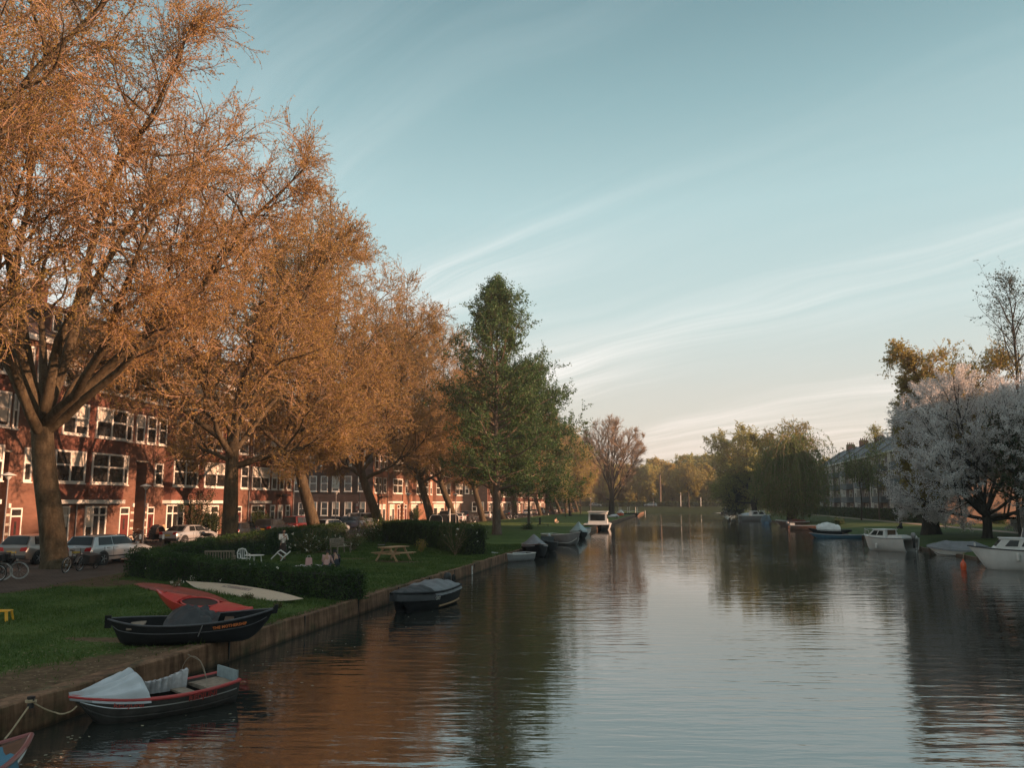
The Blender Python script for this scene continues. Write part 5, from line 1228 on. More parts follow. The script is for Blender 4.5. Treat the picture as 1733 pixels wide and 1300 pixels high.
t, H = left_boat('sloop', 'sloop under a light teal ribbed tent cover', 980, 911, 4.6, 1.8, .8, R(-80), bt_black, bt_grey); H.cover(.0, .95, lambda v: .15+.85*max(0, 1-abs(v-.5)*2.2), tarp_t, t, 23, .02, sharpness=.3, drop=.12)
t, H = left_boat('rowing_boat', 'white open boat with an orange lit side, just before the white cabin boat', 989, 904.5, 3.8, 1.5, .75, R(-88), bt_white, bt_blue); H.thwart(.4, .3, wood_p, t); H.deck(.75, .98, bt_white, t)
# --- white cabin boat
t = thing('cabin_boat', 'boxy white cabin boat with a wide window, stern towards the bridge', 'boat', p2(1009, 897)+Vector((0, 3.2, 0)), R(92)); cab = t
H = Hull(7.2, 3.5, 1.0, .3, .97, .2, .02, 3.2, .3, bilge=.32); H.shell(mat=bt_white, par=t, n=18); H.rail(bt_white, t, .08); H.deck(.0, .98, bt_white, t, -.04)
mb = MB(); mb.box((H.xx(0)-.25, 0, H.sheer(0)-.02), (.5, 3.5, .12)); mb.build('stern_platform', bt_white, t)
mb = MB(); mb.box((.3, 0, H.sheer(.5)+.8), (3.6, 2.6, 1.6), taper=.93); c_ = mb.build('cabin', bt_white, t)
mb = MB(); mb.box((.3, 0, H.sheer(.5)+1.66), (4.0, 2.75, .1)); mb.build('cabin_roof', bt_white, c_, bevel=.03)
mb = MB(); mb.box((-1.49, 0, H.sheer(.5)+.9), (.05, 2.0, .85)); mb.build('rear_window', carglass, c_)
for sg in (-1, 1):
    mb = MB(); mb.box((.3, sg*1.265, H.sheer(.5)+1.0), (2.6, .06, .6)); mb.build('side_window', carglass, c_)
for k in range(3):
    mb = MB(); mb.box((H.xx(0)-.02+.0, 0, H.sheer(0)-.35-k*.1), (.04, 3.3, .03)) if k == 0 else None
    if mb.v: mb.build('rubbing_strip', bt_grey, t)
# far left bank boats
t, H = left_boat('sloop', 'sloop under a pale cover beyond the white cabin boat', 1040, 880, 4.6, 1.8, .8, R(-70), bt_grey, bt_white); H.cover(.0, .95, lambda v: .5*math.sin(pi*(.1+.8*v)), tarp_w, t, 25, .03)
t, H = left_boat('sloop', 'small orange red boat with a white hood beyond the white cabin boat', 1050, 876.5, 4.4, 1.8, 1.2, R(-80), buoy_or, bt_white); H.cover(.1, .9, lambda v: .7*math.sin(pi*(.1+.8*v)), bt_white, t, 26, .02)
t = thing('work_boat', 'dark flat work boat with pale posts near the head of the canal', 'boat', p2(1064, 874), R(20)); H = Hull(6.5, 2.6, 1.0, .2, .95, .1, .05, 4, .3); H.shell(mat=bt_black, par=t, n=12); H.rail(bt_black, t, .06, n=12); H.deck(0, 1, black, t)
for x in (-2.4, 0, 2.2):
    for y in (-.9, .9):
        mb = MB(); mb.tube([(x, y, .6), (x, y, 2.4)], .08, 6); mb.build('deck_post', plastic_w, t)
mb = MB(); mb.tube([(-2.4, -.9, 1.6), (0, -.9, 1.2), (2.2, -.9, 1.6)], .06, 6); mb.build('handrail', plastic_w, t)
# --- right bank
def right_boat(name, label, px, py, L_, B, D, yaw, hm, rm, **k):
    t = thing(name, label, 'boat', at(px, py, 0), yaw); H = Hull(L_, B, D, k.get('draft', .2), k.get('tr', .8), k.get('bow', .2), .04, 2.3, .25, bilge=k.get('bilge', .5)); H.shell(mat=hm, par=t, n=18); H.rail(rm, t, .035, n=18); return t, H
def cabin(t, x0, x1, wb, wt, z0, h_, mat, front=.5, rear=.15, wins=2, name='cabin', roof=None):
    mb = MB(); rings = [[(x0, -wb/2, z0), (x0+rear, -wt/2, z0+h_), (x0+rear, wt/2, z0+h_), (x0, wb/2, z0)], [(x1, -wb*.42, z0), (x1-front, -wt*.46, z0+h_), (x1-front, wt*.46, z0+h_), (x1, wb*.42, z0)]]
    mb.loft(rings); c_ = mb.build(name, mat, t, bevel=.02)
    mb = MB(); rings = [[(x0+rear-.12, -wt/2-.06, z0+h_+.005), (x0+rear-.12, wt/2+.06, z0+h_+.005), (x0+rear-.1, wt/2, z0+h_+.06), (x0+rear-.1, -wt/2, z0+h_+.06)], [(x1-front+.12, -wt*.46-.06, z0+h_+.005), (x1-front+.12, wt*.46+.06, z0+h_+.005), (x1-front+.1, wt*.46, z0+h_+.06), (x1-front+.1, -wt*.46, z0+h_+.06)]]
    mb.loft(rings); mb.build('cabin_roof', roof or mat, c_, bevel=.015)
    for sg in (-1, 1):
        for i in range(wins):
            f0 = .10+(.82/wins)*i; f1 = f0+.82/wins-.06; mb = MB(); q = []
            for (f, v) in ((f0, .35), (f1, .35), (f1-.02, .88), (f0+.02, .88)):
                xb = x0+(x1-x0)*f; xt = x0+rear+(x1-front-x0-rear)*f; x = xb+(xt-xb)*v
                yb = wb/2+(wb*.42-wb/2)*f; yt = wt/2+(wt*.46-wt/2)*f; y = yb+(yt-yb)*v; q.append((x, sg*(y+.012), z0+h_*v))
            mb.add(q+[(a, b-sg*.03, c) for a, b, c in q], [(0, 1, 2, 3), (7, 6, 5, 4), (0, 4, 5, 1), (1, 5, 6, 2), (2, 6, 7, 3), (3, 7, 4, 0)]); mb.build('cabin_window', carglass, c_)
    mb = MB(); q = [(x1+(-front)*v+.012, s_*(wb*.42+(wt*.46-wb*.42)*v)*.84, z0+h_*v) for s_, v in ((-1, .35), (1, .35), (1, .88), (-1, .88))]
    mb.add(q+[(a-.03, b, c) for a, b, c in q], [(0, 1, 2, 3), (7, 6, 5, 4), (0, 4, 5, 1), (1, 5, 6, 2), (2, 6, 7, 3), (3, 7, 4, 0)]); mb.build('windscreen', carglass, c_)
    return c_
# nearest: white cabin boat, bow towards the left of the picture
t, H = right_boat('cabin_boat', 'white cabin boat with dark rail at the right edge, an orange fender at its bow', 1703, 971, 5.0, 1.95, 1.25, R(-165)+pi*2, bt_white, black, bow=.18, tr=.85)
a = at(1640, 962, 0); t.location = (a.x+2.45, a.y-.55, 0); t.rotation_euler.z = math.atan2(.55, -2.45)
H.deck(0, .98, bt_white, t, -.05); cabin(t, -1.7, 1.35, 1.55, 1.3, H.sheer(.5)-.02, .62, bt_white, .5, .1, 3)
mb = MB(); mb.prism([(-1.4, H.sheer(.3)+.55), (-.2, H.sheer(.3)+.66), (-.35, H.sheer(.3)+1.12), (-1.1, H.sheer(.3)+1.12)], -.6, .6, 'y'); mb.build('folded_canopy', tarp_d, t)
mb = MB(); mb.tube([(-.15, -.62, H.sheer(.4)+.5), (-.32, -.6, H.sheer(.4)+1.15)], .02, 6); mb.build('canopy_hoop', steel, t)
for u in (.55, .2):
    mb = MB(); mb.lathe([(.03, -.32), (.09, -.28), (.1, 0), (.07, .1), (.02, .13)], 12, (H.xx(u), H.half(u)+.1, H.sheer(u)-.25)); mb.build('fender', bt_white, t, smooth=True)
for y in (-.12, .25):
    mb = MB(); mb.lathe([(.035, 0), (.03, .2)], 8, (H.xx(.93), y*.5, H.sheer(.93))); mb.build('bollard_peg', bt_white, t)
t = thing('fender', 'orange red fender hanging at the bow of the nearest white cabin boat', 'fender', at(1634, 965, 0)+Vector((-.12, -.1, .02))); mb = MB(); mb.lathe([(.04, -.08), (.12, -.05), (.155, .15), (.15, .3), (.10, .42), (.05, .48), (.05, .56)], 14); mb.build('body', buoy_or, t, smooth=True)
mb = MB(); mb.tube([(0, 0, .55), (.12, .1, .95)], .012, 6); mb.build('lanyard', rope_m, t)
t, H = right_boat('covered_boat', 'low white boat hidden under a grey ridged cover, between the two white cabin boats', 1592, 948, 4.2, 1.75, .62, R(-150), bt_white, bt_grey)
a = at(1567, 939, 0); t.location = (a.x+2.0, a.y-.9, 0); t.rotation_euler.z = math.atan2(.9, -2.0)
H.cover(.0, 1.0, lambda v: .06+.50*min(1, min(v, 1-v)*3.4), tarp_g, t, 31, .012, sharpness=.3, drop=.10, over=.08); H.strake(.55, black, t, .02)
# white cabin cruiser
t, H = right_boat('cabin_cruiser', 'white cabin cruiser with a pulpit rail, open dark hatch and stern ladder', 1508, 934, 4.6, 2.0, 1.15, R(110), bt_white, bt_grey)
a = at(1512, 934, 0); t.location = (a.x, a.y+1.7, 0); t.rotation_euler.z = R(122)
H.deck(0, .98, bt_white, t, -.04); c_ = cabin(t, -.5, 1.5, 1.5, 1.15, H.sheer(.5)-.03, .62, bt_white, .7, .1, 2)
mb = MB(); mb.box((-.49, 0, H.sheer(.5)+.33), (.04, .75, .55)); mb.build('hatch', wood_d, c_)
mb = MB(); mb.box((-1.5, 0, H.sheer(.2)+.12), (1.4, 1.6, .22), taper=.9); mb.build('cockpit_coaming', bt_white, t)
mb = MB(); pts = [(H.xx(u), sg*max(H.half(u)-.05, .02), H.sheer(u)+.45) for sg, us in ((-1, (.72, .85, .97)), (1, (.97, .85, .72))) for u in us]; mb.tube(pts, .014, 6)
for p_ in pts: mb.tube([p_, (p_[0], p_[1], p_[2]-.45)], .012, 6)
mb.build('pulpit_rail', steel, t)
mb = MB(); 
for y in (-.12, .12): mb.tube([(H.xx(0)-.03, y-.4, .0), (H.xx(0)-.05, y-.4, .75)], .014, 6)
for z in (.15, .4, .65): mb.tube([(H.xx(0)-.04, -.52, z), (H.xx(0)-.04, -.28, z)], .012, 6)
mb.build('ladder', metal_dk, t)
outboard(t, H.xx(0)-.2, H.sheer(0)+.05, bt_grey)
mb = MB(); mb.lathe([(.02, -.25), (.08, -.2), (.08, .1), (.02, .15)], 10, (H.xx(.5), H.half(.5)+.09, .4)); mb.build('fender', bt_white, t, smooth=True)
# canopy boat and blue boat
t, H = right_boat('sloop', 'dark sloop with a bulging white cover, behind the long blue boat', 1404, 905, 4.6, 1.8, .7, R(175), bt_black, black); H.cover(.25, .8, lambda v: .15+.65*math.sin(pi*(.15+.7*v)), bt_white, t, 33, .05); H.thwart(.15, .3, wood_d, t)
t, H = right_boat('rowing_boat', 'long flat blue boat with a pale rail', 1415, 911, 5.2, 1.5, .45, R(178), bt_blue, bt_grey, draft=.15); H.thwart(.3, .3, bt_blue, t); H.thwart(.6, .3, bt_blue, t); H.deck(.8, .98, bt_blue, t)
t, H = right_boat('sloop', 'dark brown sloop with a small white box on its stern', 1370, 898, 5.2, 1.9, .8, R(5), bt_brown, bt_grey); H.deck(.6, .98, wood_d, t); H.thwart(.3, .3, wood_d, t)
mb = MB(); mb.box((-2.2, 0, H.sheer(.1)+.15), (.6, .5, .35)); mb.build('white_box', plastic_w, t)
outboard(t, H.xx(0)-.15, H.sheer(0)+.1, bt_grey)
t, H = right_boat('sloop', 'red brown covered sloop with white bow left of the dark brown one', 1341, 891, 5.0, 1.9, .9, R(170), bt_brown, bt_white); H.cover(.1, .6, lambda v: .35*math.sin(pi*(.1+.8*v)), bt_dred, t, 35, .06); H.deck(.6, .98, bt_white, t, .0, .15)
# far right group under the olive tree
t, H = right_boat('cabin_cruiser', 'grey white cabin boat under the big spreading tree', 1280, 882, 6.5, 2.3, 1.2, R(15), bt_grey, bt_white); H.deck(0, .98, bt_white, t); cabin(t, -1.2, 2.0, 1.8, 1.5, H.sheer(.5), .9, bt_white, .6, .1, 2)
t, H = right_boat('sloop', 'small pale boat left of the grey white cabin boat', 1266, 877, 4.5, 1.8, .9, R(25), bt_grey, bt_white); H.cover(.1, .95, lambda v: .5*math.sin(pi*(.1+.8*v)), tarp_w, t, 37, .03)
t, H = right_boat('sloop', 'small boat with an upright blue cover right of the grey white cabin boat', 1297, 887, 3.6, 1.7, .7, R(80), bt_blue, bt_blue); H.cover(.0, .6, lambda v: .95 if v < .8 else .6, simple('tarp_lightblue', (.17, .27, .34), .55), t, 38, .03, sharpness=3, drop=.1)
# floats and birds out on the water
for i, (px, py, lab) in enumerate(((1158, 868.5, 'left of the two white floats before the far embankment'), (1164, 868.5, 'right of the two white floats before the far embankment'))):
    t = thing('float', lab, 'float', at(px, py, 0)+Vector((0, -2, 0))); mb = MB(); mb.lathe([(.1, -.15), (.42, -.05), (.5, .25), (.4, .6), (.15, .75)], 12); mb.build('float_body', plastic_w, t, smooth=True)
    mb = MB(); mb.tube([(0, 0, .7), (0, 0, 1.0)], .05, 6); mb.build('float_ring', metal_dk, t)
t = thing('depth_post', 'slim white post standing in the water by the two white floats', 'post', at(1165, 868, 0)); mb = MB(); mb.tube([(0, 0, -.3), (0, 0, 1.6)], .09, 8); mb.build('post', plastic_w, t); mb = MB(); mb.tube([(0, 0, 1.6), (0, 0, 2.1)], .2, 8); mb.build('top_mark', plastic_w, t)
t = thing('tern_post', 'short white post in the water left before the far embankment', 'post', at(1092, 869, 0)); mb = MB(); mb.tube([(0, 0, -.3), (0, 0, .9)], .1, 8); mb.build('post', plastic_w, t); mb = MB(); mb.lathe([(.16, .9), (.16, 1.0), (.02, 1.1)], 8); mb.build('cap', metal_dk, t)
t, H = right_boat('rowing_boat', 'small dark boat with a pale peaked cover by the far embankment', 1233, 869.5, 5.0, 2.0, .7, R(5), bt_black, bt_grey); H.cover(.2, .9, lambda v: .15+.9*max(0, 1-abs(v-.5)*2), tarp_t, t, 39, .02, sharpness=.3)
# bits of the quay wall: iron ring and white gauge
t = thing('mooring_ring', 'dark iron mooring ring and tyre on the quay wall before the sloop', 'mooring ring', atX(768, 980, QX+.09)); mb = MB(); mb.tube([(.0, .16*math.cos(a), .16*math.sin(a)) for a in np.linspace(0, 2*pi, 20)], .05, 8); mb.build('ring', rubber, t, smooth=True); mb = MB(); mb.tube([(-.07, 0, .15), (0, 0, .15)], .02, 6); mb.build('bolt', metal_dk, t)
t = thing('gauge_strip', 'short white gauge strip on the quay wall', 'gauge', atX(799, 966, QX+.05)); mb = MB(); mb.b2((-.01, -.07, -.2), (.02, .07, .22)); mb.build('strip', plastic_w, t); mb = MB(); mb.b2((.021, -.04, -.02), (.026, .04, .02)); mb.build('mark', metal_dk, t)
# ============================================================ CARS
def carpaint(name, col, metal=.0): return simple(name, col, .28, metal, var=.05, scale=1.2, coat=.6)
c_silver = carpaint('car_silver', (0.40, 0.405, 0.41), .35); c_grey = carpaint('car_greybeige', (0.22, 0.21, 0.195), .4); c_black = carpaint('car_black', (0.014, 0.015, 0.017)); c_white = carpaint('car_white', (0.66, 0.65, 0.62))
c_red = carpaint('car_red', (0.11, 0.012, 0.011)); c_blue = carpaint('car_blue', (0.02, 0.03, 0.06)); tail = simple('tail_light', (0.45, 0.02, 0.02), .25, var=.2, scale=12); headl = simple('head_light', (0.55, 0.55, 0.52), .15, .3, var=.1); plate_m = simple('plate_yellow', (0.58, 0.38, 0.05), .5, var=.05); rim_m = simple('rim_alloy', (0.42, 0.42, 0.42), .35, .7, var=.1)
CARS = {'hatch': dict(L=4.1, W=1.76, H=1.50, belt=.96, r0=.02, r1=.12, rt=.40, w0=.57, w1=.76, nose=.70, rearz=.80),
        'estate': dict(L=4.6, W=1.80, H=1.49, belt=.96, r0=.02, r1=.09, rt=.35, w0=.54, w1=.71, nose=.70, rearz=.82),
        'suv': dict(L=4.4, W=1.84, H=1.66, belt=1.06, r0=.02, r1=.08, rt=.35, w0=.56, w1=.71, nose=.84, rearz=.9),
        'sedan': dict(L=4.5, W=1.8, H=1.45, belt=.95, r0=.12, r1=.27, rt=.42, w0=.58, w1=.76, nose=.68, rearz=.86),
        'van': dict(L=4.5, W=1.82, H=1.85, belt=1.1, r0=.01, r1=.04, rt=.35, w0=.66, w1=.82, nose=.86, rearz=.95)}
def make_car(kind, mat, label, loc, rz, name='parked_car', group='cars parked along the street', plate=None):
    c = CARS[kind]; L_, W_, H_ = c['L'], c['W']/2, c['H']; bl = c['belt']
    t = thing(name, label, 'car', loc, rz, group)
    us = [0, .008, .03, c['r0']+.012, c['r1'], (c['r1']+c['rt'])/2, c['rt'], c['w0'], (c['w0']+c['w1'])/2, c['w1'], .86, .95, .985, 1.0]; us = sorted(set(us)); rings = []
    def roof(u):
        if u <= c['r0']: return None
        if u < c['r1']: return bl+(H_-.05-bl)*(u-c['r0'])/(c['r1']-c['r0'])
        if u <= c['rt']: return H_-.05+.05*(u-c['r1'])/(c['rt']-c['r1'])
        if u <= c['w0']: return H_-.03*(u-c['rt'])/(c['w0']-c['rt'])
        if u < c['w1']: return H_-.03+(bl+.02-H_+.03)*(u-c['w0'])/(c['w1']-c['w0'])
        return None
    def belt(u):
        if u < .03: return c['rearz']+(bl-c['rearz'])*min(1, u/.03)*.9
        if u <= c['w1']: return bl
        f = (u-c['w1'])/(1-c['w1']); return bl+.01-(bl-c['nose'])*f**1.6
    def wid(u): return W_*(1-.16*max(0, (u-.8)/.2)**2.2-.10*max(0, (.1-u)/.1)**2)
    for u in us:
        x = (u-.5)*L_; w = wid(u); b = belt(u); r_ = roof(u); z0 = .24+.12*max(0, (.06-u)/.06)+.10*max(0, (u-.93)/.07)
        if r_ is None or r_ < b+.03: half = [(w*.9, z0), (w, z0+.14), (w*1.005, (z0+b)/2+.05), (w*.975, b-.05), (w*.90, b), (w*.6, b+.035), (0, b+.05)]
        else:
            wr = w*(1-.26*(r_-b)/(H_-bl)); half = [(w*.9, z0), (w, z0+.14), (w*1.005, (z0+b)/2+.05), (w*.985, b-.05), (w*.955, b), (wr, r_-.045), (0, r_)]
        rings.append([(x, -y, z) for y, z in half]+[(x, y, z) for y, z in half[::-1][1:]])
    mb = MB(); mb.loft(rings); body = mb.build('body', mat, t, smooth=True, sharp=38)
    def quadpart(nm, q, m, th=.012):
        mb = MB(); n_ = (Vector(q[1])-Vector(q[0])).cross(Vector(q[3])-Vector(q[0])).normalized()*th
        mb.add([Vector(p)+n_ for p in q]+[Vector(p)-n_ for p in q], [(0, 1, 2, 3), (7, 6, 5, 4), (0, 4, 5, 1), (1, 5, 6, 2), (2, 6, 7, 3), (3, 7, 4, 0)]); return mb.build(nm, m, t)
    def gp(u, v, sg):   # point on the greenhouse side
        b = bl; r_ = roof(u) or b; w = wid(u); wr = w*(1-.26*(H_-bl-.0)/(H_-bl)); f = v*(H_-.05-b)/(H_-bl); return ((u-.5)*L_, sg*(w*.955+(wr-w*.955)*f*1.02+.004), b+v*(H_-.07-b))
    dw = c['w1']-c['w0']; dr = c['r1']-c['r0']
    for sg in (-1, 1):
        cuts = [(c['r0']+dr*.75+.02, c['r1']+.03, .155), (None, None, None)]
        a0 = c['r1']+.035; m0 = (c['r1']+c['w0'])/2+.01; e0 = c['w0']+dw*.62
        quadpart('side_window', [gp(a0-.015, .07, sg), gp(m0-.008, .07, sg), gp(m0-.008, .9, sg), gp(a0+.01, .9, sg)], carglass)
        quadpart('side_window', [gp(m0+.008, .07, sg), gp(e0, .07, sg), gp(c['w0']+dw*.06, .9, sg), gp(m0+.008, .9, sg)], carglass)
    for sg in (-1, 1):
        mb = MB()
        for u in (c['r1']+.10, (c['r1']+c['w0'])/2+.01, c['w1']-.02): x = (u-.5)*L_; mb.b2((x-.006, sg*(wid(u)*1.0-.03), .42), (x+.006, sg*(wid(u)*1.005+.003), bl-.07))
        mb.b2((-.25*L_, sg*(W_-.04), .40), (.24*L_, sg*(W_+.012), .46)); mb.build('door_seam', black, t)
        for u in (c['r1']+.16, (c['r1']+c['w0'])/2+.06):
            mb = MB(); mb.box(((u-.5)*L_, sg*(wid(u)*.995+.012), bl-.11), (.2, .025, .035)); mb.build('door_handle', black if mat is c_white else mat, t)
    y1, y2 = wid(c['r0']+.02)*.84, wid(c['r1'])*.66
    xr = lambda v: ((c['r0']+dr*v)-.5)*L_-.012; zr = lambda v: bl+(H_-.05-bl)*v
    quadpart('rear_window', [(xr(.12), -y1, zr(.12)), (xr(.12), y1, zr(.12)), (xr(.9), y2, zr(.9)), (xr(.9), -y2, zr(.9))], carglass)
    xf = lambda v: ((c['w1']-dw*v)-.5)*L_+.012; zf = lambda v: bl+.02+(H_-.03-bl-.02)*v
    y1, y2 = wid(c['w1'])*.86, wid(c['w0'])*.68
    quadpart('windscreen', [(xf(.06), -y1, zf(.06)+.01), (xf(.06), y1, zf(.06)+.01), (xf(.94), y2, zf(.94)+.01), (xf(.94), -y2, zf(.94)+.01)], carglass)
    for sg in (-1, 1):
        mb = MB(); x = -.5*L_; w = wid(.01); mb.prism([(w*.55, c['rearz']-.12), (w*.97, c['rearz']-.10), (w*.99, c['rearz']+.09), (w*.62, c['rearz']+.06)], x-.012, x+.05, 'x')
        if sg < 0: mb.v = [(a, -b, d) for a, b, d in mb.v]
        mb.build('tail_light', tail, t)
        mb = MB(); x = .5*L_; w = wid(.985); mb.prism([(w*.5, c['nose']-.18), (w*.96, c['nose']-.12), (w*.92, c['nose']+.02), (w*.55, c['nose']-.04)], x-.14, x+.006, 'x')
        if sg < 0: mb.v = [(a, -b, d) for a, b, d in mb.v]
        mb.build('headlight', headl, t)
        mb = MB(); mb.box(((c['w1']-.03-.5)*L_, sg*(W_+.06), bl+.06), (.16, .16, .12)); mb.build('mirror', mat if mat is not c_black else black, t, bevel=.02)
    mb = MB(); mb.box((-.5*L_-.012, 0, c['rearz']-.16), (.015, .52, .11)); mb.build('number_plate', plate_m, t)
    mb = MB(); mb.box((-.5*L_+.02, 0, .40), (.12, W_*1.75, .16)); mb.box((.5*L_-.05, 0, .38), (.12, W_*1.55, .14)); mb.build('bumper_trim', black, t, bevel=.02)
    rw = .32 if kind != 'suv' else .35
    for x in (-.5*L_+.80, .5*L_-.86):
        for sg in (-1, 1):
            m_ = Matrix.Rotation(R(90), 3, 'X'); yo = sg*(W_-.10)
            mb = MB(); mb.lathe([(rw*1.2, -.07), (rw*1.2, .112)] if sg < 0 else [(rw*1.2, -.112), (rw*1.2, .07)], 20, (x, yo, rw+.02), m_); mb.build('wheel_arch', black, t)
            mb = MB(); mb.lathe([(rw*.62, -.125), (rw*.93, -.125), (rw, -.09), (rw, .09), (rw*.93, .125), (rw*.62, .125)], 20, (x, yo, rw), m_); wh = mb.build('wheel', rubber, t, smooth=True)
            mb = MB(); mb.lathe([(rw*.60, -.1), (rw*.64, -.129), (rw*.66, -.1)], 20, (x, yo, rw), m_) if sg > 0 else mb.lathe([(rw*.60, .1), (rw*.64, .129), (rw*.66, .1)], 20, (x, yo, rw), m_)
            for k in range(5):
                a = k*2*pi/5; mb.bar((x, yo+sg*.118, rw), (x+rw*.62*math.cos(a), yo+sg*.122, rw+rw*.62*math.sin(a)), .07, .03)
            mb.build('rim', rim_m, wh)
    return t
def car_by_wheel(kind, mat, label, px, py, rz=R(90), **k):
    """place a car so that its right rear wheel stands on the picture point"""
    q = at(px, py, .506); c = CARS[kind]; m_ = Matrix.Rotation(rz, 3, 'Z'); off = m_ @ Vector((-.5*c['L']+.8, -(c['W']/2-.1), 0)); return make_car(kind, mat, label, q-off, rz, **k)
car_by_wheel('estate', c_silver, 'silver estate car parked beside the thickest plane trunk', 171, 957, R(86))
car_by_wheel('hatch', c_grey, 'grey hatchback half hidden behind the thickest plane trunk', 61, 955.5, R(92))
def row_car(kind, mat, label, px, X, rz=R(90), **k):
    q = atX(px, 880, X); return make_car(kind, mat, label, Vector((X, q.y, .506)), rz, **k)
cA = row_car('sedan', c_silver, 'silver saloon with a yellow plate seen from behind, by the motorcycle', 322, -36.4, R(80))
row_car('hatch', c_black, 'black hatchback right of the upright plane trunk', 411, -36.2)
row_car('suv', c_black, 'large black off-roader behind the standing woman', 463, -36.2)
row_car('van', c_red, 'dark red people carrier seen from behind, left of the leaning trunk', 506, -36.2)
row_car('hatch', c_white, 'white hatchback right of the leaning trunk by the side street', 561, -33.6, R(75))
row_car('estate', c_blue, 'dark blue estate car in front of the dark end wall', 586, -38.2, R(75))
row_car('sedan', c_black, 'black saloon in front of the dark end wall, behind the sign', 603, -38.2)
row_car('van', c_silver, 'pale van parked at the end of the side street', 617, -38.6, R(30))
row_car('van', c_black, 'black van behind the waste bins', 757, -36.0)
row_car('hatch', c_white, 'white car with red lights right of the waste bins', 778, -33.4, R(95))
row_car('suv', c_black, 'dark car parked before the second dark end wall', 790, -37.0)
row_car('hatch', c_white, 'bright white sunlit hatchback seen from behind, left of the green tree trunk', 826, -34.4)
row_car('estate', c_black, 'black estate car in the shade just right of the green tree trunk', 860, -36.0)
for i, (px, m_, kd) in enumerate(((893, c_white, 'hatch'), (906, c_silver, 'estate'), (917, c_white, 'van'), (928, c_black, 'suv'), (939, c_silver, 'hatch'), (950, c_blue, 'sedan'), (961, c_white, 'estate'), (972, c_black, 'hatch'), (984, c_silver, 'sedan'))):
    row_car(kd, m_, ('white hatchback beyond the white wheeled bicycles', 'silver estate car in the far part of the row', 'white van in the far part of the row', 'black off-roader in the far part of the row', 'silver hatchback in the far part of the row', 'dark blue saloon in the far part of the row', 'white estate car far down the row', 'black hatchback far down the row', 'silver saloon at the far end of the row')[i], px, -34.6)
q = atY(1101, 853, 306.5); make_car('estate', c_silver, 'silver car crossing on the far road beyond the canal', Vector((q.x, 306.5, 2.11)), R(180), group='cars on the far road')
q = atY(1006, 859, 302); make_car('sedan', c_silver, 'silver car far off behind the great bare tree', Vector((q.x, 306, 2.11)), R(0), group='cars on the far road')
q = at(1718, 893, .8); make_car('sedan', c_white, 'white car half hidden beyond the blossom trees', Vector((44, 92, .81)), R(95), group='cars on the right bank')
# ============================================================ BICYCLES
def make_bike(label, loc, rz, col=None, group='bicycles parked along the path', tyre=None, name='bicycle', basket=False):
    t = thing(name, label, 'bicycle', loc, rz, group, rot=(R(8), 0, rz)); fm = col or metal_dk; wr = .34; m_ = Matrix.Rotation(R(90), 3, 'X')
    for x in (-.55, .55):
        mb = MB(); mb.tube([(x+wr*math.cos(a), 0, wr+wr*math.sin(a)) for a in np.linspace(0, 2*pi, 29)], .021, 6); wh = mb.build('wheel', tyre or rubber, t, smooth=True)
        mb = MB(); mb.tube([(x+(wr-.03)*math.cos(a), 0, wr+(wr-.03)*math.sin(a)) for a in np.linspace(0, 2*pi, 29)], .011, 5)
        for k in range(10): a = k*pi/5; mb.tube([(x, .012*(-1)**k, wr), (x+(wr-.03)*math.cos(a), 0, wr+(wr-.03)*math.sin(a))], .003, 4)
        mb.lathe([(.03, -.05), (.03, .05)], 8, (x, 0, wr), m_); mb.build('rim', steel, wh)
        mb = MB(); rings = []
        for a in np.linspace(R(20), R(165), 12): rings.append([(x+(wr+d_)*math.cos(a), y, wr+(wr+d_)*math.sin(a)) for d_, y in ((.03, -.03), (.045, 0), (.03, .03))])
        mb.loft(rings, closed=False, caps=False); mb.build('mudguard', fm, t)
    B_, S_, H_, R_, F_ = (-.08, 0, .29), (-.24, 0, .82), (.38, 0, .86), (-.55, 0, .34), (.55, 0, .34)
    mb = MB()
    for a, b, r_ in ((B_, S_, .018), (B_, H_, .02), (S_, (.34, 0, .72), .016), (R_, B_, .012), (R_, S_, .01), (H_, F_, .014), (H_, (.33, 0, 1.04), .014), (S_, (-.28, 0, .94), .014)): mb.tube([a, b], r_, 7)
    mb.tube([(-.30, 0, .70), (-.62, 0, .72)], .012, 5); mb.tube([(-.60, 0, .72), (-.55, .03, .34)], .007, 5); mb.build('frame', fm, t, smooth=True)
    mb = MB(); mb.tube([(.18, -.28, 1.06), (.30, -.24, 1.08), (.35, 0, 1.05), (.30, .24, 1.08), (.18, .28, 1.06)], .013, 6); mb.build('handlebar', steel, t, smooth=True)
    mb = MB(); mb.loft([[(-.40, -.09, .95), (-.40, .09, .95), (-.40, .08, 1.0), (-.40, -.08, 1.0)], [(-.25, -.06, .96), (-.25, .06, .96), (-.25, .05, 1.0), (-.25, -.05, 1.0)], [(-.12, -.015, .97), (-.12, .015, .97), (-.12, .012, .99), (-.12, -.012, .99)]]); mb.build('saddle', black, t)
    mb = MB(); mb.lathe([(.09, -.005), (.09, .005)], 14, (-.08, .05, .29), m_); mb.tube([(-.08, .06, .29), (.02, .06, .15), (.02, .14, .15)], .01, 5); mb.tube([(-.08, -.06, .29), (-.18, -.06, .43), (-.18, -.14, .43)], .01, 5); mb.build('crank', metal_dk, t)
    mb = MB(); mb.box((.47, 0, .78), (.06, .06, .06)); mb.build('head_lamp', headl, t)
    if basket:
        mb = MB(); mb.box((.58, 0, .95), (.32, .4, .26), taper=1.15); mb.build('basket', black, t)
    return t
def bike_wheel(px, py, hd, label, **k):
    q = at(px, py, .506); d = Vector((math.cos(hd), math.sin(hd), 0)); return make_bike(label, q-d*.55, hd, **k)
tw = simple('tyre_pale', (0.42, 0.41, 0.39), .6)
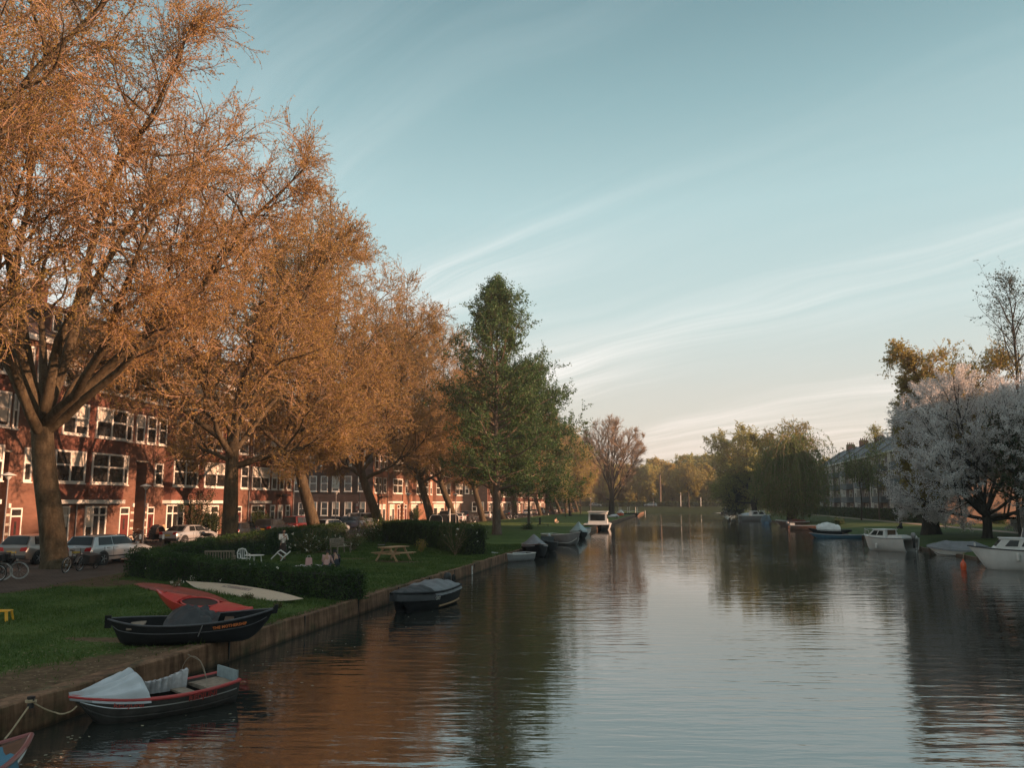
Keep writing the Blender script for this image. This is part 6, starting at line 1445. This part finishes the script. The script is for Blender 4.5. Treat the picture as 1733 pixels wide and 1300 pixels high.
bk1 = bike_wheel(32, 980, R(25), 'pale tyred bicycle at the left edge, its front wheel clear of the others', tyre=tw)
bike_wheel(4, 982, R(30), 'white wheeled bicycle cut by the left edge of the picture', tyre=tw, basket=True)
bike_wheel(-6, 985, R(28), 'dark bicycle behind the white wheeled one at the left edge', basket=True)
def cargo(label, loc, rz, hood=False):
    t = make_bike(label, loc, rz, name='cargo_bike', group='cargo bikes')
    mb = MB(); mb.box((1.15, 0, .52), (.95, .62, .44), taper=1.12); mb.build('cargo_box', black, t, bevel=.02)
    if hood:
        mb = MB(); rings = []
        for a in np.linspace(0, pi, 9): rings.append([(1.15-.5*math.cos(a), y, .74+.65*math.sin(a)) for y in (-.34, .34)]+[(1.15-.45*math.cos(a), y, .74+.6*math.sin(a)) for y in (.34, -.34)])
        mb.loft(rings); mb.build('rain_hood', tarp_d, t)
    mb = MB(); mb.tube([(.5, 0, .36), (1.9, 0, .30)], .025, 6); mb.build('long_frame', metal_dk, t)
    m_ = Matrix.Rotation(R(90), 3, 'X'); mb = MB(); mb.tube([(1.95+.26*math.cos(a), 0, .26+.26*math.sin(a)) for a in np.linspace(0, 2*pi, 25)], .022, 6); wh = mb.build('wheel', rubber, t)
    mb = MB()
    for k in range(8): a = k*pi/4; mb.tube([(1.95, 0, .26), (1.95+.24*math.cos(a), 0, .26+.24*math.sin(a))], .004, 4)
    mb.build('rim', steel, wh); return t
q1, q2 = at(110, 970, .506), at(168, 961.5, .506); d = q2-q1; cargo('dark cargo bike with a black crate leaning by the thickest plane trunk', q1+d.normalized()*.55, math.atan2(d.y, d.x))
q = atX(243, 905, -39.6); cargo('dark cargo bike with a raised black hood before the stair slot', Vector((-39.6, q.y, .51)), R(75), True)
q = atX(228, 905, -40.0); make_bike('bicycle leaning by the front door left of the stair slot', Vector((-39.9, q.y, .51)), R(80))
for i, (px, X, hd, tr_, lab) in enumerate(((688, -29.0, 100, None, 'leftmost bicycle in the tangle before the sunlit orange house'), (697, -29.3, 60, None, 'second bicycle in the tangle before the sunlit orange house'), (706, -28.8, 110, tw, 'pale tyred bicycle in the tangle left of the leaning trunk'), (714, -29.4, 75, None, 'bicycle leaning on the foot of the trunk left of the bins'),
        (799, -31.4, 70, None, 'dark bicycle left of the strongly leaning trunk'), (806, -31.2, 100, None, 'dark bicycle touching the strongly leaning trunk'), (868, -30.2, 20, tw, 'left of the two white wheeled bicycles on the path'), (884, -30.4, 15, tw, 'right of the two white wheeled bicycles on the path'), (897, -31.0, 60, None, 'dark bicycle behind the staked slim tree'),
        (925, -31.6, 70, None, 'bicycle far down the path, nearest of the far three'), (937, -31.6, 80, None, 'bicycle far down the path, between two trunks'), (953, -31.6, 75, None, 'bicycle farthest down the path'))):
    q = atX(px, 885, X); make_bike(lab, Vector((X, q.y, .506)), R(hd), tyre=tr_)
def motorbike(label, loc, rz, name='motorcycle', mat=None):
    t = thing(name, label, 'motorcycle', loc, rz); m_ = Matrix.Rotation(R(90), 3, 'X'); mt = mat or c_black
    for x in (-.7, .72):
        mb = MB(); mb.lathe([(.2, -.06), (.29, -.06), (.31, 0), (.29, .06), (.2, .06)], 18, (x, 0, .31), m_); wh = mb.build('wheel', rubber, t, smooth=True)
        mb = MB()
        for k in range(5): a = k*2*pi/5; mb.bar((x, 0, .31), (x+.22*math.cos(a), 0, .31+.22*math.sin(a)), .05, .04)
        mb.lathe([(.2, -.03), (.2, .03)], 14, (x, 0, .31), m_); mb.build('rim', rim_m, wh)
    mb = MB(); rings = [[(x, w*math.cos(a), z+h_*math.sin(a)) for a in np.linspace(0, 2*pi, 12, endpoint=False)] for x, z, w, h_ in ((-.85, .80, .05, .04), (-.5, .76, .14, .08), (0, .74, .16, .12), (.25, .86, .17, .15), (.5, .80, .12, .12), (.62, .78, .05, .05))]; mb.loft(rings); mb.build('body', mt, t, smooth=True)
    mb = MB(); mb.box((.05, 0, .42), (.55, .3, .36)); mb.build('engine', steel, t, bevel=.05)
    mb = MB(); mb.box((-.4, 0, .87), (.65, .26, .08)); mb.build('seat', black, t, bevel=.03)
    mb = MB(); mb.tube([(.72, .06, .31), (.5, .06, .95)], .03, 6); mb.tube([(.72, -.06, .31), (.5, -.06, .95)], .03, 6); mb.tube([(.35, -.38, 1.06), (.48, 0, 1.0), (.35, .38, 1.06)], .016, 6); mb.build('fork_and_bars', steel, t)
    mb = MB(); mb.lathe([(.03, -.06), (.09, 0), (.09, .05)], 12, (.63, 0, .9), Matrix.Rotation(R(90), 3, 'Y')); mb.build('headlight', headl, t)
    mb = MB(); mb.tube([(0, -.17, .3), (-.75, -.2, .36)], .05, 8); mb.build('exhaust', steel, t)
    for sg in (-1, 1):
        mb = MB(); mb.tube([(.4, sg*.25, 1.05), (.4, sg*.34, 1.2)], .01, 5); mb.box((.39, sg*.36, 1.23), (.03, .12, .08)); mb.build('mirror', black, t)
    return t
q = at(346, 924, .506); motorbike('black motorcycle with chrome parts left of the upright plane trunk', q, R(150))
q = atX(496, 900, -34); motorbike('pale scooter parked left of the dark red people carrier', Vector((-34, q.y, .506)), R(110), 'motor_scooter', c_silver)
q = atX(855, 880, -32.2); motorbike('dark motorcycle between two far trunks right of the green tree', Vector((-32.2, q.y, .506)), R(120))
# ============================================================ STREET FURNITURE
def lamp(label, loc, h_, mat=zinc, group='street lamps along the path'):
    t = thing('street_lamp', label, 'street lamp', loc, 0, group)
    mb = MB(); mb.tube([(0, 0, 0), (0, 0, .9), (0, 0, .92), (0, 0, h_-.25)], [.075, .075, .05, .045], 10); mb.build('pole', mat, t, smooth=True)
    mb = MB(); mb.lathe([(.03, -.30), (.10, -.24), (.20, -.06), (.22, -.02)], 16, (0, 0, h_)); mb.build('lamp_globe', lamp_white, t, smooth=True)
    mb = MB(); mb.lathe([(.42, -.03), (.42, .0), (.30, .06), (.12, .13), (.03, .17)], 18, (0, 0, h_)); mb.build('lamp_cap', lamp_white, t, smooth=True); return t
lamp('street lamp with a pale cap in front of the stair slot of the brick house', at(241, 924), 4.3)
lamp('street lamp cut by the left edge of the picture', at(3, 940), 4.75)
for px, py, h_, lab in ((509, 901, 4.2, 'street lamp left of the leaning trunk by the white hatchback'), (567, 897, 4.3, 'street lamp in the middle of the dark end wall'), (690, 892, 4.2, 'street lamp before the sunlit orange house'), (771, 890.5, 4.2, 'street lamp with a wide cap right behind the bins'), (1000, 866.5, 4.5, 'street lamp far off left of the great bare tree'), (1106, 860, 4.5, 'street lamp far off near the head of the canal')):
    z = .5 if py > 862 else 2.1
    lamp(lab, at(px, py, .5) if z == .5 else Vector((atY(px, 855, 303).x, 303, 2.1)), h_)
for px, py, lab in ((1387, 870.5, 'slim lamp post on the right bank nearest the weeping willow'), (1430, 874.5, 'slim lamp post on the right bank before the apartment block')): lamp(lab, at(px, py, .8), 4.2, group='lamp posts on the right bank')
for px, lab in ((1152, 'tall white mast left of the round golden tree, by the far road'), (1186, 'white mast right of the round golden tree, by the far road')):
    q = atY(px, 850, 312); t = thing('flag_mast', lab, 'mast', (q.x, 312, 2.1)); mb = MB(); mb.tube([(0, 0, 0), (0, 0, 5.4 if px < 1160 else 3.4)], .13, 8); mb.build('mast', plastic_w, t); mb = MB(); mb.lathe([(.2, 0), (.2, .12)], 8, (0, 0, .02)); mb.build('foot', metal_dk, t)
# sign board on a pole
q = at(607, 899); t = thing('traffic_sign', 'pole with a small red and white board before the dark end wall', 'sign', q); mb = MB(); mb.tube([(0, 0, 0), (0, 0, 4.1)], .06, 8); mb.build('pole', zinc, t)
mb = MB(); mb.b2((-.42, -.02, 2.2), (-.06, .02, 3.1)); mb.build('board', simple('board_pink', (.55, .25, .22), .5), t); mb = MB(); mb.b2((-.37, -.026, 2.7), (-.11, -.0205, 3.0)); mb.b2((-.37, -.026, 2.3), (-.11, -.0205, 2.4)); mb.build('board_marks', plastic_w, t)
# rounded underground-style waste bins
for i, (px, lab) in enumerate(((738, 'left of the black waste bins with a pale rounded edge'), (749, 'middle black waste bin with a pale rounded edge'), (766, 'right black waste bin beside the lamp post'))):
    q = atX(px, 888, -29.4 if i != 1 else -29.9); t = thing('waste_bin', lab, 'waste bin', Vector((q.x, q.y, .506)), R(15), 'black waste bins')
    prof_ = [(-.8, 0), (.8, 0), (.8, 1.1), (.68, 1.38), (.45, 1.55), (-.45, 1.55), (-.68, 1.38), (-.8, 1.1)]
    mb = MB(); mb.prism(prof_, -.75, .75, 'y'); mb.build('body', black, t, bevel=.03)
    mb = MB(); mb.tube([(u, -.77, w) for u, w in prof_[1:]+[prof_[0]]][0:], .035, 6); mb.build('edge_frame', plastic_w if i != 1 else zinc, t)
    mb = MB(); mb.b2((-.3, -.80, 1.0), (.3, -.756, 1.25)); mb.build('flap', metal_dk, t)
q = atX(761, 890, -28.8); t = thing('bollard', 'tall white post between the black waste bins', 'bollard', Vector((q.x, q.y, .5))); mb = MB(); mb.tube([(0, 0, 0), (0, 0, 2.3)], .09, 8); mb.build('post', plastic_w, t); mb = MB(); mb.lathe([(.12, 2.1), (.12, 2.3), (.05, 2.36)], 10); mb.build('cap', lamp_white, t)
for px, lab in ((236, 'white topped bollard just right of the silver estate car'), (275, 'white topped bollard before the low garden wall of the brick house')):
    q = at(px, 933); t = thing('bollard', lab, 'bollard', Vector((q.x, q.y, .5)), 0, 'white topped bollards'); mb = MB(); mb.lathe([(.07, 0), (.06, .75), (.062, .76)], 10); mb.build('post', wood_d, t); mb = MB(); mb.lathe([(.07, .761), (.07, 1.02), (.04, 1.06)], 10); mb.build('top', plastic_w, t)
q = atX(276, 905, -40.9); t = thing('garden_wall', 'low brick wall with wooden panel before the brick house window', 'garden wall', (-40.9, q.y-1.0, .62)); mb = MB(); mb.b2((0, 0, 0), (.25, .5, 1.25)); mb.b2((0, 1.0, 0), (.25, 4.2, .55)); mb.build('brickwork', brick, t, fix=False); mb = MB(); mb.b2((.05, .5, 0), (.2, 1.0, 1.2)); mb.build('wood_panel', wood_p, t)
q = at(919, 892); t = thing('barbecue_stand', 'low dark iron stand with an upright post on the lawn', 'barbecue stand', Vector((q.x, q.y, .5)), R(10)); mb = MB(); mb.box((0, 0, .32), (1.5, .5, .06)); mb.build('grate', metal_dk, t)
for x in (-.65, .65):
    mb = MB(); mb.tube([(x, 0, 0), (x, 0, .32)], .035, 6); mb.build('leg', metal_dk, t)
mb = MB(); mb.box((-.4, 0, .75), (.22, .12, .85)); mb.build('post', metal_dk, t)
shrub('dark heap of tall grass round the foot of the staked slim tree', at(893, 896.5), 1.3, .9, .9, 60, n=900, lfm=lf_hedge, ls=.12)
# benches, tables, chairs in the hedge garden
def bench(label, loc, rz, mat, Wd=1.5):
    t = thing('park_bench', label, 'bench', loc, rz, 'wooden benches in the hedge garden')
    mb = MB()
    for k in range(4): mb.box((-.18+k*.12, 0, .43), (.09, Wd, .03))
    mb.build('seat', mat, t)
    mb = MB()
    for k in range(int(Wd/.12)): mb.bar((-.24, -Wd/2+.08+k*.12, .47), (-.34, -Wd/2+.08+k*.12, .88), .055, .018)
    mb.bar((-.345, -Wd/2, .89), (-.345, Wd/2, .89), .05, .07); mb.build('backrest', mat, t)
    for sg in (-1, 1):
        mb = MB(); mb.bar((-.23, sg*Wd/2, 0), (-.36, sg*Wd/2, .92), .06, .06); mb.build('leg', mat, t)
        mb = MB(); mb.bar((.22, sg*Wd/2, 0), (.22, sg*Wd/2, .63), .06, .06); mb.build('leg', mat, t)
        mb = MB(); mb.bar((-.3, sg*Wd/2, .65), (.26, sg*Wd/2, .64), .07, .035); mb.build('armrest', mat, t)
    return t
bench('weathered bench seen from behind, over the low front hedge', at(372, 966), R(112), wood_g, 1.25)
bench('weathered bench beside the white flowered bush under the back hedge', at(577, 937), R(-12), wood_g, 1.4)
t = thing('picnic_table', 'pale wooden picnic table with attached seats on the lawn before the dark hedge', 'picnic table', at(666, 949.5), R(72))
mb = MB()
for k in range(5): mb.box((0, -.32+k*.16, .735), (1.75, .145, .04))
mb.build('tabletop', wood_p, t)
for sg in (-1, 1):
    mb = MB()
    for k in range(2): mb.box((0, sg*(.66+k*.14), .44), (1.75, .125, .04))
    mb.build('seat', wood_p, t)
for x in (-.62, .62):
    for sg in (-1, 1):
        mb = MB(); mb.bar((x, sg*.70, 0), (x, sg*.20, .715), .045, .10); mb.build('leg', wood_p, t)
    mb = MB(); mb.bar((x+.05, -.82, .40), (x+.05, .82, .40), .04, .10); mb.build('cross_beam', wood_p, t)
    mb = MB(); mb.bar((x-.05, -.36, .69), (x-.05, .36, .69), .04, .07); mb.build('cross_beam', wood_p, t)
def plastic_chair(label, loc, rz, rot=None):
    t = thing('plastic_chair', label, 'chair', loc, rz, 'white plastic garden chairs', rot=rot)
    mb = MB(); mb.box((0, 0, .43), (.44, .44, .035)); mb.build('seat', plastic_w, t, bevel=.012)
    mb = MB(); mb.tube([(-.2, -.22, .44), (-.26, -.23, .7), (-.28, -.16, .85), (-.28, 0, .89), (-.28, .16, .85), (-.26, .23, .7), (-.2, .22, .44)], .03, 8)
    for y in (-.1, 0, .1): mb.tube([(-.21, y, .44), (-.28, y, .86)], .018, 6)
    mb.build('backrest', plastic_w, t, smooth=True)
    for x in (-.2, .2):
        for y in (-.2, .2):
            mb = MB(); mb.tube([(x, y, .42), (x*1.2, y*1.2, 0)], .028, 6); mb.build('leg', plastic_w, t)
    for y in (-.23, .23):
        mb = MB(); mb.tube([(-.25, y, .66), (.15, y, .64), (.22, y, .44)], .022, 6); mb.build('armrest', plastic_w, t)
    return t
plastic_chair('white plastic chair with an arched back by the small white table', at(412, 961), R(-40))
plastic_chair('white plastic chair tipped on edge left of the standing woman', at(465, 951), R(150), rot=(0, R(-38), R(205)))
t = thing('garden_table', 'small round white plastic table seen edge on over the hedge', 'table', at(429, 967)); mb = MB(); mb.lathe([(.42, .69), (.45, .705), (.45, .72), (.43, .725)], 20); mb.build('tabletop', plastic_w, t)
for k in range(4):
    a = k*pi/2+.4; mb = MB(); mb.tube([(.3*math.cos(a), .3*math.sin(a), .69), (.38*math.cos(a), .38*math.sin(a), 0)], .025, 6); mb.build('leg', plastic_w, t)
t = thing('garden_chair', 'dark garden chair behind the picnic table by the hedge', 'chair', at(645, 934), R(200)); mb = MB(); mb.box((0, 0, .43), (.45, .45, .03)); mb.build('seat', zinc, t); mb = MB(); mb.bar((-.22, -.2, .43), (-.38, -.2, .95), .03, .03); mb.bar((-.22, .2, .43), (-.38, .2, .95), .03, .03); mb.bar((-.36, -.2, .85), (-.36, .2, .85), .03, .18); mb.build('backrest', metal_dk, t)
for x in (-.2, .2):
    for y in (-.2, .2):
        mb = MB(); mb.tube([(x, y, .43), (x*1.1, y, 0)], .018, 6); mb.build('leg', metal_dk, t)
q = at(8, 1053); t = thing('step_stool', 'yellow plastic stool on the lawn, cut by the left edge of the picture', 'stool', Vector((q.x-.20, q.y+.12, .5)), R(15)); mb = MB(); mb.box((0, 0, .265), (.42, .34, .035), taper=.92); mb.build('seat', yellow, t, bevel=.012)
for x in (-1, 1):
    for y in (-1, 1):
        mb = MB(); mb.bar((x*.16, y*.13, .25), (x*.205, y*.17, 0), .07, .05); mb.build('leg', yellow, t, bevel=.008)
# ============================================================ PEOPLE
skin_m = simple('skin', (0.46, 0.25, 0.17), .55, var=.06); hair_m = simple('hair_dark', (0.02, 0.013, 0.01), .5, var=.3, scale=20)
def cloth(name, c): return simple(name, c, .85, var=.14, scale=9)
def skinned(name, nodes, edges, mat, par, root=0, sub=2):
    bm = bmesh.new(); ly = bm.verts.layers.skin.verify(); vs = []
    for i, (p, r_) in enumerate(nodes):
        v = bm.verts.new(p); rr = r_ if isinstance(r_, tuple) else (r_, r_); v[ly].radius = rr; v[ly].use_root = (i == root); vs.append(v)
    for a, b in edges: bm.edges.new((vs[a], vs[b]))
    me = bpy.data.meshes.new(name); bm.to_mesh(me); bm.free(); me.materials.append(mat)
    o = bpy.data.objects.new(name, me); COL.objects.link(o); o.parent = par
    m_ = o.modifiers.new('Skin', 'SKIN'); m_.use_smooth_shade = True; s_ = o.modifiers.new('Sub', 'SUBSURF'); s_.levels = sub; s_.render_levels = sub
    return o
def person(label, loc, rz, J, top, legs_m, hair='long', group=None, skirt=False, sleeves=True, shoes=None):
    """J: joint positions in metres, x = the way the person faces"""
    t = thing('person', label, 'person', loc, rz, group)
    V3 = {k: Vector(v) for k, v in J.items()}
    names = ['pelvis', 'waist', 'chest', 'neck', 'headlow', 'head', 'crown']; rad = [(.13, .105), (.115, .09), (.14, .10), .05, (.068, .075), (.078, .092), (.062, .07)]
    nodes = [(V3[n], r_) for n, r_ in zip(names, rad)]; edges = [(i, i+1) for i in range(6)]; ix = {n: i for i, n in enumerate(names)}
    def add(n, p, r_, par_): nodes.append((p, r_)); ix[n] = len(nodes)-1; edges.append((ix[par_], ix[n]))
    for s_ in 'lr':
        add('sh'+s_, V3['sh'+s_], .055, 'chest'); add('el'+s_, V3['el'+s_], .040, 'sh'+s_); add('wr'+s_, V3['wr'+s_], .027, 'el'+s_)
        hd = V3['ha'+s_]-V3['wr'+s_]; hd = hd.normalized(); add('pa'+s_, V3['wr'+s_]+hd*.07, (.036, .020), 'wr'+s_)
        sd_ = hd.orthogonal().normalized(); up_ = hd.cross(sd_)
        for k, (o, l) in enumerate(((-.028, .065), (-.010, .078), (.010, .072), (.027, .055))):
            b0 = V3['wr'+s_]+hd*.10+sd_*o; add(f'f{s_}{k}a', b0, .010, 'pa'+s_); add(f'f{s_}{k}b', b0+hd*l*.6+up_*.012, .009, f'f{s_}{k}a'); add(f'f{s_}{k}c', b0+hd*l*.9+up_*.035, .008, f'f{s_}{k}b')
        b0 = V3['wr'+s_]+hd*.045-sd_*.038; add(f't{s_}a', b0, .011, 'pa'+s_); add(f't{s_}b', b0+hd*.04-sd_*.012+up_*.012, .009, f't{s_}a')
        add('hi'+s_, V3['hi'+s_], .09, 'pelvis'); add('kn'+s_, V3['kn'+s_], .058, 'hi'+s_); add('an'+s_, V3['an'+s_], .038, 'kn'+s_); add('to'+s_, V3['to'+s_], .035, 'an'+s_)
    body = skinned('body', nodes, edges, skin_m, t)
    h_ = V3['head']; ax = (V3['crown']-V3['headlow']).normalized(); fd = Vector(J.get('face', (1, 0, 0))).normalized(); fd = (fd-ax*fd.dot(ax)).normalized(); sd_ = ax.cross(fd)
    mb = MB(); mb.loft([[h_+fd*.085+sd_*a+ax*z for a, z in ((-.012, -.03), (.012, -.03), (.006, .015), (-.006, .015))], [h_+fd*.112+sd_*a+ax*z for a, z in ((-.008, -.025), (.008, -.025), (.003, -.012), (-.003, -.012))]]); mb.build('nose', skin_m, body)
    mb = MB()
    for sg in (-1, 1): mb.lathe([(.002, -.010), (.011, 0), (.002, .010)], 8, h_+fd*.088+sd_*(sg*.031)+ax*.018)
    mb.build('eyes', hair_m, body)
    mb = MB(); mb.box(h_+fd*.088-ax*.052, (.02, .045, .01)); mb.build('mouth', simple('lips', (.35, .12, .10), .5), body) if 'Z' == '' else None
    c = h_-fd*.018+ax*.02; hn = [(V3['crown']-fd*.01+ax*.012, .076), (c, (.088, .100)), (c-fd*.03-ax*.08, .075)]
    if hair == 'long': hn += [(c-fd*.05-ax*.20, .07), (c-fd*.055-ax*.33, .045)]
    skinned('hair', hn, [(i, i+1) for i in range(len(hn)-1)], hair_m, t, 1)
    g = .014
    tn = [(V3['pelvis']+(V3['waist']-V3['pelvis'])*.25, (.145, .12)), (V3['waist'], (.14, .11)), (V3['chest'], (.16, .118)), (V3['neck']-ax*.045, .062)]; te = [(0, 1), (1, 2), (2, 3)]
    for s_ in 'lr':
        k = len(tn); tn += [(V3['sh'+s_], .074), (V3['el'+s_], .056), (V3['wr'+s_]+(V3['el'+s_]-V3['wr'+s_])*.15, .040)]; te += [(2, k), (k, k+1), (k+1, k+2)]
    skinned('top', tn, te, top, t, 1)
    if skirt:
        mb = MB(); p0, p1 = V3['waist']-Vector((0, 0, .05)), (V3['anl']+V3['anr'])/2+Vector((0, 0, .28)); rings = []
        for i in range(9):
            f = i/8; c = p0+(p1-p0)*f; rx = .135+.085*f; rings.append([c+Vector(((rx*.85+.012*math.sin(5*a))*math.cos(a), rx*math.sin(a), 0)) for a in np.linspace(0, 2*pi, 24, endpoint=False)])
        mb.loft(rings); mb.build('skirt', legs_m, t, smooth=True)
    else:
        ln = [(V3['pelvis']+Vector((0, 0, .02)), (.145, .12))]; le = []
        for s_ in 'lr':
            k = len(ln); ln += [(V3['hi'+s_], .105), (V3['kn'+s_], .075), (V3['an'+s_]+(V3['kn'+s_]-V3['an'+s_])*.1, .056)]; le += [(0, k), (k, k+1), (k+1, k+2)]
        skinned('trousers', ln, le, legs_m, t, 0)
    for s_ in 'lr':
        a, b = V3['an'+s_], V3['to'+s_]; d = (b-a); d = d.normalized(); skinned('shoe', [(a-d*.03-Vector((0, 0, .0)), .05), (a+d*.07, .044), (b+d*.03, .034)], [(0, 1), (1, 2)], shoes or black, t, 0, 1)
    return t
ST = dict(pelvis=(0, 0, .93), waist=(0, 0, 1.08), chest=(.0, 0, 1.28), neck=(.01, 0, 1.45), headlow=(.035, 0, 1.51), head=(.055, 0, 1.57), crown=(.045, 0, 1.64), shl=(0, .17, 1.37), shr=(0, -.17, 1.37), ell=(.05, .235, 1.10), elr=(.06, -.24, 1.12), wrl=(.25, .08, 1.17), wrr=(.27, -.06, 1.25), hal=(.33, .03, 1.22), har=(.34, .0, 1.32),
          hil=(0, .09, .88), hir=(0, -.09, .88), knl=(.02, .10, .48), knr=(.03, -.10, .48), anl=(0, .11, .07), anr=(0, -.11, .07), tol=(.14, .13, .035), tor=(.14, -.13, .035), face=(1, 0, -.35))
camdir = lambda q: math.atan2(-q.y, -q.x)
q = at(478, 949.5); person('standing woman in a pale cream top and long dark skirt, looking down at her hands', q, camdir(q)+R(25), ST, cloth('top_cream', (.76, .67, .60)), cloth('skirt_dark', (.045, .025, .02)), 'short', skirt=True)
SI = dict(pelvis=(0, 0, .12), waist=(.02, 0, .27), chest=(.07, 0, .47), neck=(.12, 0, .63), headlow=(.16, 0, .69), head=(.185, 0, .75), crown=(.18, 0, .82), shl=(.07, .17, .56), shr=(.07, -.17, .56), ell=(.16, .24, .30), elr=(.12, -.26, .30), wrl=(.36, .18, .24), wrr=(.30, -.30, .12), hal=(.44, .15, .25), har=(.38, -.30, .08),
          hil=(.06, .10, .12), hir=(.06, -.10, .12), knl=(.42, .26, .30), knr=(.44, -.20, .16), anl=(.36, .0, .07), anr=(.30, .10, .07), tol=(.46, -.08, .05), tor=(.38, .22, .05), face=(1, 0, -.25))
q = at(552, 962); person('person in a dusty pink jumper sitting on the lawn with their back turned', q, camdir(q)+R(160), SI, cloth('top_pink', (.60, .36, .34)), cloth('jeans_grey', (.10, .10, .12)), 'short')
q = at(568, 961); person('person in dark clothes sitting close beside the pink jumper', q, camdir(q)+R(205), SI, cloth('top_dark', (.025, .03, .045)), cloth('jeans_dark', (.03, .035, .05)), 'short')
q = at(530, 960); t = thing('picnic_blanket', 'pale crumpled picnic blanket with bags left of the sitting pair', 'blanket', q, R(10)); g = np.random.default_rng(2); mb = MB(); n = 14
vs = [((i/n-.5)*1.7, (j/n-.5)*1.2, .03+.05*abs(math.sin(i*1.7+j*.9)*math.sin(j*1.3-i*.4))) for i in range(n+1) for j in range(n+1)]; mb.add(vs, [(i*(n+1)+j, (i+1)*(n+1)+j, (i+1)*(n+1)+j+1, i*(n+1)+j+1) for i in range(n) for j in range(n)]); mb.build('cloth', cloth('blanket_pale', (.66, .60, .61)), t, smooth=True)
t = thing('bag', 'pink and white shopping bag standing on the picnic blanket', 'bag', q+Vector((-.35, .25, .05)), R(30)); mb = MB(); mb.box((0, 0, .19), (.34, .16, .36), taper=.85); mb.build('bag_body', cloth('bag_pink', (.55, .32, .30)), t, bevel=.02); mb = MB(); mb.tube([(-.08, 0, .36), (-.06, 0, .48), (.06, 0, .48), (.08, 0, .36)], .012, 6); mb.build('handle', cloth('bag_strap', (.5, .45, .42)), t)
q = at(940, 886); person('distant person in light clothes sitting on the sunlit lawn', q, R(-40), SI, cloth('top_tan', (.45, .33, .22)), cloth('legs_pale', (.45, .38, .3)), 'short')
q = at(1526, 895, .79); person('person in black sitting on the grass of the right bank', q, R(190), SI, cloth('top_black', (.015, .015, .018)), cloth('legs_black', (.02, .02, .022)), 'short')
# ============================================================ EVENING HAZE
m = bpy.data.materials.new('haze_air'); m.use_nodes = True; nt = m.node_tree; nt.nodes.clear()
out = nt.nodes.new('ShaderNodeOutputMaterial'); pv = nt.nodes.new('ShaderNodeVolumePrincipled')
pv.inputs['Color'].default_value = (0.95, 0.93, 0.90, 1); pv.inputs['Density'].default_value = 0.00042; pv.inputs['Anisotropy'].default_value = 0.1
nt.links.new(pv.outputs[0], out.inputs['Volume'])
mb = MB(); mb.b2((-950, -120, -1.6), (950, 950, 36)); o = mb.build('haze', m); o['kind'] = 'stuff'
